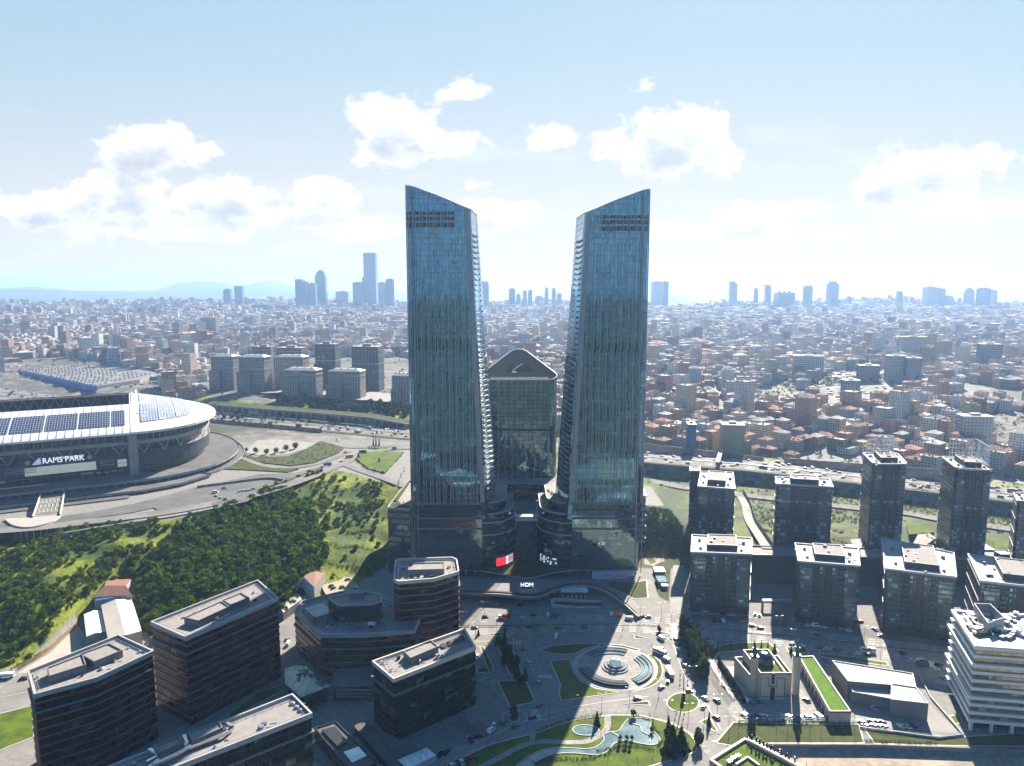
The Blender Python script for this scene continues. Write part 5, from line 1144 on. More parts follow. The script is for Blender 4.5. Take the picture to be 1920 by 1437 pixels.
# shop signs on the street blocks
for (a, b, wd, mm, lb) in ((1306, 1120, 14, 'cream', 'pale shop sign on the corner apartment block'), (1372, 1127, 21, 'sign_b', 'white-blue lit shop sign on the corner apartment block'), (1393, 1130, 13, 'sign_b', 'short blue-white shop sign at the end of the corner apartment block'), (1524, 1147, 7, 'red', 'small red shop sign under the white stepped roof block'), (1547, 1149, 28, 'sign_b', 'long pale shop sign under the white stepped roof block'), (1575, 1151, 18, 'red', 'red shop awning under the white stepped roof block'), (1663, 1160, 28, 'red', 'long red shop awning near the sunlit street gap'), (1748, 1168, 24, 'red', 'red shop awning near the white office building')):
    if mm == 'sign_b': mt3 = em('sign_blue', (.50, .66, .85), .35)
    else: mt3 = M[mm]
    Y = P(a, b + 16, 0).y - 1.5; x = XX(a, b, Y); z = HH(b, Y); w2 = wd * Y / 1330 * 1.02; t = thing('shop_sign', lb, 'sign', (x, Y, z), 'shop signs under the apartment blocks'); m = MB(); m.box(x, Y, z - .7, w2, .5, 1.3); adopt(t, m.build('panel', mt3))
    m = MB()
    for i in range(max(3, int(w2 / 1.1))): m.box(x - w2 * .42 + i * w2 * .84 / max(2, int(w2 / 1.1) - 1), Y - .3, z - .4, .45, .06, .35 + (i * 7 % 3) * .15)
    adopt(t, m.build('lettering', M['white'] if mm == 'red' else M['dark']))
# ================================================================== mosque quarter
mq = thing('mosque', 'pale stone mosque with square blocks, grass roofs and a dark zinc dome', 'mosque', P(1448, 1302))
def blk(px, z, z0=0, mat='stone', nm='wall', roof='lawn', dep=1.0):
    pl = ccw(poly(px, z)); m = MB(); m.walls(pl, z0, z, 0); m.cap([(x, y, z - dep) for x, y in inset(pl, .6)], 1); m.rim(pl, z - dep - .1, z + .02, .6); adopt(mq, m.build(nm, [M[mat], M[roof]])); return pl
mp = blk([(1426, 1262), (1474, 1261.5), (1441, 1217), (1393, 1218)], 15)
blk([(1406, 1266), (1424, 1266), (1393, 1231), (1377, 1232)], 11, nm='side_wing'); blk([(1473, 1262), (1485, 1262), (1459, 1229), (1449, 1229)], 12, nm='side_wing')
dc = P(1432.5, 1242, 14.5)
m = MB(); R_ = 4.7; m.lathe(dc.x, dc.y, [(R_ + .3, 13.8), (R_ + .3, 15.2), (R_, 15.2)] + [(R_ * math.cos(t) + .01, 15.4 + (int(i) % 2) * .12 + R_ * 1.02 * math.sin(t)) for i, t in enumerate([math.pi / 2 * k / 9 for k in range(10)])], 28); adopt(mq, m.build('dome', M['zinc'], smooth=False))
m = MB(); m.bar((dc.x, dc.y, 20), (dc.x, dc.y, 22.5), .12); adopt(mq, m.build('finial', M['zinc']))
fy = min(p[1] for p in mp); a, b = P(1424, 1303), P(1473, 1302); xm = (mp[0][0] + mp[1][0]) / 2
fl_ = sorted(mp, key=lambda p: p[1])[:2]; xm = (fl_[0][0] + fl_[1][0]) / 2; ym = (fl_[0][1] + fl_[1][1]) / 2
m = MB(); m.box(xm, ym - .05, 0, 2.2, .5, 7); m.box(xm, ym - .05, 9, 1.4, .5, 6.1); adopt(mq, m.build('door', M['dark']))
m = MB()
for s in (-1, 1):
    for (x0, x1, z0, z1) in ((1.9, 6.3, 2, 2.2), (1.9, 6.3, 12, 12.2), (6.1, 6.3, 2, 12), (1.9, 2.1, 8, 12)): m.box(xm + s * (x0 + x1) / 2, ym - .08, z0, x1 - x0, .3, z1 - z0)
m.box(xm, ym - .1, 7.6, 5.2, .4, .2)
adopt(mq, m.build('wall_inlay', M['dark']))
m = MB(); m.prism(poly([(1381, 1240), (1404, 1278), (1402, 1282), (1378, 1246)], 5), .5, 8, 0); adopt(mq, m.build('side_window', M['office']))
m = MB(); m.prism(poly([(1363, 1250), (1378, 1250), (1408, 1302), (1396, 1305)], .8), 0, .8, 0); adopt(mq, m.build('stair', M['stone']))
for (bx, by, ty, lb) in ((1412, 1304, 1232, 'square stone minaret with dark lantern on the roundabout side of the mosque'), (1491, 1301, 1230, 'square stone minaret with dark lantern on the green-roofed hall side of the mosque')):
    p = P(bx, by); h = HH(ty, p.y); t = thing('minaret', lb, 'minaret', p, 'minarets of the mosque'); m = MB(); m.box(p.x, p.y, 0, 3.0, 3.0, h); adopt(t, m.build('shaft', M['stone']))
    m = MB(); m.box(p.x, p.y, h, 3.3, 3.3, .9); m.box(p.x, p.y, h + .9, 1.7, 1.7, 3.6); m.box(p.x, p.y, h + 4.5, 1.9, 1.9, .4); m.lathe(p.x, p.y, [(.95, h + 4.9), (.5, h + 6), (.06, h + 8.6), (.01, h + 8.6)], 8); adopt(t, m.build('lantern', M['zinc'])); m = MB(); m.box(p.x + .6, p.y - 1.52, 1, .18, .1, h - 2); adopt(t, m.build('slit', M['dark']))
gh = thing('green_roof_hall', 'long stone hall with bright turf roof and an arcade, beside the mosque courtyard', 'hall', P(1560, 1345)); pl = ccw(poly([(1498, 1231), (1525, 1229.5), (1596, 1334), (1555.5, 1334)], 6.5)); m = MB(); m.walls(pl, 0, 6.5); m.rim(pl, 5.6, 6.6, .7); adopt(gh, m.build('wall', M['stone']))
m = MB(); m.cap([(x, y, 6.0) for x, y in inset(pl, .65)]); adopt(gh, m.build('turf_roof', M['turf']))
s_ = [p for p in pl]; west = sorted(pl, key=lambda p: p[0])
A_, B_ = P(1500, 1243, 0), P(1554.5, 1349, 0); A_ = Vector((*poly([(1498, 1231)], 6.5)[0], 0)); B_ = Vector((*poly([(1555.5, 1334)], 6.5)[0], 0)); nv = Vector((-(B_ - A_).y, (B_ - A_).x, 0)).normalized()
if nv.x > 0: nv = -nv
for k in range(9): p = A_.lerp(B_, (k + .5) / 9) + nv * .12; m = MB(); m.box(p.x, p.y, .2, 3.4, .5, 4.0, math.atan2((B_ - A_).y, (B_ - A_).x)); adopt(gh, m.build('arcade_opening', M['dark']))
gb = thing('flat_warehouse', 'low grey warehouse with wide pale flat roofs, between the turf-roofed hall and the white office', 'warehouse', P(1660, 1300))
for (px, z, nm) in (([(1560, 1238), (1712, 1262), (1718, 1288), (1590, 1277)], 9, 'rear_hall'), ([(1591, 1278), (1672, 1290), (1671, 1310), (1599, 1297)], 6.5, 'low_wing'), ([(1671, 1281), (1718, 1288), (1741, 1319), (1670, 1311)], 9.3, 'front_hall')):
    pl = ccw(poly(px, z)); m = MB(); m.walls(pl, 0, z - .2, 0); m.cap([(x, y, z - .5) for x, y in pl], 1); m.rim(pl, z - .6, z, .4, 2); adopt(gb, m.build(nm, [M['grey'], plain('membrane_roof', (.40, .38, .36), .75, var=.08, scale=.1), M['lgrey']]))
a, b = P(1672, 1337), P(1738, 1346); m = MB(); m.box((a.x + b.x) / 2, a.y - .6, .5, (b.x - a.x) * .9, .6, 5); adopt(gb, m.build('shop_window', M['office']))
# white office building
wo = thing('white_office', 'white office building with horizontal bands, angled side and crowded roof plant, by the picture edge', 'office building', P(1850, 1350))
Wp = [Vector((*P(a, b, 42.5)[:2], 0)) for a, b in ((1830, 1213), (2040, 1228), (1990, 1150), (1896, 1156), (1787, 1147))]
Wl = [tuple(p[:2]) for p in Wp]
wg = facade('white_office_glass', (.25, .22, .14), (.55, .46, .28), met=.7, rough=.08, fw=1.1, fh=4.05, mu=.10, sv=.36, frame=(.10, .11, .11), tilt=.02, blind=.2, blindcol=(.5, .42, .28), fmet=.1)
m = MB(); m.walls(ccw(Wl), 5, 42, 0); adopt(wo, m.build('glass_facade', wg))
for k in range(10):
    z = 5 + k * 4.05; m = MB(); m.band(ccw(Wl), z - .2, z + 1.35, .9 if k not in (3, 7) else 1.9); adopt(wo, m.build('floor_band', M['white']))
m = MB(); m.rim(inset(ccw(Wl), -.8), 41.6, 43.4, 1.6); adopt(wo, m.build('parapet', M['white'])); m = MB(); m.cap([(x, y, 42.2) for x, y in ccw(Wl)]); adopt(wo, m.build('roof', M['lgrey']))
m = MB(); c = P(1880, 1165, 44)
q = [tuple(P(a, b, 48)[:2]) for a, b in ((1826, 1131), (1857, 1132), (1884, 1158), (1852, 1168))]; m.rim(ccw(q), 42.2, 48, .4); adopt(wo, m.build('plant_screen', M['lgrey']))
m = MB(); rr_ = random.Random(5)
for k in range(26):
    p = P(1812 + rr_.random() * 100, 1152 + rr_.random() * 40, 43); s = 1 + rr_.random() * 2.2
    if p.x > Wp[1].x: continue
    m = MB(); m.box(p.x, p.y, 42.2, s * 1.3, s, .8 + rr_.random() * 1.8, rr_.random()); adopt(wo, m.build('roof_unit', M['steel'] if k % 3 else M['white']))
m = MB()
for L in ([(1812, 1150), (1830, 1170), (1850, 1176), (1862, 1190)], [(1806, 1152), (1826, 1178)]):
    L = [P(a, b, 43.6) for a, b in L]
    m = MB()
    for a, b in zip(L, L[1:]): m.bar(a, b, .6)
    adopt(wo, m.build('duct', M['steel']))
m = MB()
for k in range(22):
    p = P(1815 + rr_.random() * 110, 1150 + rr_.random() * 46, 43); s = .8 + rr_.random() * 1.6
    if p.x < Wp[1].x: m = MB(); m.box(p.x, p.y, 42.2, s * 1.6, s, .6 + rr_.random() * 1.6, rr_.random()); adopt(wo, m.build('roof_unit', M['grey']))
m = MB(); m.box(Wp[0].x + 14, Wp[0].y + 12, 42.2, 14, .5, 1.8, .2); adopt(wo, m.build('roof_hedge', M['lawn2']))
for k in range(6): p = Wp[0].lerp(Wp[1], .02 + k * .19); m = MB(); m.box(p.x, p.y + .6, 0, 1.2, 1.2, 5); adopt(wo, m.build('pillar', M['white']))
m = MB(); m.walls(ccw(inset(ccw(Wl), 3)), 0, 5); adopt(wo, m.build('lobby_front', M['office']))
# building with letters in the corner
cb = thing('corner_building', 'cream-edged building with grass roof and big dark roof letters, at the bottom corner', 'building', P(1430, 1437, 0))
pl = ccw(poly([(1396, 1385), (1330, 1426), (1420, 1490), (1512, 1446)], 8)); m = MB(); m.walls(pl, -5, 8); m.rim(pl, 7, 8.6, 1.1, 1); adopt(cb, m.build('wall', [M['lgrey'], plain('peach_rim', (.62, .46, .35), .6, var=.1)]))
m = MB(); m.cap([(x, y, 7.5) for x, y in inset(pl, 1)]); adopt(cb, m.build('turf_roof', M['lawn']))
A_, B_ = P(1402, 1386, 9), P(1512, 1444, 9); rot = math.atan2(B_.y - A_.y, B_.x - A_.x); word = 'LHHAPAT'
for i, ch in enumerate(word): p = A_.lerp(B_, .06 + i * .125); lettering(ch, 3.6, (p.x, p.y, 10.7), (math.pi / 2, 0, rot + math.pi), M['dark'], cb, .3, sx=1.0, bold=.06)
m = MB(); m.bar(A_, B_, .28); m.bar(A_ + Vector((0, 0, .8)), B_ + Vector((0, 0, .8)), .12)
for k in range(6): p = A_.lerp(B_, k / 5); m.bar(p, p + Vector((0, 0, 3.6)), .1); m.bar(p + Vector((0, 0, 3)), p + Vector((-1.5, -3, -1.4)), .07)
adopt(cb, m.build('sign_frame', M['dark']))
m = MB()
for a, b in ((1375, 1424), (1384, 1420), (1368, 1430)): p = P(a, b, 8); m.box(p.x, p.y, 7.5, 1.8, 1.4, 1.5, .5)
adopt(cb, m.build('roof_plant', M['steel'])); m = MB(); q = [P(a, b, 8) for a, b in ((1380, 1434), (1402, 1420), (1424, 1436))]
for a, b in zip(q, q[1:]): m.bar(a, b, .6)
adopt(cb, m.build('inner_parapet', plain('peach_rim2', (.62, .46, .35), .6)))
# ================================================================== stadium
SO = P(245, 812, 79); SU = Vector((.8806, .47386)); SV = Vector((-.47386, .8806))
def sw(s, t): return (SO.x + SU.x * s + SV.x * t, SO.y + SU.y * s + SV.y * t)
SL, SW_, CAPL = 150.0, 220.0, 84.0
def sgrad(off=0.0, n=26):
    """outline of the roof pulled in by off: straight front, round ends"""
    h = SW_ / 2 - off; L = CAPL - off; out = []
    for k in range(n + 1):
        a = -math.pi / 2 + math.pi * k / n; out.append((L * max(0, math.cos(a)) ** .92, SW_ / 2 + h * math.sin(a)))
    for k in range(n + 1):
        a = math.pi / 2 + math.pi * k / n; out.append((-SL - L * max(0, -math.cos(a)) ** .92, SW_ / 2 + h * math.sin(a)))
    return out
st = thing('stadium', 'white-roofed football stadium with solar panels, oval end towards the motorway and lettering on its front', 'stadium', (*sw(-60, 110), 31))
sol = facade('solar_panel', (.02, .035, .10), (.05, .075, .17), met=.6, rough=.15, fw=2.3, fh=4.6, mu=.16, sv=.10, frame=(.42, .43, .46), tilt=.006, blind=.0, fmet=.2)
sol2 = facade('end_panel', (.20, .26, .36), (.32, .38, .46), met=.5, rough=.2, fw=2.6, fh=3.4, mu=.14, sv=.16, frame=(.62, .64, .66), tilt=.01, blind=.2, blindcol=(.5, .55, .62), fmet=.1)
whr = plain('roof_white', (.74, .74, .73), .45, var=.08, scale=.05)
def roofz(d): return 79 + 18 * min(1, max(0, d) / 66) ** .85
rings = [(0, sgrad(0)), (4, sgrad(4)), (12, sgrad(12)), (30, sgrad(30)), (48, sgrad(48)), (66, sgrad(66))]
m = MB()
# side roofs and caps: grid of rings; the cap interior is closed with the same rise
for (d0, r0), (d1, r1) in zip(rings, rings[1:]):
    n = len(r0)
    for i in range(n):
        j = (i + 1) % n; m.face([(*sw(*r0[i]), roofz(d0)), (*sw(*r0[j]), roofz(d0)), (*sw(*r1[j]), roofz(d1)), (*sw(*r1[i]), roofz(d1))])
# end roofs run on to the seam
for sgn, s0 in ((1, 0), (-1, -SL)):
    r = [p for p in rings[-1][1] if (p[0] > .2 if sgn > 0 else p[0] < -SL - .2)]
    pl = [(s0, 66)] + r + [(s0, SW_ - 66)] if sgn > 0 else [(s0, SW_ - 66)] + r + [(s0, 66)]
    m.cap([(*sw(*p), 97) for p in pl])
r0 = rings[0][1]
for i in range(len(r0)):
    j = (i + 1) % len(r0); m.face([(*sw(*r0[i]), 77.2), (*sw(*r0[j]), 77.2), (*sw(*r0[j]), 79), (*sw(*r0[i]), 79)])
    q = rings[2][1]; m.face([(*sw(*r0[j]), 77.2), (*sw(*r0[i]), 77.2), (*sw(*q[i]), 80), (*sw(*q[j]), 80)])
adopt(st, m.build('roof', whr, smooth=False))
def roofpatch(nm, s0, s1, d0, d1, mat, dz=.35, side=0):
    m = MB(); t = lambda d: d
    m.face([(*sw(s0, d0), roofz(d0) + dz), (*sw(s1, d0), roofz(d0) + dz), (*sw(s1, d1), roofz(d1) + dz), (*sw(s0, d1), roofz(d1) + dz)], [(s0, d0), (s1, d0), (s1, d1), (s0, d1)]); adopt(st, m.build(nm, mat))
# front solar fields follow the curved roof in slices
edges = [-150, -123, -96, -69.5, -43, -16.5, -4]
for a, b in zip(edges, edges[1:]):
    m = MB(); ds = [14, 24, 34, 44, 50]
    for d0, d1 in zip(ds, ds[1:]): m.face([(*sw(a + 1.2, d0), roofz(d0) + .4), (*sw(b - .4, d0), roofz(d0) + .4), (*sw(b - .4, d1), roofz(d1) + .4), (*sw(a + 1.2, d1), roofz(d1) + .4)], [(a, d0), (b, d0), (b, d1), (a, d1)])
    adopt(st, m.build('solar_field', sol))
m = MB()
for s0, s1 in ((9, 24), (25, 40), (41, 54)):
    def lim(s): return 110 - 96 * math.sqrt(max(0.02, 1 - (s / 74) ** 2))
    def zz(s, t):
        # height of the cap at (s, t): by distance to the outline
        best = min(math.hypot(s - p[0], t - p[1]) for p in r0); return roofz(best) + .6
    for k in range(12):
        f = lambda s, k: lim(s) + 4 + (SW_ - 2 * lim(s) - 8) * k / 12
        q = [(s0, f(s0, k)), (s1, f(s1, k)), (s1, f(s1, k + 1)), (s0, f(s0, k + 1))]; m.face([(*sw(*p), zz(*p)) for p in q], [p for p in q])
adopt(st, m.build('end_panel_field', sol2))
m = MB()
for (a, b) in (((2.5, 66), (2.5, 154)), ((7, 40), (7, 180))): m.bar((*sw(*a), roofz(a[1])), (*sw(*b), 97.3), .9)
for k in range(8): p = sw(-1.5 - (k % 2) * 3, 72 + k * 3.2); m.box(*p, 97, 1.2, 1.2, .9, .5, 1)
adopt(st, m.build('roof_seam', [whr, M['dark']]))
m = MB()
for k in range(16):
    s0, s1 = -SL + SL * k / 16, -SL + SL * (k + 1) / 16
    for t in (152.0, 154.0):
        m.bar((*sw(s0, t), 85), (*sw(s1, t), 85), .5); m.bar((*sw(s0, t), 96.4), (*sw(s1, t), 96.4), .7)
        m.bar((*sw(s0, t), 85), (*sw((s0 + s1) / 2, t), 96.4), .55); m.bar((*sw((s0 + s1) / 2, t), 96.4), (*sw(s1, t), 85), .55)
adopt(st, m.build('roof_truss', plain('truss_paint', (.34, .29, .24), .6, var=.1)))
m = MB()
for k in range(12): z0 = 44 + k * 3.2; q0, q1 = 168 - (12 - k) * 4.2, 168 - (11 - k) * 4.2; m.face([(*sw(-SL, q0), z0), (*sw(0, q0), z0), (*sw(0, q1), z0 + 3.2), (*sw(-SL, q1), z0 + 3.2)])
m.face([(*sw(-SL, 170), 80), (*sw(0, 170), 80), (*sw(0, 170), 96), (*sw(-SL, 170), 96)])
adopt(st, m.build('stand', plain('seat_mix', (.05, .03, .03), .7, col2=(.02, .02, .025), scale=.4)))
# outer wall in tiers
def oring(off, z0, z1, mat, nm, ext=0): 
    pl = [sw(*p) for p in sgrad(off)]; m = MB(); m.walls(ccw(pl), z0, z1, 0); adopt(st, m.build(nm, mat))
navy = facade('navy_cladding', (.030, .036, .060), (.045, .052, .08), met=.3, rough=.4, fw=7, fh=5, mu=.01, sv=.02, frame=(.02, .02, .03), tilt=0, blind=0)
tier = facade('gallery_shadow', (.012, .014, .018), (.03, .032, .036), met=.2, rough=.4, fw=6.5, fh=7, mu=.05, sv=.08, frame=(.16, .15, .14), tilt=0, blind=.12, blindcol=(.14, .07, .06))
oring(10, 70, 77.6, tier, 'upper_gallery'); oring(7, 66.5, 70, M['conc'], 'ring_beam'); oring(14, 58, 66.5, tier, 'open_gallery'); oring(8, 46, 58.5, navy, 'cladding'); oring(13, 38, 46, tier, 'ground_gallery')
m = MB(); pl7, pl14 = [sw(*p) for p in sgrad(6.6)], [sw(*p) for p in sgrad(14)]
for i in range(len(pl7)):
    j = (i + 1) % len(pl7); m.face([(*pl7[i], 70.05), (*pl7[j], 70.05), (*pl14[j], 70.05), (*pl14[i], 70.05)]); m.face([(*pl7[i], 58.55), (*pl7[j], 58.55), (*pl14[j], 58.55), (*pl14[i], 58.55)])
adopt(st, m.build('gallery_floor', M['conc']))
def spos(d, off): # walk along the front (d<0) and round the end (d>0)
    if d <= 0: return Vector(sw(d, off))
    a = -math.pi / 2 + d / 97.0; return Vector(sw((CAPL - off) * max(0, math.cos(a)) ** .92, SW_ / 2 + (SW_ / 2 - off) * math.sin(a)))
for k in range(13):
    d = -118 + k * 21.5; m = MB()
    if abs(d) < 6: continue
    p, q, r = spos(d - 6, 6.8), spos(d, 6.8), spos(d + 6, 6.8); m.bar((*p, 66.5), (*q, 58), .42); m.bar((*r, 66.5), (*q, 58), .42); adopt(st, m.build('raking_strut', M['lgrey']))
for k in range(36):
    d = -140 + k * 7; p = spos(d, 7.5); m = MB(); m.bar((*p, 70), (*p, 77.8), .32); adopt(st, m.build('column', M['lgrey']))
m = MB()
for k in range(24):
    s = -SL + SL * k / 23; pr = None
    for d in (0.5, 4, 12, 30, 48, 65): q = (*sw(s, d), roofz(d) + .12); m.bar(pr, q, .16) if pr else None; pr = q
r12 = sgrad(9)
for k in range(3, 24):
    a, b = rings[0][1][k], rings[2][1][k]; m.bar((*sw(*a), 79.1), (*sw(*b), roofz(12) + .1), .16)
adopt(st, m.build('roof_seam', M['grey']))
m = MB(); g_r = [(*sw(*p), 79.05) for p in sgrad(.2)]
for a, b in zip(g_r, g_r[1:]): m.bar(a, b, .35)
adopt(st, m.build('gutter', M['steel']))
m = MB(); p = sw(1, 5.5); m.box(*p, 33, 8, 6, 43, math.atan2(SU.y, SU.x)); adopt(st, m.build('stair_tower', M['conc']))
m = MB()
for s in (-1.6, 1.6): p = sw(1 + s, 2.3); m.box(*p, 34, 1.1, .5, 41, math.atan2(SU.y, SU.x))
adopt(st, m.build('stair_rib', M['lgrey']))
fa = math.atan2(SU.y, SU.x)
def fpanel(s0, s1, z0, z1, mat, nm, off=7.6): m = MB(); c = sw((s0 + s1) / 2, off); m.box(*c, z0, s1 - s0, .5, z1 - z0, fa); return adopt(st, m.build(nm, mat))
scrn = plain('pale_screen', (.60, .62, .52), .4, col2=(.50, .54, .47), scale=.3, emit=((.6, .64, .5, 1), .12))
fpanel(-85, -30, 46.0, 53.6, scrn, 'screen'); fpanel(-62, -39, 59.2, 61.2, scrn, 'screen', 6.4)
for z in (53.2, 49.5): fpanel(-12.5, -5, z - 3.2, z, scrn, 'screen')
for z in (54, 52, 50): fpanel(-27, -14.5, z - 1.1, z - .2, plain('grey_louver', (.22, .27, .32), .5), 'louver'); fpanel(-100, -76, z - 1.1, z - .2, plain('grey_louver', (.2, .2, .2)), 'louver')
p = sw(-55, 6.4); lo_ = lettering('RAMS PARK', 7.2, (*p, 58.6), (math.pi / 2, 0, fa), em('sign_stadium', (.62, .68, .88), .45), st, .25); lo_.scale.x = 32.0 / max(1.0, lo_.dimensions.x)
for s in (-82, -34.5):
    p = sw(s, 6.4); m = MB(); R = Matrix.Translation((*p, 58.4)) @ Matrix.Rotation(fa, 4, 'Z') @ Matrix.Rotation(math.pi / 2, 4, 'X')
    for r, z, mi in ((1.9, .15, 0), (1.45, .22, 1), (.9, .29, 0)): m.face([tuple(R @ Vector((r * math.cos(t), r * math.sin(t), z))) for t in [2 * math.pi * k / 20 for k in range(20)]], None, mi)
    adopt(st, m.build('emblem', [plain('crest_white', (.65, .62, .68), .5, var=.05), plain('crest_rose', (.45, .16, .20), .5, var=.2)]))
m = MB()
for k in range(5): c = sw(-75.4 + k * .5, 6.4); m.box(*c, 56.2 + k * 1.15, 6.4 - k * 1.05, .3, .6, fa)
adopt(st, m.build('logo', em('sign_stadium2', (.55, .62, .85), .3)))
fpanel(-42.5, -32, 42.2, 44, M['yellow'], 'banner', 8.5)
for s0, s1, z in ((-30, -20, 43), (-18, -8, 43.2), (-118, -100, 43)):
    for k in range(5): fpanel(s0 + (s1 - s0) * k / 5, s0 + (s1 - s0) * (k + .9) / 5, z - 1.6, z, M[('cream', 'yellow', 'rail', 'orange', 'lgrey')[k]], 'banner', 9.5)
# concourse decks
def deck(off, z, th, nm):
    pl = ccw([sw(*p) for p in sgrad(off)]); m = MB(); m.cap([(x, y, z) for x, y in pl], 1); m.walls(pl, z - th, z + .9); adopt(st, m.build(nm, [M['conc'], M['asph']]))
deck(-22, 38, 1.4, 'concourse'); deck(-27, 33.2, 1.2, 'lower_deck')
dp = ccw([sw(-190, -46), sw(8, -46), sw(40, -36), sw(66, -14), sw(50, 10), sw(-190, 0)]); m = MB(); m.cap([(x, y, 34.2) for x, y in dp], 1); m.walls(dp, 33.0, 35.1); adopt(st, m.build('lower_deck', [M['conc'], M['asph']]))
m = MB(); m.walls(inset(dp, 1.5), 29, 33.1); adopt(st, m.build('under_deck_shade', M['dark']))  # solid dark wall stands for the shade under the deck
for k in range(22): p = sw(-180 + k * 9, -45.2); m = MB(); m.box(*p, 30, 1.0, .8, 3.2, fa); adopt(st, m.build('column', M['conc']))
dq = ccw([sw(-190, -58), sw(-4, -58), sw(-4, -46), sw(-190, -46)]); m = MB(); m.cap([(x, y, 32.35) for x, y in dq]); adopt(st, m.build('service_apron', M['asph']))
for k in range(34):
    d = -135 + k * 8; p = spos(d, -20.5); m = MB(); m.box(*p, 30, .9, .9, 7, fa); adopt(st, m.build('column', M['conc']))
# entrance stair fan in front of the stadium
sf = thing('entrance_stair', 'sunlit stepped entrance structure with curved terrace, projecting in front of the stadium', 'stairs', P(80, 960, 33))
qa, qb, qc, qd = P(76, 931, 37.5), P(121, 925, 37.5), P(113, 967, 33), P(62, 971, 33); n_ = 28
m = MB()
for k in range(n_):
    a, b = qa.lerp(qd, k / n_), qb.lerp(qc, k / n_); c, d = qb.lerp(qc, (k + 1) / n_), qa.lerp(qd, (k + 1) / n_); m.face([(d.x, d.y, a.z), (c.x, c.y, b.z), tuple(b), tuple(a)], None, 0 if k > 3 else 1); m.face([tuple(d), tuple(c), (c.x, c.y, b.z), (d.x, d.y, a.z)], None, 0)
adopt(sf, m.build('flight', [M['conc'], M['dark']]))
m = MB()
for f in (.2, .42, .64, .86): a, b = qa.lerp(qd, f), qb.lerp(qc, f); m.bar(a + Vector((0, 0, .9)), b + Vector((0, 0, .9)), .35)
for k in range(7):
    for f in (.24, .46, .68): a = qa.lerp(qd, f).lerp(qb.lerp(qc, f), k / 6.5); b = qa.lerp(qd, f + .14).lerp(qb.lerp(qc, f + .14), k / 6.5); m.bar(a + Vector((0, 0, .6)), b + Vector((0, 0, .6)), .2)
adopt(sf, m.build('handrail', M['cream']))
m = MB()
for a, b in ((qa, qd), (qb, qc)): m.bar(a + Vector((0, 0, 1.0)), b + Vector((0, 0, 1.0)), .7); m.face([(a.x, a.y, 22), (b.x, b.y, 22), tuple(b), tuple(a)]); m.face([(b.x, b.y, 22), (a.x, a.y, 22), tuple(a), tuple(b)])
adopt(sf, m.build('side_wall', M['cream']))
tpx = smooth_line([P(a, b, 33) for a, b in ((8, 973), (22, 984), (48, 989), (80, 984), (104, 975), (114, 966))], 5); m = MB(); pl = ccw([tuple(p[:2]) for p in tpx] + [tuple(qd[:2])]); m.prism(pl, 31.6, 33.2, 0, 1, True); adopt(sf, m.build('terrace', [M['cream'], plain('terrace_floor', (.40, .36, .33), .8, var=.1, spec=.2)]))
for k in range(12): p = tpx[2 + k * 2]; m = MB(); m.bar((p.x, p.y + .8, 18), (p.x, p.y + .8, 31.6), .5); adopt(sf, m.build('column', M['cream']))
# ================================================================== motorway
def hwline(): return [tuple(p) for p in HW]
def ribbon_obj(name, w0, w1, dz, mat, i0=0, i1=None, kind='structure'):
    m = MB(); m.ribbon(hwline()[i0:i1], w0, w1, dz); return tag(m.build(name, mat), kind=kind)
rd = plain('motorway_road', (.215, .207, .20), .85, var=.2, scale=.03, spec=.1, joint=12.0, jm=.9)
ribbon_obj('road', -27, -1.2, 0.02, rd); ribbon_obj('road', 1.2, 22, 0.02, rd); ribbon_obj('verge', -1.2, 1.2, .12, M['lawn2']); ribbon_obj('verge', 22, 30, .05, M['lawn2'])
for w in (-22.5, -18.5, -14.5, -10.5, -6.5, 5.5, 9.5, 13.5, 17.5):
    m = MB(); H_ = hwline()
    for i in range(len(H_) - 1):
        d = math.dist(H_[i], H_[i + 1]); n = max(1, int(d / 14))
        for k in range(n):
            a = [H_[i][c] + (H_[i + 1][c] - H_[i][c]) * k / n for c in range(3)]; b = [H_[i][c] + (H_[i + 1][c] - H_[i][c]) * (k + .4) / n for c in range(3)]; m.ribbon([a, b], w - .15, w + .15, .05)
    tag(m.build('road_marking', M['paint']), kind='structure')
gr2 = thing('guard_rail', 'steel median guard rail along the whole motorway', 'barrier', P(600, 800, 32)); m = MB(); H_ = hwline()
for a, b in zip(H_, H_[1:]): m.bar((a[0], a[1], a[2] + .8), (b[0], b[1], b[2] + .8), .16)
adopt(gr2, m.build('rail', M['steel']))
def line_at(i, w): return offset_line(H_, w)[i]
OFFS = {}
def hw_at(f, w):
    """a point of the motorway: f in photo columns is found by bisection on X/Y, w to the right"""
    if w not in OFFS: OFFS[w] = [(*q, H_[i][2]) for i, q in enumerate(offset_line(H_, w))]
    L = OFFS[w]
    for a, b in zip(L, L[1:]):
        pa, pb = PX(*a)[0], PX(*b)[0]
        if pa <= f <= pb: t = (f - pa) / (pb - pa); return Vector([a[k] + (b[k] - a[k]) * t for k in range(3)]), math.atan2(b[1] - a[1], b[0] - a[0])
    return None
aw = thing('arcade_wall', 'long retaining wall with a row of dark arches, along the far side of the motorway', 'retaining wall', hw_at(560, -31)[0])
fs = list(np.linspace(386, 766, 45)); m = MB(); pts = [hw_at(f, -30)[0] for f in fs]
hgt = lambda i: 11.0 if i < 36 else 11.0 - (i - 36) * .6
for i, (a, b) in enumerate(zip(pts, pts[1:])):
    h0, h1 = hgt(i), hgt(i + 1); m.face([a, b, b + Vector((0, 0, h1)), a + Vector((0, 0, h0))]); m.bar(a + Vector((0, -.3, h0)), b + Vector((0, -.3, h1)), .5)
adopt(aw, m.build('wall', plain('arcade_stone', (.30, .285, .28), .8, var=.12, scale=.2)))
vg = MB()
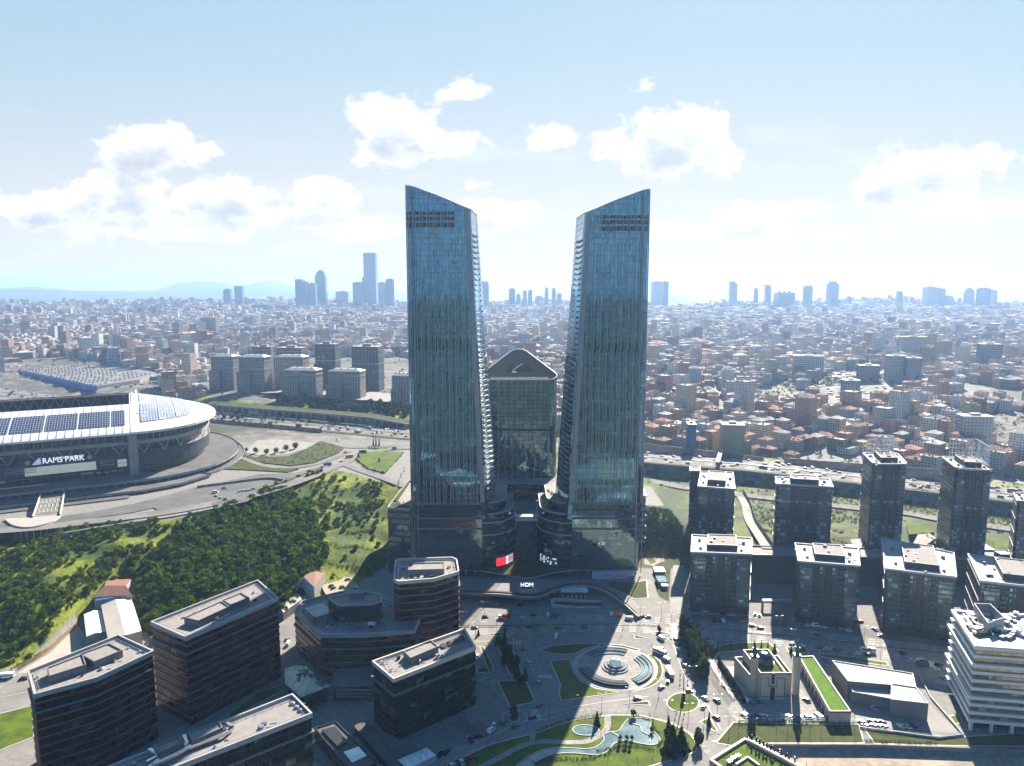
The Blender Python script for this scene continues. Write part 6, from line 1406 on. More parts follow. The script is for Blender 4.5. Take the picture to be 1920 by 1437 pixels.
for i, (a, b) in enumerate(zip(pts, pts[1:])):
    d_ = Vector((3, 20, 1.5)); up0, up1 = Vector((0, 0, hgt(i) - .2)), Vector((0, 0, hgt(i + 1) - .2)); vg.face([tuple(a + up0), tuple(b + up1), tuple(b + d_ + up1), tuple(a + d_ + up0)])
tag(vg.build('verge', M['lawn2']), kind='structure')
f = 388.0
while f < 760:
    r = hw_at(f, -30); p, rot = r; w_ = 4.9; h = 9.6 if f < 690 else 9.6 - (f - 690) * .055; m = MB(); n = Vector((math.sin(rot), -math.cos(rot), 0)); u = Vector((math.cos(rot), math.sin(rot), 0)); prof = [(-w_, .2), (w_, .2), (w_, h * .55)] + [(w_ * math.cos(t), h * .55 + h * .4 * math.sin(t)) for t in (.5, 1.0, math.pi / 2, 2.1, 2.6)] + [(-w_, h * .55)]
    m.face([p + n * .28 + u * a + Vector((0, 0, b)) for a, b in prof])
    adopt(aw, m.build('arch', M['dark'])); f += 12.8 * 1000 / max(700, p.y) if True else 0  # flat dark face, coloured as the shade inside the arch
def wallrun(label, pxs, off, h0, h1, mat='conc', name='retaining_wall', base=-6):
    t = thing(name, label, 'retaining wall', hw_at(pxs[0], off)[0]); m = MB(); n = 14; pr = None
    for k in range(n + 1):
        f = k / n; p = hw_at(pxs[0] + (pxs[1] - pxs[0]) * f, off)[0]; h = h0 + (h1 - h0) * f
        if pr:
            a, ha = pr
            for q in ([a + Vector((0, 0, base)), p + Vector((0, 0, base)), p + Vector((0, 0, h)), a + Vector((0, 0, ha))], ): m.face(q); m.face(q[::-1])
            m.bar(a + Vector((0, 0, ha)), p + Vector((0, 0, h)), .45)
        pr = (p, h)
    adopt(t, m.build('wall', M[mat] if isinstance(mat, str) else mat))
wl = plain('board_concrete', (.21, .205, .205), .8, col2=(.15, .148, .15), scale=.12)
wallrun('grey retaining wall tapering down, on the far side of the motorway behind the short dark tower', (1206, 1432), -29, 9, 3, wl); wallrun('grey retaining wall on the far motorway side, between the broad tower and the edge tower', (1470, 1770), -29, 5, 10, wl)
wallrun('grey retaining wall below the motorway beside the lower skyscraper', (1206, 1300), 31, .8, .8, wl, base=-13); wallrun('grey retaining wall below the motorway behind the broad dark tower', (1380, 1610), 31, .8, .8, wl, base=-13); wallrun('grey retaining wall below the motorway near the slender towers', (1615, 1950), 31, .5, .5, wl, base=-13)
m = MB(); L = smooth_line([P(a, b, z) for a, b, z in ((1150, 890, 16.5), (1208, 900, 16.5), (1290, 916, 16.5), (1400, 930, 16.5), (1620, 955, 16.5), (1700, 963, 16.5), (1760, 974, 16.5), (1860, 988, 16.5), (1960, 1003, 16.5))], 5); m.ribbon([tuple(p) for p in L], -7, 7, .6); tag(m.build('road', rd), kind='structure')
fb = thing('footbridge', 'grey footbridge crossing over the motorway behind the short dark tower', 'bridge', hw_at(1345, 0)[0]); a, b = hw_at(1352, -36)[0] + Vector((0, 0, 6.5)), hw_at(1345, 30)[0] + Vector((0, 0, 6.5)); m = MB(); d = b - a; m.box((a.x + b.x) / 2, (a.y + b.y) / 2, a.z, d.length, 4.5, 1, math.atan2(d.y, d.x)); adopt(fb, m.build('deck', M['conc'])); 
for k in (.05, .5, .97): p = a.lerp(b, k); m = MB(); m.box(p.x, p.y, 20, 1.5, 1.5, p.z - 20); adopt(fb, m.build('pier', M['conc']))
# gantry sign, banner hoarding
gn = thing('road_sign', 'green motorway direction sign on a gantry, near the stadium end of the arcade', 'sign', hw_at(478, 0)[0]); a, b = hw_at(466, -26)[0], hw_at(497, 4)[0]; m = MB(); m.bar(a, a + Vector((0, 0, 8.5)), .3); m.bar(b, b + Vector((0, 0, 8.5)), .3); m.bar(a + Vector((0, 0, 8)), b + Vector((0, 0, 8)), .3); adopt(gn, m.build('post', M['pole']))
m = MB(); c = a.lerp(b, .38) + Vector((0, -1, 5.6)); m.box(c.x, c.y, c.z, 17, .4, 4, -.35); adopt(gn, m.build('panel', M['green'])); m = MB()
for k in range(5): m.box(c.x - 6 + 3 * k, c.y - .5 + (6 - 3 * k) * .36, c.z + 1.2 + (k % 2), 2, .1, .6, -.35)
adopt(gn, m.build('lettering', M['white']))
bz = thing('banner_fence', 'row of dark and orange banner panels along the near motorway edge by the stadium', 'hoarding', hw_at(480, 34)[0]); f = 384
k = 0
while f < 602:
    r = hw_at(f, 34); q = hw_at(f + 9.5, 34)
    if r and q:
        a, b = r[0], q[0]; m = MB(); m.walls([tuple(a[:2]), tuple(b[:2])], a.z - 3, a.z + 4.2, 0, False); adopt(bz, m.build('panel', M['orange'] if k % 3 == 1 else plain('maroon', (.10, .025, .03), .5)))
        m = MB(); c = (a + b) / 2; m.box(c.x, c.y - .4, c.z + .4, 5, .15, 1.4, -.4); adopt(bz, m.build('lettering', M['lgrey'] if k % 3 != 1 else M['yellow']))
    f += 10; k += 1
# plateau roads and lots between stadium, hill and motorway
PZ = 31.9
def prd(name, pts, w, mat, z=PZ, k=5): L = smooth_line([P(a, b, z) for a, b in pts], k); m = MB(); m.ribbon([tuple(p) for p in L], -w / 2, w / 2); return tag(m.build(name, mat), kind='structure')
prd('road', [(-80, 1000), (60, 990), (140, 981), (250, 968), (330, 957), (420, 940), (500, 921), (570, 898), (630, 873), (680, 852), (730, 842), (790, 838)], 15, rd, 32.2)
prd('road', [(640, 868), (670, 880), (720, 897), (760, 912)], 9, rd, 32.1); prd('road', [(440, 862), (452, 858), (500, 874), (560, 876), (620, 862), (655, 846)], 7, rd, 32.05)
prd('road', [(600, 830), (660, 838), (720, 836), (800, 834)], 14, rd, 32.0)
def psheet(name, pts, mat, z=PZ): return sheet(name, [tuple(P(a, b, z)[:2]) for a, b in pts], z, mat)
psheet('parking_lot', [(456, 848), (482, 826), (520, 824), (598, 832), (574, 842), (540, 852), (490, 856)], M['pave']); psheet('parking_lot', [(395, 945), (430, 930), (475, 915), (482, 922), (465, 940), (430, 948), (408, 955)], M['asph'], 32.3)
for pts, mt4 in (([(452, 850), (480, 858), (540, 856), (575, 842), (600, 828), (646, 840), (635, 850), (590, 868), (545, 874), (490, 868), (456, 856)], 'lawn2'), ([(667, 862), (680, 848), (758, 848), (730, 878), (722, 888), (690, 880)], 'lawn'), ([(690, 838), (728, 838), (726, 842), (692, 842)], 'lawn'), ([(416, 868), (440, 850), (448, 862), (500, 878), (560, 880), (540, 886), (470, 882), (420, 880)], 'lawn2')):
    pl = ccw([tuple(P(a, b, PZ)[:2]) for a, b in pts]); m = MB(); m.prism(pl, PZ - .5, PZ + .45, 0); tag(m.build('lawn', M[mt4]), kind='structure')
psheet('road', [(285, 950), (400, 908), (480, 890), (560, 886), (612, 871), (560, 894), (430, 936), (300, 960)], M['asph'], 32.15)
psheet('road', [(-60, 985), (60, 975), (160, 962), (250, 945), (300, 932), (400, 905), (395, 925), (300, 950), (250, 961), (150, 975), (60, 984), (-60, 996)], M['asph'], 31.95)
rwl = thing('retaining_wall', 'low grey wall along the road between stadium deck and hilltop', 'retaining wall', P(440, 905, 32)); m = MB(); L = smooth_line([P(a, b, 32) for a, b in ((370, 915), (440, 906), (500, 899), (530, 902))], 5)
for a, b in zip(L, L[1:]): d = b - a; c = (a + b) / 2; m.box(c.x, c.y, 31.5, d.length + .2, .6, 2.6, math.atan2(d.y, d.x))
adopt(rwl, m.build('wall', M['conc']))
vw = thing('viaduct_edge', 'pale viaduct edge on green piers, above the shaded slope below the stadium', 'viaduct', P(280, 985, 30)); L = smooth_line([P(a, b, 32.2) for a, b in ((120, 1000), (180, 990), (260, 978), (340, 966), (410, 952))], 5); m = MB()
for a, b in zip(L, L[1:]): m.bar(a, b, .7); m.face([a + Vector((0, 0, -2.4)), b + Vector((0, 0, -2.4)), b, a])
adopt(vw, m.build('parapet', M['lgrey']))
for k in (5, 10, 15): p = L[k]; m = MB(); m.box(p.x, p.y + 2, 14, 2, 2, 15.5); m.box(p.x, p.y + 1, 29, 6, 4, 1.6); adopt(vw, m.build('pier', plain('green_pier', (.22, .32, .26), .7)))
# ================================================================== building site and market beyond the motorway
M['frame1'] = facade('site_facade', (.006, .007, .009), (.02, .022, .026), met=0, rough=.5, fw=4.2, fh=3.6, mu=.46, sv=.42, frame=(.30, .27, .245), blind=.18, blindcol=(.34, .31, .28), tilt=.0, fmet=0)
M['frame2'] = facade('site_skeleton', (.006, .009, .012), (.015, .022, .026), met=0, rough=.5, fw=6.0, fh=3.4, mu=.10, sv=.2, frame=(.20, .25, .26), blind=.1, blindcol=(.1, .16, .17), tilt=0, fmet=0)
M['frame3'] = facade('site_brick', (.008, .008, .01), (.025, .025, .028), met=0, rough=.3, fw=3.4, fh=3.4, mu=.45, sv=.4, frame=(.20, .085, .06), blind=.2, blindcol=(.4, .37, .33), tilt=0, fmet=0)
def site(label, x0, x1, yt, yb, zb, fac='frame1', hip=True, dep=26, rot=-.32, grp='unfinished blocks on the building site', podium=True):
    Y = (zb - CAMZ) / T(yb); X0, X1 = XX(x0, yb, Y), XX(x1, yb, Y); z = HH(yt, Y + 4); w = (X1 - X0) * .93; xc = (X0 + X1) / 2; root = thing('unfinished_block', label, 'building', (xc, Y + dep / 2, zb), grp)
    pl = rect(xc, Y + dep / 2, w, dep, rot * .5); ze = z - (3.5 if hip else 0); m = MB(); m.walls(ccw(pl), zb - 8, ze); adopt(root, m.build('wall', M[fac]))
    m = MB()
    if hip:
        o = inset(ccw(pl), -1.3); i_ = inset(ccw(pl), 7)
        for a in range(4): b = (a + 1) % 4; m.face([(*o[a], ze), (*o[b], ze), (*i_[b], z), (*i_[a], z)])
        m.cap([(*p, z) for p in i_]); m.cap([(*p, ze - .2) for p in o], 0, True)
    else: m.cap([(*p, ze) for p in pl]); m.box(xc, Y + dep / 2, ze, w * .3, dep * .4, 4)
    adopt(root, m.build('roof', M['lgrey'] if hip else M['conc'])); w2 = rect(xc - w * .32, Y + 2, w * .5, dep * .5, rot * .5); m2 = MB(); m2.prism(ccw(w2), zb - 8, zb + (z - zb) * .48, 0, 1); adopt(root, m2.build('side_wing', [M[fac], M['conc']])); m2 = MB(); m2.band(ccw(pl), zb + (z - zb) * .55, zb + (z - zb) * .57, .5); adopt(root, m2.build('storey_band', M['conc'])); m = MB(); m.band(ccw(pl), ze - 7.5, ze - 6.6, .7); adopt(root, m.build('cornice', M['conc'])); m = MB()
    for k in range(4): p = along(pl[0], pl[1], .15 + .23 * k); m = MB(); m.box(p[0], p[1] + 8, z - 1, 1.6, 1.6, 2.2); adopt(root, m.build('chimney', M['grey']))
    return root
site('red-brown finished block with orange cornice behind the first pale block', 473, 515, 650, 690, 58, 'frame3', False); site('long red-brown block with orange cornice behind the tallest crane', 517, 572, 652, 692, 57, 'frame3', False, 30)
site('dark teal concrete skeleton with scaffolding, in the middle of the site', 592, 634, 645, 716, 54, 'frame2', False, 24); site('dark teal concrete skeleton with pale side balconies, beside the higher skyscraper', 660, 716, 650, 724, 53, 'frame2', False, 28)
site('pale half-clad block with light hipped roof, closest to the car market', 396, 444, 665, 722, 52); site('pale half-clad block with brown cornice and light hipped roof, second from the car market', 448, 503, 666, 727, 51); site('grey block with white hipped roof behind the arch wall', 515, 575, 666, 716, 54)
site('grey unfinished block with grid of empty windows, above the dark trees', 532, 600, 690, 744, 47, dep=24); site('grey unfinished block with grid of empty windows and stepped pale side', 615, 682, 692, 748, 46, dep=24); site('grey unfinished block half hidden by the higher skyscraper', 736, 775, 700, 756, 45, dep=26)
sheet('yard', [tuple(P(a, b, 46.5)[:2]) for a, b in ((486, 738), (530, 732), (600, 748), (700, 752), (760, 758), (740, 740), (690, 735))], 47.2, M['pave'])
def crane(x, yt, yb, zb, jl, jr, label, boom=0.0):
    Y = (zb - CAMZ) / T(yb); X = XX(x, yb, Y); z = HH(yt, Y); t = thing('tower_crane', label, 'crane', (X, Y, zb), 'tower cranes on the building site'); m = MB(); s = 1.3
    for a, b in ((-s, -s), (s, -s), (s, s), (-s, s)): m.bar((X + a, Y + b, zb - 5), (X + a, Y + b, z), .3)
    zz = zb
    while zz < z - 3: m.bar((X - s, Y - s, zz), (X + s, Y - s, zz + 3), .2); m.bar((X + s, Y + s, zz), (X - s, Y + s, zz + 3), .2); zz += 3
    adopt(t, m.build('mast', M['lgrey'])); m = MB(); xj0, xj1 = XX(jl, yt, Y), XX(jr, yt, Y)
    for dz in (0, 1.6): m.bar((xj0, Y, z - 4 + dz), (xj1, Y, z - 4 + dz + boom * 10), .28)
    n = int(abs(xj1 - xj0) / 3)
    for k in range(n): xa = xj0 + (xj1 - xj0) * k / n; xb = xj0 + (xj1 - xj0) * (k + .5) / n; m.bar((xa, Y, z - 4 + boom * 10 * k / n), (xb, Y, z - 2.4 + boom * 10 * k / n), .16)
    m.bar((X, Y, z + 3), (xj0, Y, z - 2.5), .14); m.bar((X, Y, z + 3), (xj1, Y, z - 2.5 + boom * 10), .14); adopt(t, m.build('jib', M['lgrey'])); m = MB(); m.box(X, Y, z - 4, 2.6, 2.6, 4); m.box(xj0 + 2, Y, z - 5.5, 3.5, 2, 2.6); adopt(t, m.build('cab', M['conc']))
crane(512.5, 628, 728, 50, 505, 512, 'tall pale crane mast with hardly any jib, beside the long red-brown block'); crane(608, 666, 720, 50, 596, 690, 'crane with a long level jib across the teal skeletons'); crane(622, 632, 700, 54, 618, 640, 'crane rising behind the middle skeleton'); crane(691, 638, 712, 52, 686, 704, 'crane standing on the skeleton beside the higher skyscraper')
ck = thing('car_market', 'low car market deck with a long blue hoarding and tiny cars on its roof', 'market', P(160, 700, 42))
pl = ccw([tuple(P(a, b, 47)[:2]) for a, b in ((20, 690), (182, 724), (262, 712), (300, 700), (210, 684), (90, 678))]); m = MB(); m.prism(pl, 30, 47, 0, 1); adopt(ck, m.build('wall', [M['conc'], plain('deck_grey', (.17, .165, .16), .8, var=.3)]))
a, b = P(18, 692, 47), P(181, 726, 47); d = b - a; m = MB(); c = (a + b) / 2; m.box(c.x, c.y - 1.5, 37, d.length, .8, 10.5, math.atan2(d.y, d.x)); adopt(ck, m.build('hoarding', plain('blue_hoarding', (.02, .12, .42), .5, col2=(.04, .22, .6), scale=.02)))
m = MB(); rr_ = random.Random(9)
for k in range(8): f = .3 + k * .08; p = a.lerp(b, f); m.box(p.x, p.y - 2.2, 45, 7, .3, 1.2, math.atan2(d.y, d.x))
adopt(ck, m.build('lettering', M['red']))
m = MB(); cen = sum((Vector(p) for p in pl), Vector((0, 0))) / len(pl)
for i in range(26):
    for j in range(13):
        f, g = (i + .5) / 26, (j + .6) / 13.5; lo = a.lerp(b, .05 + f * .93); hi = P(90, 678, 47).lerp(P(292, 701, 47), f); p = lo.lerp(hi, g)
        if rr_.random() < .85: k = rr_.randrange(4); m.box(p.x, p.y, 47.02, 4.2, 1.8, .8, -.3, k); m.box(p.x - .2, p.y, 47.8, 2.2, 1.6, .6, -.3, 4)
o = m.build('roof_cars', [M['lgrey'], M['grey'], M['dark'], M['grey'], M['dark']]); o['kind'] = 'stuff'; adopt(ck, o)
# ================================================================== the city beyond
def cityw(name, lo, hi):
    m, nt = newmat(name); col = nd(nt, 'ShaderNodeVertexColor', {'layer_name': 'col'}).outputs[0]
    uv = nd(nt, 'ShaderNodeUVMap', {'uv_map': 'uv'}).outputs[0]; sx = nd(nt, 'ShaderNodeSeparateXYZ', None, {0: uv}); fu = mth(nt, 'FRACT', mth(nt, 'DIVIDE', sx.outputs[0], 3.1)); fv = mth(nt, 'FRACT', mth(nt, 'DIVIDE', sx.outputs[1], 3.05))
    wn = nd(nt, 'ShaderNodeTexWhiteNoise', {'noise_dimensions': '2D'}, {'Vector': nd(nt, 'ShaderNodeVectorMath', {'operation': 'FLOOR'}, {0: nd(nt, 'ShaderNodeVectorMath', {'operation': 'DIVIDE'}, {0: uv, 1: (3.1, 3.05, 1)}).outputs[0]}).outputs[0]})
    win = mth(nt, 'MULTIPLY', mth(nt, 'MULTIPLY', mth(nt, 'GREATER_THAN', fu, .27), mth(nt, 'LESS_THAN', fu, .76)), mth(nt, 'MULTIPLY', mth(nt, 'GREATER_THAN', fv, .32), mth(nt, 'LESS_THAN', fv, .80)))
    win = mth(nt, 'MULTIPLY', win, mth(nt, 'GREATER_THAN', wn.outputs['Value'], .08))
    n_ = noise(nt, geo_pos(nt), .12, 4)
    base = mixc(nt, win, mixc(nt, mth(nt, 'MULTIPLY', n_, .35), col, (.12, .11, .10)), mixc(nt, wn.outputs['Value'], (.02, .026, .033), (.10, .12, .14)))
    pbsdf(nt, Base_Color=base, Roughness=mixf(nt, win, .8, .2), Specular_IOR_Level=.4); return m
HWALL = cityw('house_render', 0, 0)
HROOF, nt = newmat('house_roofing'); col = nd(nt, 'ShaderNodeVertexColor', {'layer_name': 'col'}).outputs[0]; n_ = noise(nt, geo_pos(nt), .3, 5)
pbsdf(nt, Base_Color=mixc(nt, mth(nt, 'MULTIPLY', ramp(nt, n_, .35, .7), .45), col, (.16, .13, .115)), Roughness=.85, Specular_IOR_Level=.2)
class CM:
    def __init__(s): s.v = []; s.ls = []; s.lt = []; s.li = []; s.uv = []; s.col = []; s.mi = []
    def face(s, pts, uv, col, mi):
        i = len(s.v) // 3
        for p in pts: s.v += [p[0], p[1], p[2]]
        s.ls.append(len(s.li)); s.lt.append(len(pts)); s.li += range(i, i + len(pts))
        for q in uv: s.uv += [q[0], q[1]]
        s.col += list(col) * len(pts); s.mi.append(mi)
    def build(s, name, parent=None):
        me = bpy.data.meshes.new(name); me.vertices.add(len(s.v) // 3); me.vertices.foreach_set('co', s.v); me.loops.add(len(s.li)); me.loops.foreach_set('vertex_index', s.li)
        me.polygons.add(len(s.ls)); me.polygons.foreach_set('loop_start', s.ls); me.polygons.foreach_set('loop_total', s.lt); me.update(calc_edges=True)
        me.uv_layers.new(name='uv').data.foreach_set('uv', s.uv); me.color_attributes.new('col', 'FLOAT_COLOR', 'CORNER').data.foreach_set('color', s.col)
        me.materials.append(HWALL); me.materials.append(HROOF); me.polygons.foreach_set('material_index', s.mi); me.update()
        o = bpy.data.objects.new(name, me); COL.objects.link(o); o.parent = parent; return o
WALLS = [('cream', (.60, .50, .36)), ('white', (.70, .68, .64)), ('pinkish', (.50, .29, .22)), ('pale grey', (.48, .475, .47)), ('yellowish', (.52, .42, .22)), ('tan', (.40, .27, .15)), ('rust-red', (.26, .10, .075)), ('grey', (.22, .22, .225)), ('pale blue', (.30, .36, .42))]
WW = [.20, .22, .13, .15, .07, .10, .05, .06, .02]
ROOFS = [('terracotta', (.42, .20, .125)), ('brownish', (.24, .14, .10)), ('pale', (.58, .56, .53)), ('grey', (.26, .26, .265)), ('orange', (.50, .21, .085))]
RW = [.30, .12, .32, .18, .08]
def house_geo(cm_w, cm_r, x, y, w, d, h, rot, wc, rc, hip, z0, rng, extra=True):
    pl = rect(x, y, w, d, rot); zt = z0 + h; u = rng.random() * 3; L = [w, d, w, d]; zb = z0 - 8
    for i in range(4):
        a, b = pl[i], pl[(i + 1) % 4]; cm_w.face([(*a, zb), (*b, zb), (*b, zt), (*a, zt)], [(u, 0), (u + L[i], 0), (u + L[i], h + 8), (u, h + 8)], (*wc, 1), 0)
    if hip:
        o = [( x + (p[0] - x) * 1.04, y + (p[1] - y) * 1.04) for p in pl]; rh = min(w, d) * .22; c, s_ = math.cos(rot), math.sin(rot); k = max(0.0, (w - d) / 2) if w > d else 0; k2 = max(0.0, (d - w) / 2) if d > w else 0
        r0 = (x - c * k + s_ * k2, y - s_ * k - c * k2, zt + rh); r1 = (x + c * k - s_ * k2, y + s_ * k + c * k2, zt + rh); P_ = [(*p, zt) for p in o]
        if w >= d: fs_ = [[P_[0], P_[1], r1, r0], [P_[1], P_[2], r1], [P_[2], P_[3], r0, r1], [P_[3], P_[0], r0]]
        else: fs_ = [[P_[0], P_[1], r0], [P_[1], P_[2], r1, r0], [P_[2], P_[3], r1], [P_[3], P_[0], r0, r1]]
        for f in fs_: cm_r.face(f, [(p[0], p[1]) for p in f], (*rc, 1), 1)
    else:
        cm_r.face([(*p, zt) for p in pl], pl, (*rc, 1), 1)
        if extra:
            q = inset(pl, .35)
            for i in range(4):
                j = (i + 1) % 4; cm_r.face([(*pl[i], zt), (*pl[j], zt), (*pl[j], zt + .8), (*pl[i], zt + .8)], [(0, 0)] * 4, (*wc, 1), 1); cm_r.face([(*q[j], zt), (*q[i], zt), (*q[i], zt + .8), (*q[j], zt + .8)], [(0, 0)] * 4, (*wc, 1), 1); cm_r.face([(*pl[i], zt + .8), (*pl[j], zt + .8), (*q[j], zt + .8), (*q[i], zt + .8)], [(0, 0)] * 4, (*wc, 1), 1)
    if extra:
        for k in range(rng.integers(1, 4)):
            c, s_ = math.cos(rot), math.sin(rot); a, b = (rng.random() - .5) * w * .7, (rng.random() - .5) * d * .6; px_, py_ = x + a * c - b * s_, y + a * s_ + b * c; ql = rect(px_, py_, 1.4 + rng.random() * 1.5, 1.2, rot); hh = 1.6 + rng.random() * 1.4
            for i in range(4): cm_r.face([(*ql[i], zt), (*ql[(i + 1) % 4], zt), (*ql[(i + 1) % 4], zt + hh), (*ql[i], zt + hh)], [(0, 0)] * 4, (.30, .24, .21, 1), 1)
            cm_r.face([(*p, zt + hh) for p in ql], ql, (.33, .3, .28, 1), 1)
# plots: districts each with its own street grid
SEED = np.random.default_rng(21)
houses = []
nsd = 560
sy_ = np.sqrt(SEED.random(nsd)) * 5000 + 740; sx_ = (SEED.random(nsd) - .5) * 1.62 * sy_; srot = (SEED.random(nsd) - .5) * 1.5
for k in range(nsd):
    cx1, cy1 = sx_[k], sy_[k]; dd = np.hypot(sx_ - cx1, sy_ - cy1); R = min(420, np.sort(dd)[3] * 1.4 + 60)
    far_ = cy1 > 3200; gx_, gy_ = (22, 18.5) if not far_ else (31, 24); big = SEED.random() < .16
    if big: gx_, gy_ = 44, 30
    n = int(R / min(gx_, gy_)) + 1; ia, ib = np.meshgrid(np.arange(-n, n + 1), np.arange(-n, n + 1)); ia, ib = ia.ravel(), ib.ravel()
    lx = ia * gx_ + np.floor(ia / 4) * 9 + (SEED.random(len(ia)) - .5) * 5; ly = ib * gy_ + np.floor(ib / 2) * 8 + (SEED.random(len(ia)) - .5) * 5
    c, s_ = math.cos(srot[k]), math.sin(srot[k]); X = cx1 + lx * c - ly * s_; Y = cy1 + lx * s_ + ly * c
    ok = (np.hypot(lx, ly) < R) & (Y < 5600)
    d2 = (X[:, None] - sx_[None, :]) ** 2 + (Y[:, None] - sy_[None, :]) ** 2; ok &= d2.argmin(1) == k
    ok &= SEED.random(len(X)) < .95
    for x, y in zip(X[ok], Y[ok]): houses.append((x, y, srot[k], gx_, gy_, big))
HA = np.array([(h[0], h[1]) for h in houses]); hz0 = height(HA[:, 0], HA[:, 1]); dHW, _, sideHW = seg_dist(HA[:, 0], HA[:, 1], HWX)
def inpoly(x, y, pl):
    r = False; n = len(pl)
    for i in range(n):
        x1, y1 = pl[i]; x2, y2 = pl[(i + 1) % n]
        if (y1 > y) != (y2 > y) and x < (x2 - x1) * (y - y1) / (y2 - y1) + x1: r = not r
    return r
NOGO = [poly([(385, 790), (380, 735), (392, 652), (600, 632), (790, 640), (790, 800)], 45), poly([(-40, 745), (10, 688), (90, 674), (300, 698), (312, 722), (240, 745)], 45),
        poly([(1500, 720), (1560, 690), (1700, 690), (1720, 730), (1640, 745), (1560, 760)], 50), poly([(1480, 830), (1560, 822), (1660, 850), (1800, 860), (1960, 870), (1960, 900), (1500, 865)], 34), poly([(1780, 800), (1960, 840), (1960, 770), (1860, 780)], 36), poly([(1420, 715), (1490, 700), (1520, 745), (1440, 755)], 48)]
city_ind = []; cmw = CM()
rng = np.random.default_rng(5); cnt = 0
PARK = vnoise(HA[:, 0], HA[:, 1], 420, 8)
for i, (x, y, rot, gx_, gy_, big) in enumerate(houses):
    if dHW[i] < 62 or sideHW[i] > 0 or y < 700 or y > 6600 or abs(x) > .80 * y + 80: continue
    if PARK[i] > .40 and y > 1300: continue
    if y < 1700 and any(inpoly(x, y, pl) for pl in NOGO): continue
    near = y < 1500
    w, d = gx_ * (.62 + .3 * rng.random()), gy_ * (.6 + .28 * rng.random()); st_ = rng.integers(3, 8) if not big else rng.integers(5, 11)
    if rng.random() < .035: st_ = rng.integers(9, 17); w = d = 20
    if rng.random() < .05: st_ = 2; w *= 1.25; d *= 1.2
    h = st_ * 3.05 + .6; wi = rng.choice(len(WALLS), p=WW); hip = rng.random() < (.62 if st_ < 7 else .15); ri = rng.choice(len(ROOFS), p=RW)
    if not hip and ri in (0, 4) and rng.random() < .55: ri = 2 if rng.random() < .45 else 3
    wc = tuple(np.clip(np.array(WALLS[wi][1]) * (.8 + .35 * rng.random()), 0, .75)); rc = tuple(np.array(ROOFS[ri][1]) * (.75 + .5 * rng.random()))
    px_, py_ = PX(x, y, hz0[i] + h * .5); hid = not (-10 < px_ < 1930) or (750 < px_ < 925 and py_ < 880) or (1058 < px_ < 1222) or (915 < px_ < 1040 and py_ > 690) or (1612 < px_ < 1700 and py_ > 850) or (1755 < px_ < 1862 and py_ > 855) or (px_ < 400 and py_ > 742)
    rec = (x, y, w, d, h, rot + (math.pi / 2 if rng.random() < .3 else 0), wc, rc, hip, hz0[i], wi, ri, st_, px_, py_)
    if near and not hid: city_ind.append((math.sqrt(w * h) / y, rec))
    else: house_geo(cmw, cmw, *rec[:6], wc, rc, hip, hz0[i], rng, y < 2600)
    cnt += 1
city_ind.sort(key=lambda t: -t[0])
for s_, rec in city_ind[285:]: house_geo(cmw, cmw, *rec[:6], rec[6], rec[7], rec[8], rec[9], rng, True)
tag(cmw.build('city_houses'), kind='stuff')
ind = [r for s_, r in city_ind[:285]]; ind.sort(key=lambda r: r[1]); NB = 12; per = len(ind) // NB + 1
NUM = 'zero one two three four five six seven eight nine ten eleven twelve thirteen fourteen fifteen sixteen'.split()
for b_ in range(NB):
    row = sorted(ind[b_ * per:(b_ + 1) * per], key=lambda r: r[13])
    for k, r in enumerate(row):
        t = thing('apartment_house', f'{WALLS[r[10]][0]} {NUM[int(r[12])]}-storey house, {ROOFS[r[11]][0]} roof, {nth(k + 1)} from stadium end, {nth(b_ + 1)} row past motorway', 'house', (r[0], r[1], r[9]), 'city houses past the motorway')
        a, q = CM(), CM(); house_geo(a, q, *r[:6], r[6], r[7], r[8], r[9], rng, True); adopt(t, a.build('wall')); adopt(t, q.build('roof'))
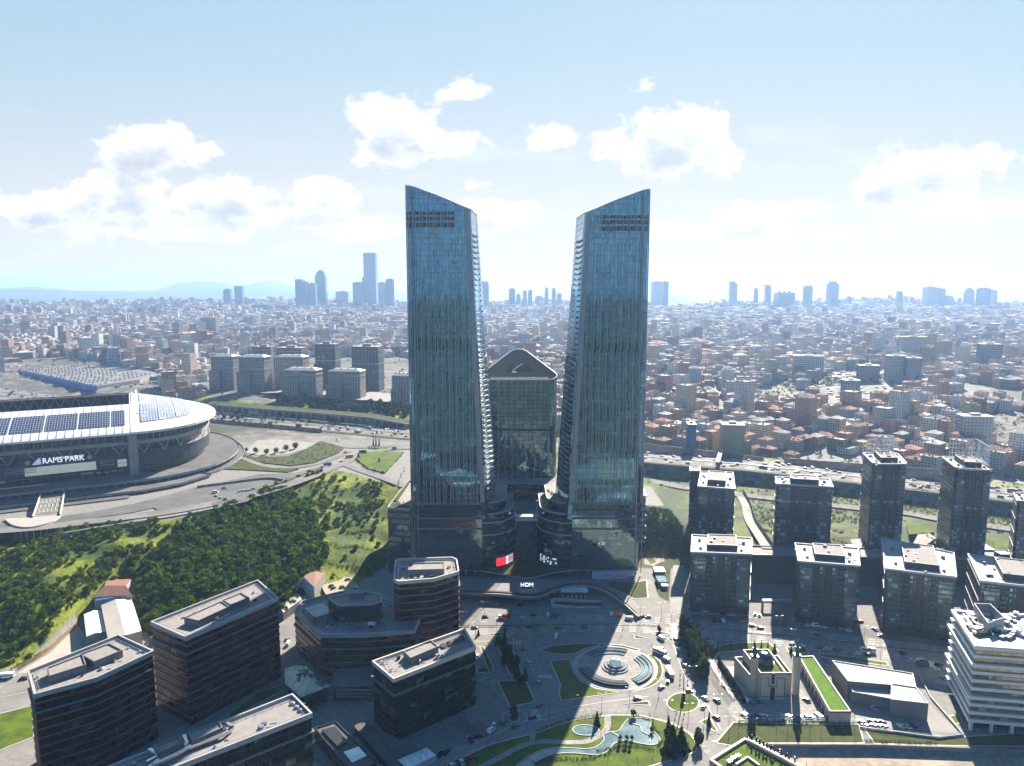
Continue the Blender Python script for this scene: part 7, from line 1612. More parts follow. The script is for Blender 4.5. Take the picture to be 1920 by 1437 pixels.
# skyline
SKM = facade('skyline_glass', (.05, .09, .13), (.10, .15, .20), met=.5, rough=.15, fw=4, fh=4, mu=.2, sv=.25, frame=(.14, .17, .20), tilt=.0, blind=0, fmet=.1)
SKL = facade('skyline_pale', (.10, .13, .16), (.16, .19, .22), met=.4, rough=.2, fw=4, fh=4, mu=.35, sv=.4, frame=(.34, .35, .36), tilt=.0, blind=0, fmet=0)
SKY = [(556, 579, 523, 576, 'twin-slab dark tower at the start of the far tower cluster', 'step'), (594, 613, 507, 578, 'dark tower with stepped crown in the far tower cluster', 'crown'), (580, 594, 532, 578, 'lower tower wedged between the two dark cluster towers', ''), (632, 655, 547, 578, 'squat pale block beyond the tower cluster', 'pale'), (683, 709, 475, 582, 'tallest far tower, with flared flank and two masts', 'flare'), (664, 682, 530, 580, 'short tower hugging the tallest far tower', ''), (711, 724, 530, 576, 'slim pale tower just past the tallest far tower', 'pale'), (725, 740, 524, 576, 'slim tower next to the higher skyscraper on the skyline', ''),
       (421, 434, 543, 560, 'small blue tower standing alone above the stadium end', ''), (442, 456, 537, 560, 'small blue tower with a mast, above the stadium end', 'mast'), (902, 917, 528, 574, 'round-topped pale tower seen between the skyscrapers', 'round'), (954, 966, 542, 570, 'plain dark tower seen between the skyscrapers', ''), (968, 976, 552, 570, 'stubby tower next to the plain dark one, between the skyscrapers', ''), (980, 988, 546, 570, 'narrow tower in the middle of the gap between the skyscrapers', 'pale'), (990, 998, 545, 570, 'narrow tower with flat top past the gap middle', ''), (1021, 1028, 538, 570, 'first of a slim pointed pair between the skyscrapers', 'crown'), (1034, 1042, 539, 570, 'second of the slim pointed pair, closer to the lower skyscraper', 'crown'), (1044, 1053, 551, 572, 'squat tower right against the lower skyscraper flank', ''), (1003, 1018, 556, 574, 'broad low block below the slim pointed pair', 'pale'),
       (1221, 1240, 529, 578, 'broad pale tower just past the lower skyscraper', 'pale'), (1241, 1252, 529, 576, 'narrow tower joined to the broad pale one', ''), (1366, 1380, 527, 578, 'slab tower with notched top above the valley', 'step'), (1413, 1420, 539, 570, 'thin pointed tower above the valley', 'crown'), (1433, 1444, 533, 570, 'thin tower with stepped side above the valley', 'step'), (1454, 1485, 547, 574, 'wide low skyline block topped by small turrets', 'turret'), (1506, 1520, 537, 576, 'plain slab tower past the turreted block', ''), (1550, 1568, 528, 580, 'broad tower with chamfered top and pale stripes', 'round'), (1587, 1595, 557, 572, 'tiny lone tower on the skyline ridge', ''), (1680, 1690, 545, 578, 'L-topped slim tower above the dark residential towers', 'step'), (1732, 1752, 539, 574, 'large pale tower of the edge skyline group', 'pale'), (1753, 1768, 542, 574, 'second tower of the edge skyline group', ''), (1769, 1784, 556, 576, 'low shoulder block in the edge skyline group', 'pale'), (1808, 1822, 540, 580, 'stepped pale tower near the picture edge skyline', 'crown'), (1832, 1850, 541, 584, 'broad tower of the last skyline pair', ''), (1850, 1864, 545, 584, 'pale half of the last skyline pair', 'pale')]
rs = random.Random(4)
for (x0, x1, yt, yb, lb, kd) in SKY:
    Y = 4300 + rs.random() * 500; X0, X1 = XX(x0, yb, Y), XX(x1, yb, Y); z = HH(yt, Y); g0 = 60; xc = (X0 + X1) / 2; w = (X1 - X0); d = w * .8; t = thing('far_tower', lb, 'tower', (xc, Y, g0), 'skyscrapers on the skyline'); mtl = SKL if kd == 'pale' else SKM; m = MB(); ro = rs.random() * .3 - .15
    if kd == 'step': m.box(xc - w * .14, Y, g0, w * .6, d, z - g0 - 4, 0); m.box(xc + w * .24, Y + 1, g0, w * .5, d * .9, (z - g0) * .93, 0)
    elif kd == 'crown': m.box(xc, Y, g0, w, d, (z - g0) * .88); m.box(xc, Y, g0, w * .74, d * .74, (z - g0) * .96); m.box(xc, Y, g0, w * .4, d * .4, z - g0)
    elif kd == 'round': m.box(xc, Y, g0, w, d, (z - g0) * .93); m.prism(circle(xc, Y, w * .42, 8), g0, z)
    elif kd == 'flare':
        m.box(xc + 3, Y, g0, w * .86, d, z - g0); zz = HH(520, Y); xa = XX(676, 560, Y)
        for k in range(6): f = k / 6; m.box((xa + (X0 - xa) * f + xc) / 2, Y - 2, g0, xc - (xa + (X0 - xa) * f), d * .8, (HH(562, Y) - g0) + (HH(505, Y) - HH(562, Y)) * f ** 1.6)
        m.bar((xc, Y, z), (xc, Y, z + 24), 1.0); m.bar((xc + 12, Y, z), (xc + 12, Y, z + 16), 1.0)
    elif kd == 'turret': m.box(xc, Y, g0, w, d, (z - g0) * .96); [m.box(xc + w * f, Y, g0, w * .12, 8, z - g0 + 4) for f in (-.3, 0, .3)]
    elif kd == 'mast': m.box(xc, Y, g0, w, d, (z - g0)); m.bar((xc, Y, z), (xc, Y, z + 30), 1.5)
    else: m.box(xc, Y, g0, w, d, z - g0, ro * .5); m.box(xc, Y, z - 1, w * .5, d * .5, 6, ro * .5)
    adopt(t, m.build('wall', mtl))
# larger mid-distance blocks that can be told apart
MID = [(1290, 1307, 797, 836, 34, 'blue-painted block at the start of the steep street', 'blue'), (1355, 1398, 798, 838, 34, 'yellowish broad block beside the steep street', 'cream'), (1583, 1613, 714, 752, 44, 'lone dark slab block in the valley by the winding road', 'skm'), (1665, 1700, 668, 710, 52, 'modern office block with white corner frame in the valley', 'pale'), (1700, 1728, 672, 712, 52, 'darker modern block next to the white corner frame', 'skm'), (1690, 1738, 632, 668, 60, 'wide terraced office block higher up the valley side', 'pale'), (1838, 1878, 646, 684, 58, 'slanted office block with pale leaning edge', 'skm'), (1612, 1650, 686, 710, 50, 'unfinished grey frame block above the winding road', 'skm'), (1805, 1862, 782, 822, 36, 'wide pale office block beside the railway lawn', 'pale'), (1490, 1546, 668, 692, 54, 'long pale slab of flats above the wooded slope', 'pale'), (170, 220, 652, 672, 56, 'teal glass showroom with dark roof beyond the car market', 'skm'), (375, 408, 596, 624, 68, 'pinkish twin slab standing above the old town roofs', 'rose'), (505, 540, 573, 590, 90, 'dark broad office block below the far tower cluster', 'skm'), (470, 508, 572, 590, 90, 'dark flat office block just before the far tower cluster', 'skm')]
for (x0, x1, yt, yb, zb, lb, kd) in MID:
    Y = (zb - CAMZ) / T(yb); X0, X1 = XX(x0, yb, Y), XX(x1, yb, Y); z = HH(yt, Y); t = thing('mid_rise', lb, 'building', ((X0 + X1) / 2, Y + 8, zb), 'larger blocks in the old town'); m = MB(); w = X1 - X0
    mtl = {'blue': facade('blue_block', (.05, .06, .08), (.1, .12, .15), met=.3, rough=.3, fw=3, fh=3.2, mu=.5, sv=.5, frame=(.03, .13, .34), tilt=0, blind=0, fmet=0), 'cream': facade('cream_block', (.06, .06, .06), (.12, .12, .12), met=.2, rough=.3, fw=2.6, fh=3.2, mu=.6, sv=.5, frame=(.46, .38, .2), tilt=0, blind=0, fmet=0), 'rose': facade('rose_block', (.06, .06, .06), (.12, .12, .12), met=.2, rough=.3, fw=3, fh=3.2, mu=.6, sv=.5, frame=(.36, .24, .22), tilt=0, blind=0, fmet=0), 'skm': SKM, 'pale': SKL}[kd]
    m.box((X0 + X1) / 2, Y + 9, zb - 14, w * .94, 18, z - zb + 14, -.12); adopt(t, m.build('wall', mtl)); m = MB(); m.box((X0 + X1) / 2, Y + 9, z, w * .96, 18.6, .6, -.12); m.box((X0 + X1) / 2, Y + 9, z, w * .3, 6, 3, -.12); adopt(t, m.build('roof', M['lgrey']))
# ================================================================== vegetation
def leafmat(name, a, b, tr=.35):
    m, nt = newmat(name); pos = geo_pos(nt); oi = nt.nodes.new('ShaderNodeObjectInfo').outputs['Random']
    f = mth(nt, 'MULTIPLY_ADD', noise(nt, pos, .7, 3), .7, mth(nt, 'MULTIPLY', oi, .3)); cc = mixc(nt, ramp(nt, f, .3, .72), a, b)
    d = nd(nt, 'ShaderNodeBsdfDiffuse', None, {'Color': cc, 'Roughness': 1.0}); t = nd(nt, 'ShaderNodeBsdfTranslucent', None, {'Color': mixc(nt, .5, cc, (.20, .26, .02))})
    nd(nt, 'ShaderNodeOutputMaterial', None, {'Surface': nd(nt, 'ShaderNodeMixShader', None, {0: tr, 1: d.outputs[0], 2: t.outputs[0]}).outputs[0]}); return m
LEAF = leafmat('leaf_dark', (.026, .074, .011), (.150, .240, .030)); LEAFY = leafmat('leaf_yellow', (.060, .095, .010), (.23, .27, .022)); PINE = leafmat('leaf_pine', (.008, .022, .012), (.026, .050, .020), .2); SCRUB = leafmat('leaf_scrub', (.012, .020, .008), (.060, .070, .022), .2); BARK = plain('bark', (.07, .05, .035), .9, var=.3, scale=2)
BARE = plain('bare_twig', (.16, .125, .10), .9, var=.3, scale=2)
def crown_mesh(seed, kind='round', nleaf=420):
    r = random.Random(seed); m = MB()
    def leaf(p, s, out=None):
        n = (Vector((r.gauss(0, 1), r.gauss(0, 1), r.gauss(0, 1) + .2)) * .42 + (out or Vector((0, 0, .4)))).normalized(); x = n.cross(Vector((0.3, .2, 1))).normalized(); y = n.cross(x); s *= .6 + r.random() * .8; p = Vector(p)
        m.face([p - x * s - y * s * .6, p + x * s - y * s * .4, p + x * s * .7 + y * s, p - x * s * .8 + y * s * .8])
    if kind == 'round':
        lobes = [(r.uniform(-.5, .5), r.uniform(-.5, .5), r.uniform(.35, 1.0), r.uniform(.38, .62)) for _ in range(7)] + [(0, 0, .75, .7)]
        for k in range(nleaf):
            lx, ly, lz, lr = lobes[r.randrange(len(lobes))]; v = Vector((r.gauss(0, 1), r.gauss(0, 1), r.gauss(0, 1) * .8 + .15)).normalized() * lr * (.86 + .2 * r.random()); leaf((lx + v.x, ly + v.y, max(.05, lz + v.z)), .15, v.normalized())
    else:
        for k in range(nleaf):
            h = r.random() ** 1.25; rad = (1 - h) * .42 * (.75 + .35 * math.sin(h * 26)) + .03; a = r.random() * 6.283; q = rad * r.random() ** .4; leaf((q * math.cos(a), q * math.sin(a), .12 + h * 2.0 - q * .35), .13 * (1.25 - h * .7), Vector((math.cos(a), math.sin(a), .5)))
    return m
def crown_data(name, seed, kind, mat, n=420): o = crown_mesh(seed, kind, n).build(name, mat); me = o.data; bpy.data.objects.remove(o); return me
CR = [crown_data('crown', s, 'round', LEAF, 260) for s in range(5)]; CY_ = [crown_data('crown', s + 10, 'round', LEAFY, 240) for s in range(4)]; CF = [crown_data('crown', s + 20, 'cone', PINE, 420) for s in range(3)]; CPN = [crown_data('crown', s + 30, 'round', PINE, 420) for s in range(3)]
tb = MB(); tb.bar((0, 0, -.3), (0, 0, .75), .07, 0, 6, .035); tb.bar((0, 0, .4), (.25, .1, .8), .03); tb.bar((0, 0, .45), (-.2, .15, .85), .03); _o = tb.build('trunk', BARK); TRK = _o.data; bpy.data.objects.remove(_o)
def tree(name, label, x, y, z, s, h, me, group, cat='tree', trunk=True):
    t = thing(name, label, cat, (x, y, z), group, random.random() * 6.28); c = bpy.data.objects.new('crown', me); COL.objects.link(c); c.parent = t; c.scale = (s, s, h); c.location = (0, 0, .5 if trunk else -.2)
    if trunk: k = bpy.data.objects.new('trunk', TRK); COL.objects.link(k); k.parent = t; k.scale = (h * 1.1, h * 1.1, h)
    return t
# thicket on the hillside
THICK = [tuple(P(a, b, 14)[:2]) for a, b in ((246, 1110), (262, 1070), (330, 1022), (420, 990), (500, 955), (545, 945), (590, 985), (612, 1030), (604, 1062), (560, 1095), (530, 1130), (440, 1170), (330, 1200), (268, 1170))]
THIN = [tuple(P(a, b, 14)[:2]) for a, b in ((-150, 1060), (130, 1010), (250, 985), (400, 975), (470, 950), (520, 920), (560, 905), (700, 900), (725, 960), (700, 1060), (640, 1080), (605, 1060), (600, 1000), (545, 945), (440, 980), (260, 1070), (245, 1115), (160, 1160), (20, 1235), (-100, 1260))]
spots = []
rv = random.Random(77)
bx = [p[0] for p in THIN]; by = [p[1] for p in THIN]; x = min(bx)
while x < max(bx):
    y = min(by)
    while y < max(by):
        qx, qy = x + rv.uniform(-1.5, 1.5), y + rv.uniform(-1.5, 1.5)
        if inpoly(qx, qy, THICK):
            s = rv.uniform(2.5, 4.3); spots.append((qx, qy, s, s * rv.uniform(1.0, 1.45), 0)) if rv.random() < .62 else None
        elif inpoly(qx, qy, THIN):
            n_ = float(vnoise(np.array([qx]), np.array([qy]), 22, 9)[0]); n2 = float(vnoise(np.array([qx]), np.array([qy]), 55, 11)[0]); pxx = PX(qx, qy, 12)[0]
            dense = .04 + max(0, n_ + n2 + (.34 if pxx < 290 else .10)) * (1.2 if pxx < 300 else .8)
            if rv.random() < dense: s = rv.uniform(1.1, 2.9); spots.append((qx, qy, s, s * rv.uniform(.8, 1.4), 1 if rv.random() < .52 else 0))
        y += 3.9
    x += 3.9
sz = [height1(a[0], a[1]) for a in spots]
spots = [(*a, z) for a, z in zip(spots, sz)]
spots = [q for q in spots if hill_zone(np.array([q[0]]), np.array([q[1]]))[0]]
spots.sort(key=lambda q: -(q[2] / math.hypot(q[0], q[1])))
sm_ = {0: [], 1: []}
for i, (x, y, s, h, k, z) in enumerate(spots):
    if i < 290: tree('bush' if k else 'thicket_tree', 'yellow-green bush scattered on the open hillside' if k else 'dense dark green round-crowned tree of the hillside thicket', x, y, z - .3, s, h, (CY_ if k else CR)[i % 4], 'bushes on the hillside' if k else 'round trees of the hillside thicket', 'bush' if k else 'tree', k == 0)
    else: sm_[k].append((x, y, z, s, h))
def scatter(name, pts, meshes, mat, kind='stuff'):
    """many crowns as one mesh"""
    arr = []
    for me in meshes:
        a = np.empty(len(me.vertices) * 3); me.vertices.foreach_get('co', a); arr.append(a.reshape(-1, 3))
    vs = []; 
    for i, (x, y, z, s, h) in enumerate(pts):
        a = arr[i % len(arr)]; t = random.random() * 6.28; c, s_ = math.cos(t), math.sin(t); vs.append(np.stack([x + (a[:, 0] * c - a[:, 1] * s_) * s, y + (a[:, 0] * s_ + a[:, 1] * c) * s, z + a[:, 2] * h], 1))
    v = np.concatenate(vs); n = len(v) // 4; me = bpy.data.meshes.new(name); me.vertices.add(len(v)); me.vertices.foreach_set('co', v.ravel()); me.loops.add(n * 4); me.loops.foreach_set('vertex_index', np.arange(n * 4)); me.polygons.add(n); me.polygons.foreach_set('loop_start', np.arange(0, n * 4, 4)); me.polygons.foreach_set('loop_total', np.full(n, 4)); me.update(calc_edges=True); me.materials.append(mat); o = bpy.data.objects.new(name, me); COL.objects.link(o); return tag(o, kind=kind)
for k, nm, ms, mt5 in ((0, 'thicket_foliage', CR, LEAF), (1, 'scrub', CY_, LEAFY)):
    if sm_[k]: scatter(nm, sm_[k], ms, mt5)
# low tufts over the whole slope, motorway banks and terraces
tuft = []
for (a0, a1, b0) in ((585, 672, 934), (592, 668, 956), (588, 662, 982), (640, 698, 985), (610, 700, 1008), (600, 690, 1030), (540, 640, 925)):
    for i in range(46): f = i / 45; p = P(a0 + (a1 - a0) * f, b0 + 3 * math.sin(f * 5), 20); tuft.append((p.x + rv.uniform(-1, 1), p.y + rv.uniform(-1.4, 1.4), height1(p.x, p.y) - .2, rv.uniform(.9, 1.7), rv.uniform(.9, 1.6)))
for _ in range(5200):
    a, b = rv.uniform(-200, 735), rv.uniform(880, 1250); p = P(a, b, 15); x, y = p.x, p.y
    if not hill_zone(np.array([x]), np.array([y]))[0]: continue
    if float(vnoise(np.array([x]), np.array([y]), 14, 13)[0]) < -.05: continue
    s = rv.uniform(.35, .9); tuft.append((x, y, height1(x, y) - .15, s, s * .8))
TF = [crown_data('tuft', s + 50, 'round', LEAFY, 26) for s in range(4)]
scatter('undergrowth', tuft, TF, LEAFY)
bk = []
for _ in range(1500):
    f = rv.uniform(390, 1950); w = rv.choice((rv.uniform(-70, -46), rv.uniform(34, 74)))
    if (760 < f < 1215): continue
    r = hw_at(f, round(w)); 
    if r is None: continue
    if w > 0 and f < 760: continue
    x, y = r[0].x, r[0].y; s = rv.uniform(.6, 1.9); bk.append((x, y, height1(x, y) - .2, s, s * .9))
lp_ = [tuple(P(a, b, 32)[:2]) for a, b in ((452, 850), (480, 858), (540, 856), (575, 842), (600, 828), (646, 840), (635, 850), (590, 868), (545, 874), (490, 868), (456, 856))]
for _ in range(900):
    p = P(rv.uniform(450, 648), rv.uniform(826, 876), 32)
    if inpoly(p.x, p.y, lp_): s = rv.uniform(.5, 1.3); bk.append((p.x, p.y, 32.0, s, s * .7))
for _ in range(60):
    f = rv.random(); a, b = ((667, 862), (690, 881)) if f < .4 else ((690, 881), (722, 888)) if f < .7 else ((722, 888), (758, 850)); g = rv.random(); p = P(a[0] + (b[0] - a[0]) * g, a[1] + (b[1] - a[1]) * g, 32); bk.append((p.x, p.y, 32.1, 1.0, 1.3))
for _ in range(2200):
    a, b = rv.uniform(1395, 1915), rv.uniform(930, 1000); p = P(a, b, 16)
    if float(vnoise(np.array([p.x]), np.array([p.y]), 16, 15)[0]) < .02 or p.y < 502: continue
    s = rv.uniform(.6, 1.7); bk.append((p.x, p.y, height1(p.x, p.y) - .2, s, s * .8))
for _ in range(1100):
    p = Vector((rv.uniform(96, 140), rv.uniform(540, 612), 0)); s = rv.uniform(.8, 2.2); bk.append((p.x, p.y, height1(p.x, p.y) - .2, s, s * .8))
scatter('bank_shrubs', bk, [crown_data('tuft', s + 60, 'round', PINE, 40) for s in range(4)], SCRUB)
# dark trees on the motorway bank below the building site
k = 0
for i in range(52):
    f = 515 + i * 4.9 + rv.uniform(-3, 3); yv = 752 + (f - 515) * .055 + rv.uniform(-7, 7); z = 45; p = P(f, yv, z); z = height1(p.x, p.y); tree('bank_tree', 'dark tree in the belt on the motorway bank below the building site', p.x, p.y, z - 1, rv.uniform(4.2, 6.2), rv.uniform(6, 9), CPN[i % 3], 'dark tree belt on the motorway bank')
for i in range(40):
    f = rv.uniform(390, 770); p = P(f, 768 + (f - 390) * .06 + rv.uniform(-14, 2), 43); z = height1(p.x, p.y); tree('bank_tree', 'small dark tree on the grassy motorway bank above the arches', p.x, p.y, z - .5, rv.uniform(1.8, 3.4), rv.uniform(3, 5.5), CPN[i % 3], 'small trees above the arches')
ct = []
for i in range(len(HA)):
    if PARK[i] > .37 and HA[i, 1] > 1200 and HA[i, 1] < 5500 and abs(HA[i, 0]) < .8 * HA[i, 1]:
        for _ in range(3): x, y = HA[i] + np.array([rv.uniform(-14, 14), rv.uniform(-12, 12)]); ct.append((x, y, hz0[i] - 1, rv.uniform(4, 7), rv.uniform(4, 8)))
    elif rv.random() < .06 and 850 < HA[i, 1] < 3500 and abs(HA[i, 0]) < .8 * HA[i, 1] and dHW[i] > 55 and sideHW[i] < 0: x, y = HA[i] + np.array([rv.uniform(-14, 14), 13]); ct.append((x, y, hz0[i] - 1, rv.uniform(2.5, 4.5), rv.uniform(4, 6)))
for pl in NOGO[3:6]:
    xs, ys = [p[0] for p in pl], [p[1] for p in pl]
    for _ in range(170):
        x, y = rv.uniform(min(xs), max(xs)), rv.uniform(min(ys), max(ys))
        if inpoly(x, y, pl) and rv.random() < .75: ct.append((x, y, height1(x, y) - .5, rv.uniform(2, 4.5), rv.uniform(2.5, 5.5)))
scatter('city_woods', ct, [crown_data('tuft', s + 70, 'round', PINE, 46) for s in range(4)], PINE)
# clutter of the building site and the yards round the market
cl = MB()
for pl in NOGO[:3]:
    xs, ys = [p[0] for p in pl], [p[1] for p in pl]
    for _ in range(420):
        x, y = rv.uniform(min(xs), max(xs)), rv.uniform(min(ys), max(ys))
        if not inpoly(x, y, pl) or float(seg_dist(np.array([x]), np.array([y]), HWX)[0][0]) < 84: continue
        cl.box(x, y, height1(x, y) - .3, rv.uniform(2, 9), rv.uniform(1.5, 4), rv.uniform(1, 3.4), rv.uniform(-.7, .2), rv.randrange(5))
tag(cl.build('yard_clutter', [M['lgrey'], M['grey'], M['cream'], M['terra'], M['dark']]), kind='stuff')
# park and street trees: (base column, base row, level, half width, height, crown, label)
TR = [(1119, 1361, 0, 1.7, 4.2, 'F', 'slim conifer on the sunlit lawn beside the small pond'), (1253, 1374, 0, 1.6, 5.0, 'F', 'conifer on the sunny edge of the pond park'), (1260, 1414, 0, 4.4, 8.2, 'F', 'largest dark conifer at the end of the pond park'), (1277, 1408, 0, 3.6, 6.8, 'F', 'dark conifer just behind the largest one in the pond park'), (1309, 1400, 0, 2.9, 5.2, 'P', 'bushy dark tree at the corner of the pond park'), (1188, 1346, 0, 1.7, 2.6, 'R', 'round-headed tree between pond and road'), (1329, 1362, 0, 1.2, 4.2, 'F', 'slim dark tree on the triangular traffic island'), (1222, 1374, 0, 1.3, 2.0, 'R', 'rounded shrub on the far bank of the big pond'), (963, 1345, 0, 2.2, 3.6, 'P', 'round dark tree in the circular brown bed of the car park mouth'),
      (935, 1214, 0, 2.6, 4.5, 'R', 'leafy tree at the road corner of the shaded grove'), (946, 1212, 0, 1.8, 5.0, 'F', 'pointed tree at the road corner of the shaded grove'), (951, 1230, 0, 3.0, 4.4, 'P', 'dark broad tree in the middle of the shaded grove'), (958, 1246, 0, 3.0, 4.6, 'P', 'dark broad tree lower in the shaded grove'), (968, 1252, 0, 2.6, 4.2, 'P', 'dark tree near the pavement end of the shaded grove'), (945, 1246, 0, 2.4, 4.0, 'P', 'dark tree on the ramp side of the shaded grove'), (970, 1277, 0, 2.0, 3.6, 'P', 'dark tree on the pavement between the two shaded lawns'), (978, 1284, 0, 2.0, 3.4, 'P', 'dark tree over the lower shaded lawn'), (985, 1276, 0, 1.4, 4.4, 'F', 'slim dark conifer by the lower shaded lawn'), (1236, 1185, 0, 1.4, 2.2, 'P', 'small dark shrub tree on the traffic island by the boulevard'), (897, 1192, 0, 1.0, 2.2, 'F', 'small conifer on the strip island at the boulevard'), (946, 1190, 0, 1.3, 2.2, 'P', 'round shrub at the tip of the strip island'),
      (1483, 1225, 0, 1.1, 2.4, 'F', 'small cypress behind the mosque by the gate'), (1452, 1224, 0, 1.3, 3.2, 'F', 'dark cypress behind the mosque dome'), (700, 836, 31.9, 1.1, 6.5, 'F', 'first tall cypress by the triangular lawn'), (705, 836, 31.9, 1.1, 7.0, 'F', 'middle tall cypress by the triangular lawn'), (711, 836, 31.9, 1.1, 6.0, 'F', 'third tall cypress by the triangular lawn'),
      (462, 848, 31.9, 2.4, 3.0, 'R', 'first round tree along the stadium car park slope'), (480, 850, 31.9, 3.2, 4.0, 'R', 'second round tree along the stadium car park slope'), (499, 852, 31.9, 3.2, 3.8, 'R', 'third round tree along the stadium car park slope'), (518, 850, 31.9, 3.4, 4.2, 'R', 'fourth round tree along the stadium car park slope'), (537, 846, 31.9, 3.6, 4.6, 'R', 'fifth round tree along the stadium car park slope'), (553, 842, 31.9, 3.6, 4.8, 'R', 'sixth and largest round tree along the stadium car park slope'), (672, 858, 31.9, 1.6, 3.2, 'F', 'small dark tree at the tip of the triangular lawn'), (711, 866, 31.9, 1.4, 2.6, 'F', 'lone conifer in the middle of the triangular lawn'), (1163, 1388, 0, 1.0, 1.5, 'R', 'first of three ball shrubs between the ponds'), (1175, 1388, 0, 1.0, 1.5, 'R', 'middle ball shrub between the ponds'), (1185, 1389, 0, 1.0, 1.5, 'R', 'third ball shrub between the ponds'), (1160, 1404, 0, 1.1, 1.3, 'R', 'first dark ball shrub on the lower pond lawn'), (1172, 1404, 0, 1.1, 1.3, 'R', 'middle dark ball shrub on the lower pond lawn'), (1181, 1406, 0, 1.1, 1.3, 'R', 'third dark ball shrub on the lower pond lawn')]
for (a, b, z, s, h, k, lb) in TR: p = P(a, b, z); tree('park_tree', lb, p.x, p.y, z, s * (2.2 if k == 'F' else 1), h * (.52 if k == 'F' else .68) * 1.5, {'F': CF, 'P': CPN, 'R': CR}[k][int(a) % 3], None)
for i, (a, b) in enumerate(((1282, 1184), (1290, 1190), (1284, 1200), (1296, 1200), (1303, 1208), (1293, 1214), (1304, 1220), (1312, 1224), (1299, 1230), (1311, 1236), (1319, 1240), (1307, 1248), (1318, 1254), (1312, 1264), (1320, 1268))):
    p = P(a, b + 6, 0); tree('street_pine', f'dark bushy pine of the road verge clump, {nth(i + 1)} from the boulevard', p.x, p.y, 0, rv.uniform(2.8, 3.8), rv.uniform(6, 8.5), CPN[i % 3], 'pines between the two access roads')
for i in range(11):
    L_ = smooth_line([P(a, b) for a, b in ((1328, 1228), (1345, 1222), (1400, 1216), (1448, 1220))], 4); p = L_[min(len(L_) - 1, 1 + i)]; tree('cypress', f'small dark cypress along the mosque lawn edge, {nth(i + 1)} from the pine clump', p.x, p.y, 0, 1.4, 2.6, CF[i % 3], 'small cypresses round the mosque lawn')
for i in range(16):
    p = P(1348 + i * 3.1, 1245 + i * 4.9); tree('cypress', f'dark cypress in the hedge row beside the mosque access road, {nth(i + 1)} from the boulevard', p.x, p.y, 0, 2.0, 2.0, CF[i % 3], 'cypress hedge beside the mosque road')
hd = []
for pts in ([(1005, 1373), (1068, 1351), (1130, 1342)], [(1120, 1410), (1150, 1404), (1170, 1399), (1200, 1402), (1230, 1408)], [(1000, 1432), (1060, 1424), (1110, 1424), (1140, 1414), (1150, 1405)], [(1195, 1345), (1222, 1352), (1228, 1366), (1236, 1378)], [(1240, 1392), (1232, 1402)], [(1620, 1390), (1760, 1396)], [(1385, 1356), (1610, 1358)], [(560, 1140), (640, 1112)], [(20, 1256), (95, 1216), (150, 1164)]):
    L_ = [P(*q) for q in pts]
    for a, b in zip(L_, L_[1:]):
        n = int((b - a).length / 1.1)
        for i in range(n): p = a.lerp(b, i / n); hd.append((p.x + rv.uniform(-.4, .4), p.y + rv.uniform(-.4, .4), -.1, rv.uniform(.7, 1.1), rv.uniform(.7, 1.2)))
scatter('hedge', hd, [crown_data('tuft', s + 80, 'round', LEAF, 40) for s in range(3)], LEAF)
# bare saplings on the lawn below the mosque and by the pond
for i, (a, b) in enumerate([(1455 + 21 * k, 1378 + (k % 3) * 3) for k in range(8)] + [(1195, 1436), (1140, 1430), (1222, 1440), (1218, 1352), (1120, 1352)]):
    p = P(a, b); t = thing('sapling', f'bare thin sapling, {nth(i + 1)} along the lawn below the mosque' if i < 8 else ('bare thin sapling on the pond park lawn, ' + nth(i - 7) + ' of five'), 'tree', p, 'bare saplings'); m = MB(); h = 5.0; m.bar(p, p + Vector((0, 0, h)), .09, 0, 5, .03); adopt(t, m.build('trunk', BARE)); m = MB(); r5 = random.Random(i)
    for q in range(16): z = h * (.35 + .6 * r5.random()); an = r5.random() * 6.28; l = 1.5 * (1.1 - z / h * .6); s0 = p + Vector((0, 0, z)); m.bar(s0, s0 + Vector((l * math.cos(an), l * math.sin(an), l * .9)), .03, 0, 3, .01)
    adopt(t, m.build('twig', BARE))
# roof garden and terrace planting
rg = []
for pts, z in (([(1100, 900), (1105, 925)], 46), ([(742, 925), (758, 880)], 49.6), ([(1015, 940), (1030, 948)], 53), ([(1026, 920), (1040, 930)], 53), ([(735, 943), (768, 946)], 49.6), ([(1042, 880), (1050, 900)], 46.4), ([(1622, 1012), (1630, 1034)], 20.5), ([(1560, 1012), (1600, 1024)], 20.5), ([(1730, 1000), (1770, 1024)], 20.5), ([(1720, 950), (1840, 985)], 21), ([(1410, 950), (1450, 985)], 21), ([(1560, 975), (1620, 985)], 21), ([(1410, 940), (1452, 975)], 21), ([(1440, 960), (1455, 995)], 21)):
    a, b = P(*pts[0], z), P(*pts[1], z)
    for i in range(14): p = a.lerp(b, i / 13); rg.append((p.x + rv.uniform(-1, 1), p.y + rv.uniform(-2, 2), z - .2, rv.uniform(.6, 1.3), rv.uniform(.7, 1.5)))
scatter('roof_garden_shrubs', rg, [crown_data('tuft', s + 90, 'round', LEAF, 50) for s in range(3)], LEAF)
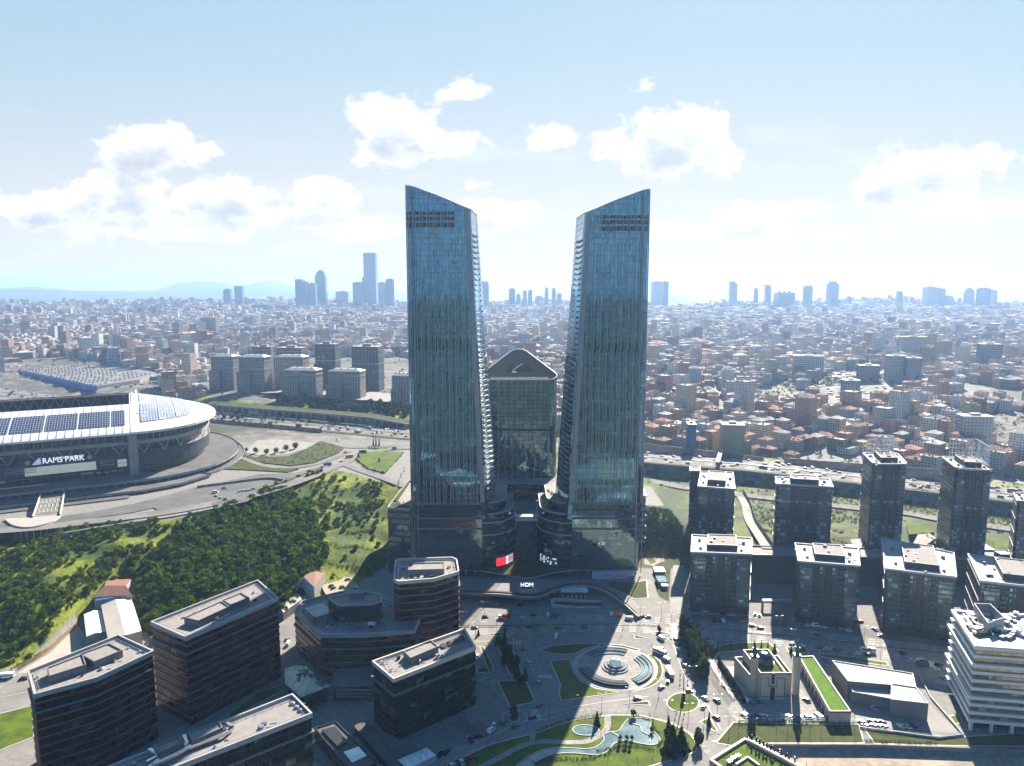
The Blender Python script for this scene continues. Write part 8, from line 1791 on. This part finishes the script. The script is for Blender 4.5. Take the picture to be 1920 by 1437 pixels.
# ================================================================== vehicles
PAINT = {'white': plain('car_white', (.72, .72, .71), .3, var=.04), 'silver': plain('car_silver', (.40, .41, .42), .3, .6, var=.05), 'black': plain('car_black', (.012, .012, .014), .25, var=.2), 'grey': plain('car_grey', (.12, .125, .13), .3, .3, var=.1), 'red': plain('car_red', (.32, .015, .02), .3, var=.1), 'blue': plain('car_blue', (.05, .16, .34), .3, .2, var=.1), 'yellow': plain('taxi_yellow', (.78, .43, .015), .35, var=.04), 'orange': M['orange'], 'cream': plain('car_cream', (.55, .48, .38), .35, var=.05), 'green': plain('car_green', (.03, .20, .06), .35, var=.1)}
CGL = plain('car_glass', (.012, .016, .02), .06, var=.2, spec=.9); TYRE = plain('tyre', (.012, .012, .012), .8, var=.2)
def prof_mesh(prof, w, m, mi, taper=1.0):
    """side outline (x, z) given width w; upper points may lean in"""
    L = [(x, -w / 2 * (taper if z > 1.0 else 1), z) for x, z in prof]; R = [(x, w / 2 * (taper if z > 1.0 else 1), z) for x, z in prof]; n = len(prof)
    m.face(L, None, mi); m.face(R[::-1], None, mi)
    for i in range(n): j = (i + 1) % n; m.face([L[j], L[i], R[i], R[j]], None, mi)
def vbody(kind, m, parts='bgw'):
    if kind in ('car', 'taxi'):
        if 'b' in parts: prof_mesh([(-2.15, .3), (2.15, .3), (2.2, .62), (2.05, .78), (1.0, .92), (-1.7, .95), (-2.15, .85), (-2.2, .5)], 1.8, m, 0); m.box(-.35, 0, 1.405, 1.75, 1.38, .05, 0, 0)
        if 'g' in parts: prof_mesh([(1.15, .9), (.45, 1.4), (-1.25, 1.4), (-1.9, .93)], 1.66, m, 1, .86)
        if kind == 'taxi' and 'b' in parts: m.box(-.2, 0, 1.45, .3, .7, .18, 0, 0)
        wx, wr = 1.35, .33
    elif kind == 'van':
        if 'b' in parts: prof_mesh([(-2.6, .35), (2.6, .35), (2.65, .8), (2.3, 1.15), (1.7, 1.25), (-2.6, 1.25)], 2.0, m, 0); m.box(-.55, 0, 2.02, 4.0, 1.8, .12, 0, 0); m.box(-2.0, 0, 1.2, 1.2, 1.97, .85, 0, 0)
        if 'g' in parts: prof_mesh([(2.25, 1.15), (1.4, 2.05), (-2.55, 2.05), (-2.58, 1.2)], 1.93, m, 1, .93)
        wx, wr = 1.7, .38
    elif kind == 'bus':
        if 'b' in parts: m.box(0, 0, .4, 8.2, 2.4, 1.2, 0, 0); m.box(0, 0, 2.5, 8.1, 2.35, .35, 0, 0); m.box(.5, 0, 2.85, 2.0, 1.5, .25, 0, 0); m.box(-3.9, 0, 1.5, .4, 2.38, 1.1, 0, 0)
        if 'g' in parts: m.box(.15, 0, 1.6, 7.9, 2.36, .92, 0, 1)
        wx, wr = 2.7, .46
    else:
        if 'b' in parts: m.box(3.0, 0, .5, 1.9, 2.3, 2.1, 0, 2); m.box(-1.0, 0, .9, 5.6, 2.45, 2.0, 0, 0); m.box(0, 0, .5, 7.6, 1.0, .4, 0, 3)
        if 'g' in parts: m.box(3.82, 0, 1.6, .3, 2.1, .8, 0, 1)
        wx, wr = 2.6, .5
    if 'w' in parts:
        for sx_ in (-wx, wx):
            for sy in (-1, 1): m.bar((sx_, sy * .62, wr), (sx_, sy * .92, wr), wr, 3, 8)
    return wx, wr
VM = {}
def vmesh(kind, col, parts='bgw'):
    if (kind, col, parts) not in VM:
        m = MB(); vbody(kind, m, parts); o = m.build(kind, [PAINT[col], CGL, PAINT['white'], TYRE]); VM[(kind, col, parts)] = o.data; bpy.data.objects.remove(o)
    return VM[(kind, col, parts)]
WHL = {}
def vehicle(kind, col, x, y, z, rot, label, group, detail=False):
    o = bpy.data.objects.new(kind, vmesh(kind, col, 'b' if detail else 'bgw')); COL.objects.link(o); o.location = (x, y, z); o.rotation_euler = (0, 0, rot); tag(o, label, {'taxi': 'taxi'}.get(kind, kind), group)
    if detail:
        g = bpy.data.objects.new('car_window', vmesh(kind, 'white', 'g')); COL.objects.link(g); g.parent = o
        wx, wr = {'car': (1.35, .33), 'taxi': (1.35, .33), 'van': (1.7, .38), 'bus': (2.7, .46), 'truck': (2.6, .5)}[kind]
        if kind not in WHL: m = MB(); m.bar((0, -.15, 0), (0, .15, 0), wr, 0, 10); q = m.build('wheel', TYRE); WHL[kind] = q.data; bpy.data.objects.remove(q)
        for a in (-wx, wx):
            for b in (-.78, .78): w = bpy.data.objects.new('wheel', WHL[kind]); COL.objects.link(w); w.parent = o; w.location = (a, b * (1.2 if kind in ('bus', 'truck') else 1), wr)
    return o
D = math.radians
def cars(rows, where, detail=True, z=0.05, group=None):
    """rows of (column, row, heading, kind, colour); each told apart by colour and its order from the stadium side"""
    cnt_ = {}
    for (a, b, h, kind, col) in sorted(rows, key=lambda r: r[0]):
        k = (kind, col); cnt_[k] = cnt_.get(k, 0) + 1; tot = sum(1 for r in rows if (r[3], r[4]) == k)
        cn = {'car': 'car', 'taxi': 'taxi', 'van': 'van', 'bus': 'minibus', 'truck': 'truck'}[kind]; lb = f'{col} {cn} {where}' + (f', {nth(cnt_[k])} {col} {cn} from stadium side' if tot > 1 else '')
        p = P(a, b, z); vehicle(kind, col, p.x, p.y, z, D(h), lb, group or 'vehicles ' + where, detail)
cars([(863, 1158, 2, 'car', 'white'), (910, 1158, 2, 'car', 'grey'), (946, 1160, 182, 'truck', 'red'), (979, 1160, 1, 'car', 'white'), (1000, 1155, 181, 'car', 'black'), (1036, 1157, 181, 'truck', 'grey'), (1155, 1155, 178, 'truck', 'orange'), (1179, 1162, 178, 'van', 'white'), (1215, 1158, 178, 'car', 'white'), (1025, 1173, 0, 'taxi', 'yellow'), (993, 1177, 0, 'car', 'black'), (1046, 1180, 0, 'car', 'black'), (956, 1200, -15, 'taxi', 'yellow'), (1043, 1195, 80, 'van', 'white'), (1347, 1168, -4, 'truck', 'black'), (1393, 1167, -4, 'taxi', 'yellow'), (1410, 1174, -5, 'car', 'white'), (1426, 1179, -5, 'car', 'black'), (1534, 1193, -6, 'car', 'grey'), (1653, 1193, -7, 'car', 'silver'), (1693, 1227, -8, 'car', 'black'), (890, 1178, 0, 'car', 'silver'), (1096, 1178, 0, 'car', 'grey')], 'driving on the boulevard')
cars([(915, 1136, 10, 'car', 'red'), (936, 1135, 5, 'car', 'grey'), (956, 1134, 5, 'car', 'black'), (966, 1134, 5, 'car', 'silver'), (927, 1096, 90, 'car', 'white'), (975, 1136, 0, 'car', 'black')], 'parked before the mall entrance')
cars([(979, 1219, 100, 'car', 'red'), (993, 1245, 112, 'car', 'white'), (1010, 1282, 108, 'car', 'silver'), (1011, 1325, 60, 'car', 'grey'), (998, 1348, 20, 'car', 'black'), (967, 1364, 40, 'car', 'black'), (943, 1357, 112, 'car', 'grey'), (921, 1372, 55, 'van', 'white'), (926, 1361, 95, 'car', 'white'), (896, 1382, 20, 'car', 'red'), (884, 1390, 110, 'car', 'black'), (895, 1232, 95, 'car', 'white')], 'on the shaded road by the fountain park')
cars([(1239, 1199, 122, 'van', 'white'), (1240, 1218, 130, 'car', 'cream'), (1237, 1226, 135, 'bus', 'white'), (1249, 1239, 128, 'van', 'silver'), (1254, 1253, 110, 'car', 'white'), (1256, 1266, 95, 'bus', 'silver'), (1252, 1280, 75, 'car', 'grey'), (1240, 1291, 40, 'car', 'blue'), (1195, 1311, 10, 'car', 'silver'), (1292, 1297, -15, 'taxi', 'yellow'), (1322, 1311, 125, 'car', 'white'), (1319, 1327, 55, 'car', 'white'), (1344, 1315, 120, 'car', 'grey'), (1343, 1347, 118, 'car', 'red'), (1268, 1201, 118, 'car', 'red'), (1271, 1209, 118, 'car', 'black'), (1274, 1219, 112, 'car', 'white'), (1286, 1250, 110, 'car', 'white'), (1276, 1202, 118, 'car', 'blue')], 'on the ring road round the fountain')
cars([(1293, 1138, 80, 'car', 'white'), (1306, 1145, 0, 'car', 'black'), (1322, 1148, -2, 'car', 'white'), (1331, 1143, 85, 'car', 'silver'), (1341, 1143, 85, 'car', 'white'), (1356, 1145, 5, 'car', 'grey'), (1358, 1153, -3, 'car', 'black'), (1372, 1155, -3, 'car', 'white'), (1386, 1156, -3, 'car', 'green'), (1390, 1149, 10, 'car', 'white'), (1398, 1157, -3, 'car', 'red'), (1416, 1153, 70, 'car', 'white'), (1424, 1155, 70, 'car', 'white')], 'parked below the corner apartment block')
cars([(1496, 1164, 100, 'car', 'white'), (1531, 1162, 0, 'car', 'white'), (1515, 1174, -5, 'car', 'white'), (1530, 1175, -5, 'van', 'white'), (1545, 1178, -5, 'car', 'white'), (1560, 1169, 95, 'car', 'silver'), (1568, 1172, 95, 'car', 'silver'), (1575, 1182, -6, 'car', 'silver'), (1590, 1184, -6, 'car', 'white'), (1613, 1167, 10, 'car', 'red'), (1580, 1174, 95, 'car', 'black'), (1590, 1175, 95, 'car', 'grey'), (1600, 1177, 95, 'car', 'black')], 'parked below the white stepped apartment block')
cars([(1640, 1181, 110, 'car', 'white'), (1732, 1185, 0, 'car', 'green'), (1751, 1194, 70, 'car', 'white'), (1762, 1199, 100, 'car', 'black'), (1745, 1193, 70, 'car', 'silver'), (1674, 1184, 95, 'car', 'black'), (1683, 1186, 95, 'car', 'grey'), (1692, 1187, 95, 'car', 'black'), (1702, 1189, 95, 'car', 'blue'), (1711, 1190, 95, 'car', 'black'), (1720, 1191, 95, 'car', 'grey'), (1774, 1200, 95, 'car', 'black')], 'parked below the block with red awnings')
cars([(1486, 1209, -6, 'car', 'white'), (1504, 1212, -6, 'car', 'white'), (1534, 1216, -8, 'car', 'black'), (1550, 1218, -8, 'car', 'white'), (1569, 1221, -8, 'car', 'red'), (1586, 1223, -8, 'car', 'silver'), (1609, 1227, -8, 'car', 'white'), (1627, 1223, -9, 'bus', 'white'), (1628, 1229, -9, 'car', 'black'), (1709, 1241, -10, 'car', 'white'), (1727, 1242, -10, 'van', 'white'), (1744, 1245, -10, 'car', 'white'), (1734, 1251, -15, 'truck', 'grey'), (1754, 1256, -15, 'car', 'white'), (1766, 1273, 110, 'car', 'silver'), (1760, 1249, -15, 'car', 'black'), (1773, 1256, 100, 'car', 'white')], 'parked along the near kerb of the boulevard')
cars([(1396, 1314, 118, 'van', 'white'), (1408, 1318, 125, 'car', 'blue'), (1423, 1316, 125, 'car', 'silver'), (1512, 1314, 125, 'car', 'grey'), (1396, 1343, 112, 'car', 'white'), (1407, 1344, 112, 'car', 'blue'), (1419, 1345, 112, 'car', 'red'), (1428, 1345, 112, 'car', 'white'), (1437, 1346, 112, 'car', 'white'), (1468, 1346, 108, 'car', 'white'), (1479, 1346, 108, 'car', 'white'), (1491, 1347, 108, 'car', 'blue'), (1501, 1347, 108, 'car', 'white'), (1512, 1346, 108, 'car', 'black'), (1523, 1348, 108, 'car', 'white'), (1534, 1346, 108, 'van', 'white')], 'parked in the mosque courtyard')
cars([(1637, 1328, 95, 'car', 'white'), (1634, 1355, 120, 'car', 'black'), (1643, 1355, 120, 'car', 'grey'), (1653, 1356, 120, 'car', 'black'), (1639, 1363, 120, 'car', 'silver'), (1648, 1364, 120, 'car', 'white'), (1658, 1365, 120, 'car', 'white'), (1688, 1363, 120, 'car', 'white'), (1700, 1364, 120, 'car', 'white'), (1710, 1363, 120, 'car', 'black'), (1615, 1356, 120, 'car', 'silver'), (1623, 1363, 120, 'car', 'white'), (1548, 1240, 80, 'car', 'blue')], 'in the lot of the flat grey warehouse')
cars([(848, 1437, 40, 'car', 'white'), (858, 1434, 112, 'car', 'black'), (866, 1431, 112, 'car', 'white'), (874, 1428, 112, 'car', 'black'), (883, 1425, 112, 'car', 'red'), (891, 1422, 112, 'car', 'black'), (826, 1416, 60, 'car', 'black'), (838, 1412, 60, 'car', 'black')], 'parked in the shade by the white marquee')
cars([(12, 1271, 12, 'truck', 'white'), (45, 1274, 10, 'car', 'black'), (541, 1209, 85, 'van', 'white'), (538, 1200, 85, 'car', 'silver'), (528, 1135, 60, 'car', 'blue')], 'on the hillside road behind the office blocks')
cars([(621, 1100, 60, 'car', 'black'), (653, 1087, 10, 'car', 'white'), (667, 1104, 20, 'car', 'silver'), (641, 1116, 10, 'car', 'red'), (625, 1104, 60, 'car', 'grey')], 'parked in the earth yard under the hill', z=4.15)
cars([(450, 922, 45, 'car', 'white'), (458, 921, 45, 'car', 'white'), (466, 920, 45, 'car', 'white'), (474, 918, 45, 'car', 'silver'), (421, 916, 5, 'car', 'blue'), (404, 924, 5, 'van', 'white'), (406, 930, 130, 'car', 'white'), (414, 934, 130, 'car', 'white'), (422, 937, 130, 'car', 'black'), (430, 941, 130, 'car', 'silver'), (438, 939, 130, 'car', 'grey')], 'in the small hilltop car park', z=32.45)
cars([(580, 884, 30, 'car', 'black'), (614, 873, 25, 'bus', 'blue'), (655, 858, 25, 'bus', 'yellow'), (680, 849, 15, 'bus', 'green'), (443, 843, 60, 'car', 'white'), (640, 866, 20, 'car', 'white'), (648, 849, 10, 'car', 'blue'), (634, 826, -15, 'car', 'silver'), (740, 842, -4, 'van', 'grey'), (705, 842, -4, 'car', 'blue'), (560, 893, 30, 'car', 'grey')], 'on the plateau road beside the stadium', z=32.3)
# motorway traffic
rows = []; rm = random.Random(31); lanes = [(-24.5, 1), (-20.5, 1), (-16.5, 1), (-12.5, 1), (-8.5, 1), (4, -1), (8, -1), (12, -1), (16, -1)]
for (w, dr) in lanes:
    for (f0, f1, den) in ((6, 385, 26), (392, 762, 32), (1206, 1915, 62)):
        f = f0 + rm.random() * den
        while f < f1:
            r = hw_at(f, w)
            if r:
                kind = rm.choices(['car', 'van', 'truck', 'bus', 'taxi'], [.74, .13, .05, .04, .04])[0]; col = 'yellow' if kind == 'taxi' else rm.choices(['white', 'silver', 'black', 'grey', 'red', 'blue'], [.36, .16, .2, .16, .06, .06])[0]; rows.append((f, w, dr, kind, col, r, 0 if f < 390 else 1 if f < 800 else 2))
            f += den * (.35 + 1.5 * rm.random())
SEC = ['on the motorway bend', 'on the motorway below the arches', 'on the motorway behind the apartments']
cnt2 = {}; FM_ = []
far_ = MB()
for (f, w, dr, kind, col, r, s) in sorted(rows, key=lambda q: q[0]):
    if s == 0 or (s == 2 and f > 1530 and rm.random() < .5):
        p, rot = r; v0 = len(far_.v); vbody('car' if kind == 'taxi' else kind, far_); R_ = Matrix.Translation(p + Vector((0, 0, .06))) @ Matrix.Rotation(rot + (math.pi if dr < 0 else 0), 4, 'Z'); far_.v[v0:] = [tuple(R_ @ Vector(q)) for q in far_.v[v0:]]
        ci = {'white': 0, 'silver': 4, 'black': 5, 'grey': 6, 'red': 7, 'blue': 8, 'yellow': 9}[col]; far_.m = [ci if (i >= n0_ and mi == 0) else mi for i, mi in enumerate(far_.m)] if (n0_ := len(FM_)) is not None else far_.m; FM_.extend(range(len(far_.m) - len(FM_))); continue
    k = (kind, col, s); cnt2[k] = cnt2.get(k, 0) + 1; cn = {'bus': 'minibus'}.get(kind, kind); p, rot = r
    vehicle(kind, col, p.x, p.y, p.z + .06, rot + (math.pi if dr < 0 else 0), f'{col} {cn} {SEC[s]}, {nth(cnt2[k])} {col} {cn} from stadium end', 'motorway traffic')
tag(far_.build('motorway_cars', [PAINT['white'], CGL, PAINT['white'], TYRE, PAINT['silver'], PAINT['black'], PAINT['grey'], PAINT['red'], PAINT['blue'], PAINT['yellow']]), kind='stuff')
# ================================================================== lamps, totem, small things
lm = MB()
def lamp(x, y, z, h, label, arm=1.0):
    t = thing('street_lamp', label, 'street lamp', (x, y, z), 'street lamps'); m = MB(); m.bar((x, y, z), (x, y, z + h), .13, 0, 6, .07); m.bar((x, y, z), (x, y, z + .8), .2, 0, 6); adopt(t, m.build('pole', M['pole'])); m = MB()
    for s in (-1, 1): m.bar((x, y, z + h), (x + s * 1.6 * arm, y, z + h + .4), .06); m.box(x + s * 1.9 * arm, y, z + h + .3, .9, .3, .14, 0, 0)
    adopt(t, m.build('lamp_head', M['pole']))
LP = [(931, 1188), (892, 1196), (908, 1158), (1053, 1312), (1075, 1342), (1128, 1338), (1180, 1326), (1252, 1352), (1290, 1358), (1320, 1364), (1366, 1384), (1200, 1170), (1240, 1160), (1258, 1184), (1276, 1174), (1330, 1204), (1410, 1190), (1375, 1204), (1488, 1212), (1570, 1233), (1650, 1244), (944, 1388), (912, 1404), (884, 1398), (1030, 1345), (1235, 1310), (1298, 1285), (1345, 1340), (1385, 1375), (1460, 1186), (1540, 1196), (1620, 1206), (1705, 1216), (1013, 1176), (1120, 1178), (870, 1178), (790, 1437)]
LP.sort()
for i, (a, b) in enumerate(LP): p = P(a, b); lamp(p.x, p.y, 0, 10.5, f'slim dark double-armed street lamp, {nth(i + 1)} counting from the stadium side')
for i, f in enumerate(list(range(410, 770, 36)) + list(range(1225, 1900, 52))):
    r = hw_at(f, 0); lamp(r[0].x, r[0].y, r[0].z, 12, f'tall motorway lamp post on the median, {nth(i + 1)} from the stadium end')
tt = thing('totem', 'tall pole with cross arms and banners in the roundabout lawn', 'totem', P(1281, 1314)); p = P(1281, 1314); m = MB(); m.bar(p, p + Vector((0, 0, 17)), .3, 0, 8, .2); adopt(tt, m.build('pole', M['pole'])); m = MB(); m.box(p.x, p.y, .1, 1.6, 1.6, 4.4); adopt(tt, m.build('base', M['dark']))
for z, w in ((6.5, 3.6), (16.5, 2.4)): m = MB(); m.bar(p + Vector((-w, 0, z)), p + Vector((w, 0, z)), .14); adopt(tt, m.build('cross_arm', M['brick']))
for s in (-1, 1):
    for k in range(3): m = MB(); m.box(p.x + s * 2.0, p.y, 7.4 + k * 2.8, .5, .12, 1.8); adopt(tt, m.build('banner', M['brick']))
for i, (a, b, r, lb) in enumerate(((963, 1349, 2.4, 'circular brown planting bed at the car park mouth'),)):
    p = P(a, b); t = thing('planting_bed', lb, 'planter', p); m = MB(); m.prism(circle(p.x, p.y, r, 20), 0, .6, 0); adopt(t, m.build('soil', M['brown'])); m = MB(); m.rim(circle(p.x, p.y, r + .4, 20), 0, .5, .4); adopt(t, m.build('kerb', M['kerb']))
# boundary fences
def fence(label, pts, h=1.8, mat='dark', step=2.6):
    L_ = [P(*q) for q in pts]; t = thing('fence', label, 'fence', L_[0]); m = MB(); q = MB()
    for a, b in zip(L_, L_[1:]):
        n = max(1, int((b - a).length / step))
        for i in range(n + 1): p = a.lerp(b, i / n); m.bar(p, p + Vector((0, 0, h)), .09)
        for z in (.3, h * .55, h): q.bar(a + Vector((0, 0, z)), b + Vector((0, 0, z)), .05)
    adopt(t, m.build('posts_run', M[mat])); adopt(t, q.build('rail', M[mat])); return t
fence('dark green fence between mosque courtyard and the sloping lawn', [(1378, 1354), (1500, 1355), (1610, 1357)], 2.2, 'green'); fence('pale railing along the warehouse lot above the channel', [(1618, 1370), (1760, 1384), (1803, 1378)], 1.6, 'lgrey', 1.2); fence('dark fence round the mosque lawn', [(1328, 1240), (1340, 1262), (1376, 1312)], 1.8, 'dark')
lw2 = thing('lot_wall', 'low white wall around the warehouse lot', 'wall', P(1700, 1378)); m = MB(); L_ = [P(*q) for q in ((1612, 1366), (1760, 1386), (1806, 1380), (1745, 1310), (1722, 1266))]
for a, b in zip(L_, L_[1:]): d = (b - a); c = (a + b) / 2; m.box(c.x, c.y, 0, d.length, .4, 1.1, math.atan2(d.y, d.x))
adopt(lw2, m.build('wall', M['lgrey']))
# garden beside the lower skyscraper, lane huts
for pts, mt6 in (([(1208, 1030), (1222, 1022), (1240, 1030), (1244, 1052), (1225, 1062), (1208, 1058)], 'pave'), ([(1212, 1036), (1220, 1030), (1226, 1038), (1218, 1044)], 'lawn'), ([(1212, 1048), (1224, 1044), (1230, 1054), (1220, 1058)], 'lawn'), ([(1236, 1046), (1244, 1042), (1246, 1054), (1238, 1056)], 'brick')):
    pl = ccw(poly(pts)); m = MB(); m.prism(pl, 0, .1 if mt6 == 'pave' else .2, 0); tag(m.build('lawn' if mt6 == 'lawn' else 'pavement', M[mt6]), kind='structure')
for i, (a, b, sx_, sy, h, mt7, lb) in enumerate(((1240, 1094, 6, 10, 3.2, 'rail', 'blue-grey roofed kiosk in the narrow lane strip, lower one'), (1236, 1076, 7, 8, 3.0, 'steel', 'grey roofed kiosk in the lane strip, upper one'), (1257, 1032, 5, 4, 2.6, 'white', 'white garden hut near the playground'), (1278, 1044, 6, 5, 3, 'red', 'small red and white hut at the top of the lane'), (1246, 1104, 4, 3, 2.4, 'white', 'white hut at the lower end of the lane strip'))):
    p = P(a, b); t = thing('hut', lb, 'hut', p); m = MB(); m.box(p.x, p.y, 0, sx_, sy, h); adopt(t, m.build('wall', M['grey'])); m = MB(); m.box(p.x, p.y, h, sx_ + .6, sy + .6, .4); adopt(t, m.build('roof', M[mt7]))
sheet('road', poly([(1262, 1060), (1282, 1060), (1278, 1150), (1256, 1150)]), .02, M['pave']); sheet('lawn', poly([(1222, 1062), (1258, 1062), (1254, 1128), (1232, 1118)]), .03, M['lawn2']); sheet('road', poly([(1206, 1085), (1220, 1088), (1250, 1145), (1205, 1150)]), .035, M['road'])

# low sheds round the car market
for i, (a, b, w, d, h, mt8, lb) in enumerate(((225, 672, 60, 24, 7, 'lgrey', 'long pale-roofed shed behind the car market'), (262, 690, 46, 22, 8, 'conc', 'grey concrete shed at the end of the car market'), (300, 706, 52, 20, 6, 'lgrey', 'pale low shed between car market and half-clad blocks'), (335, 700, 34, 26, 7, 'cream', 'cream-roofed hall beside the half-clad blocks'), (345, 716, 40, 18, 6, 'grey', 'grey wall-like shed above the motorway near the stadium end'), (205, 700, 30, 18, 6, 'lgrey', 'small pale shed right of the blue hoarding end'), (30, 668, 60, 30, 8, 'conc', 'grey flat-roofed hall at the picture edge behind the car market'), (110, 664, 54, 22, 8, 'terra', 'tile-roofed hall behind the middle of the car market'), (372, 690, 30, 26, 9, 'lgrey', 'pale depot next to the first half-clad block'))):
    lb = lb.replace('right of', 'beside'); p = P(a, b, 46); z = height1(p.x, p.y); t = thing('shed', lb, 'shed', (p.x, p.y, z)); m = MB(); m.box(p.x, p.y, z - 4, w, d, h + 4, -.35); adopt(t, m.build('wall', M['conc'])); m = MB(); m.box(p.x, p.y, z + h, w + 1, d + 1, .8, -.35); m.box(p.x, p.y, z + h + .8, w * .5, 3, 1, -.35); adopt(t, m.build('roof', M[mt8]))
# pedestrians
def person_mesh():
    V = [(0, 0, .95), (0, 0, 1.18), (0, .0, 1.42), (0, 0, 1.52), (0, .01, 1.66), (0, .01, 1.76), (.17, 0, 1.42), (.23, .03, 1.14), (.21, .12, .90), (-.17, 0, 1.42), (-.23, -.03, 1.14), (-.20, .04, .88), (.10, 0, .90), (.11, .10, .50), (.11, .03, .07), (.11, .16, .04), (-.10, 0, .90), (-.11, -.05, .50), (-.11, -.22, .10), (-.11, -.10, .04)]
    E_ = [(0, 1), (1, 2), (2, 3), (3, 4), (4, 5), (2, 6), (6, 7), (7, 8), (2, 9), (9, 10), (10, 11), (0, 12), (12, 13), (13, 14), (14, 15), (0, 16), (16, 17), (17, 18), (18, 19)]
    Rr = [.15, .15, .16, .06, .10, .07, .07, .05, .04, .07, .05, .04, .095, .07, .05, .045, .095, .07, .05, .045]
    me = bpy.data.meshes.new('person'); me.from_pydata(V, E_, []); o = bpy.data.objects.new('person', me); COL.objects.link(o); sk = o.modifiers.new('skin', 'SKIN'); o.modifiers.new('sub', 'SUBSURF').levels = 1
    if not me.skin_vertices: me.attributes.new
    bm = bmesh.new(); bm.from_mesh(me); L = bm.verts.layers.skin.verify(); bm.verts.ensure_lookup_table()
    for v, r in zip(bm.verts, Rr): v[L].radius = (r, r * .75)
    bm.verts[0][L].use_root = True; bm.to_mesh(me); bm.free()
    r = bpy.data.meshes.new_from_object(o.evaluated_get(bpy.context.evaluated_depsgraph_get())); bpy.data.objects.remove(o)
    return r
skin = plain('skin', (.45, .28, .2), .6, var=.05); PM = person_mesh()
def person(a, b, rot, top, legs, label, z=0.06):
    me = PM.copy(); me.materials.clear()
    for mm in (M[top] if top in M else PAINT[top], M[legs] if legs in M else PAINT[legs], skin): me.materials.append(mm)
    for f in me.polygons: c = f.center.z; f.material_index = 2 if c > 1.5 else 1 if c < .95 else 0
    o = bpy.data.objects.new('person', me); COL.objects.link(o); p = P(a, b, z); o.location = p; o.rotation_euler[2] = rot; tag(o, label, 'person', 'pedestrians')
for a_ in ((1168, 1180, .3, 'black', 'dark', 'person in black standing beside the guard rail in the sunlit road'), (1165, 1195, 2, 'grey', 'dark', 'person in grey walking toward the fountain park kerb'), (1222, 1210, 1, 'red', 'dark', 'person in red at the corner of the taxi lane'), (1224, 1219, 2.5, 'black', 'grey', 'person in black beside the minibus row'), (1138, 1181, .8, 'blue', 'dark', 'person in blue at the edge of the skyscraper shadow'), (1342, 1303, 2, 'black', 'dark', 'person in black on the pavement by the mosque gate'), (1347, 1308, .5, 'brick', 'dark', 'person in brown on the pavement by the mosque gate'), (1133, 1374, 1.2, 'red', 'grey', 'person in red on the curved path between the ponds'), (1127, 1378, 1.4, 'black', 'dark', 'person in black on the curved path between the ponds'), (1150, 1236, .2, 'white', 'grey', 'person in white beside the round fountain'), (1075, 1181, 0, 'grey', 'grey', 'person in grey in the shaded boulevard lane')): person(*a_)
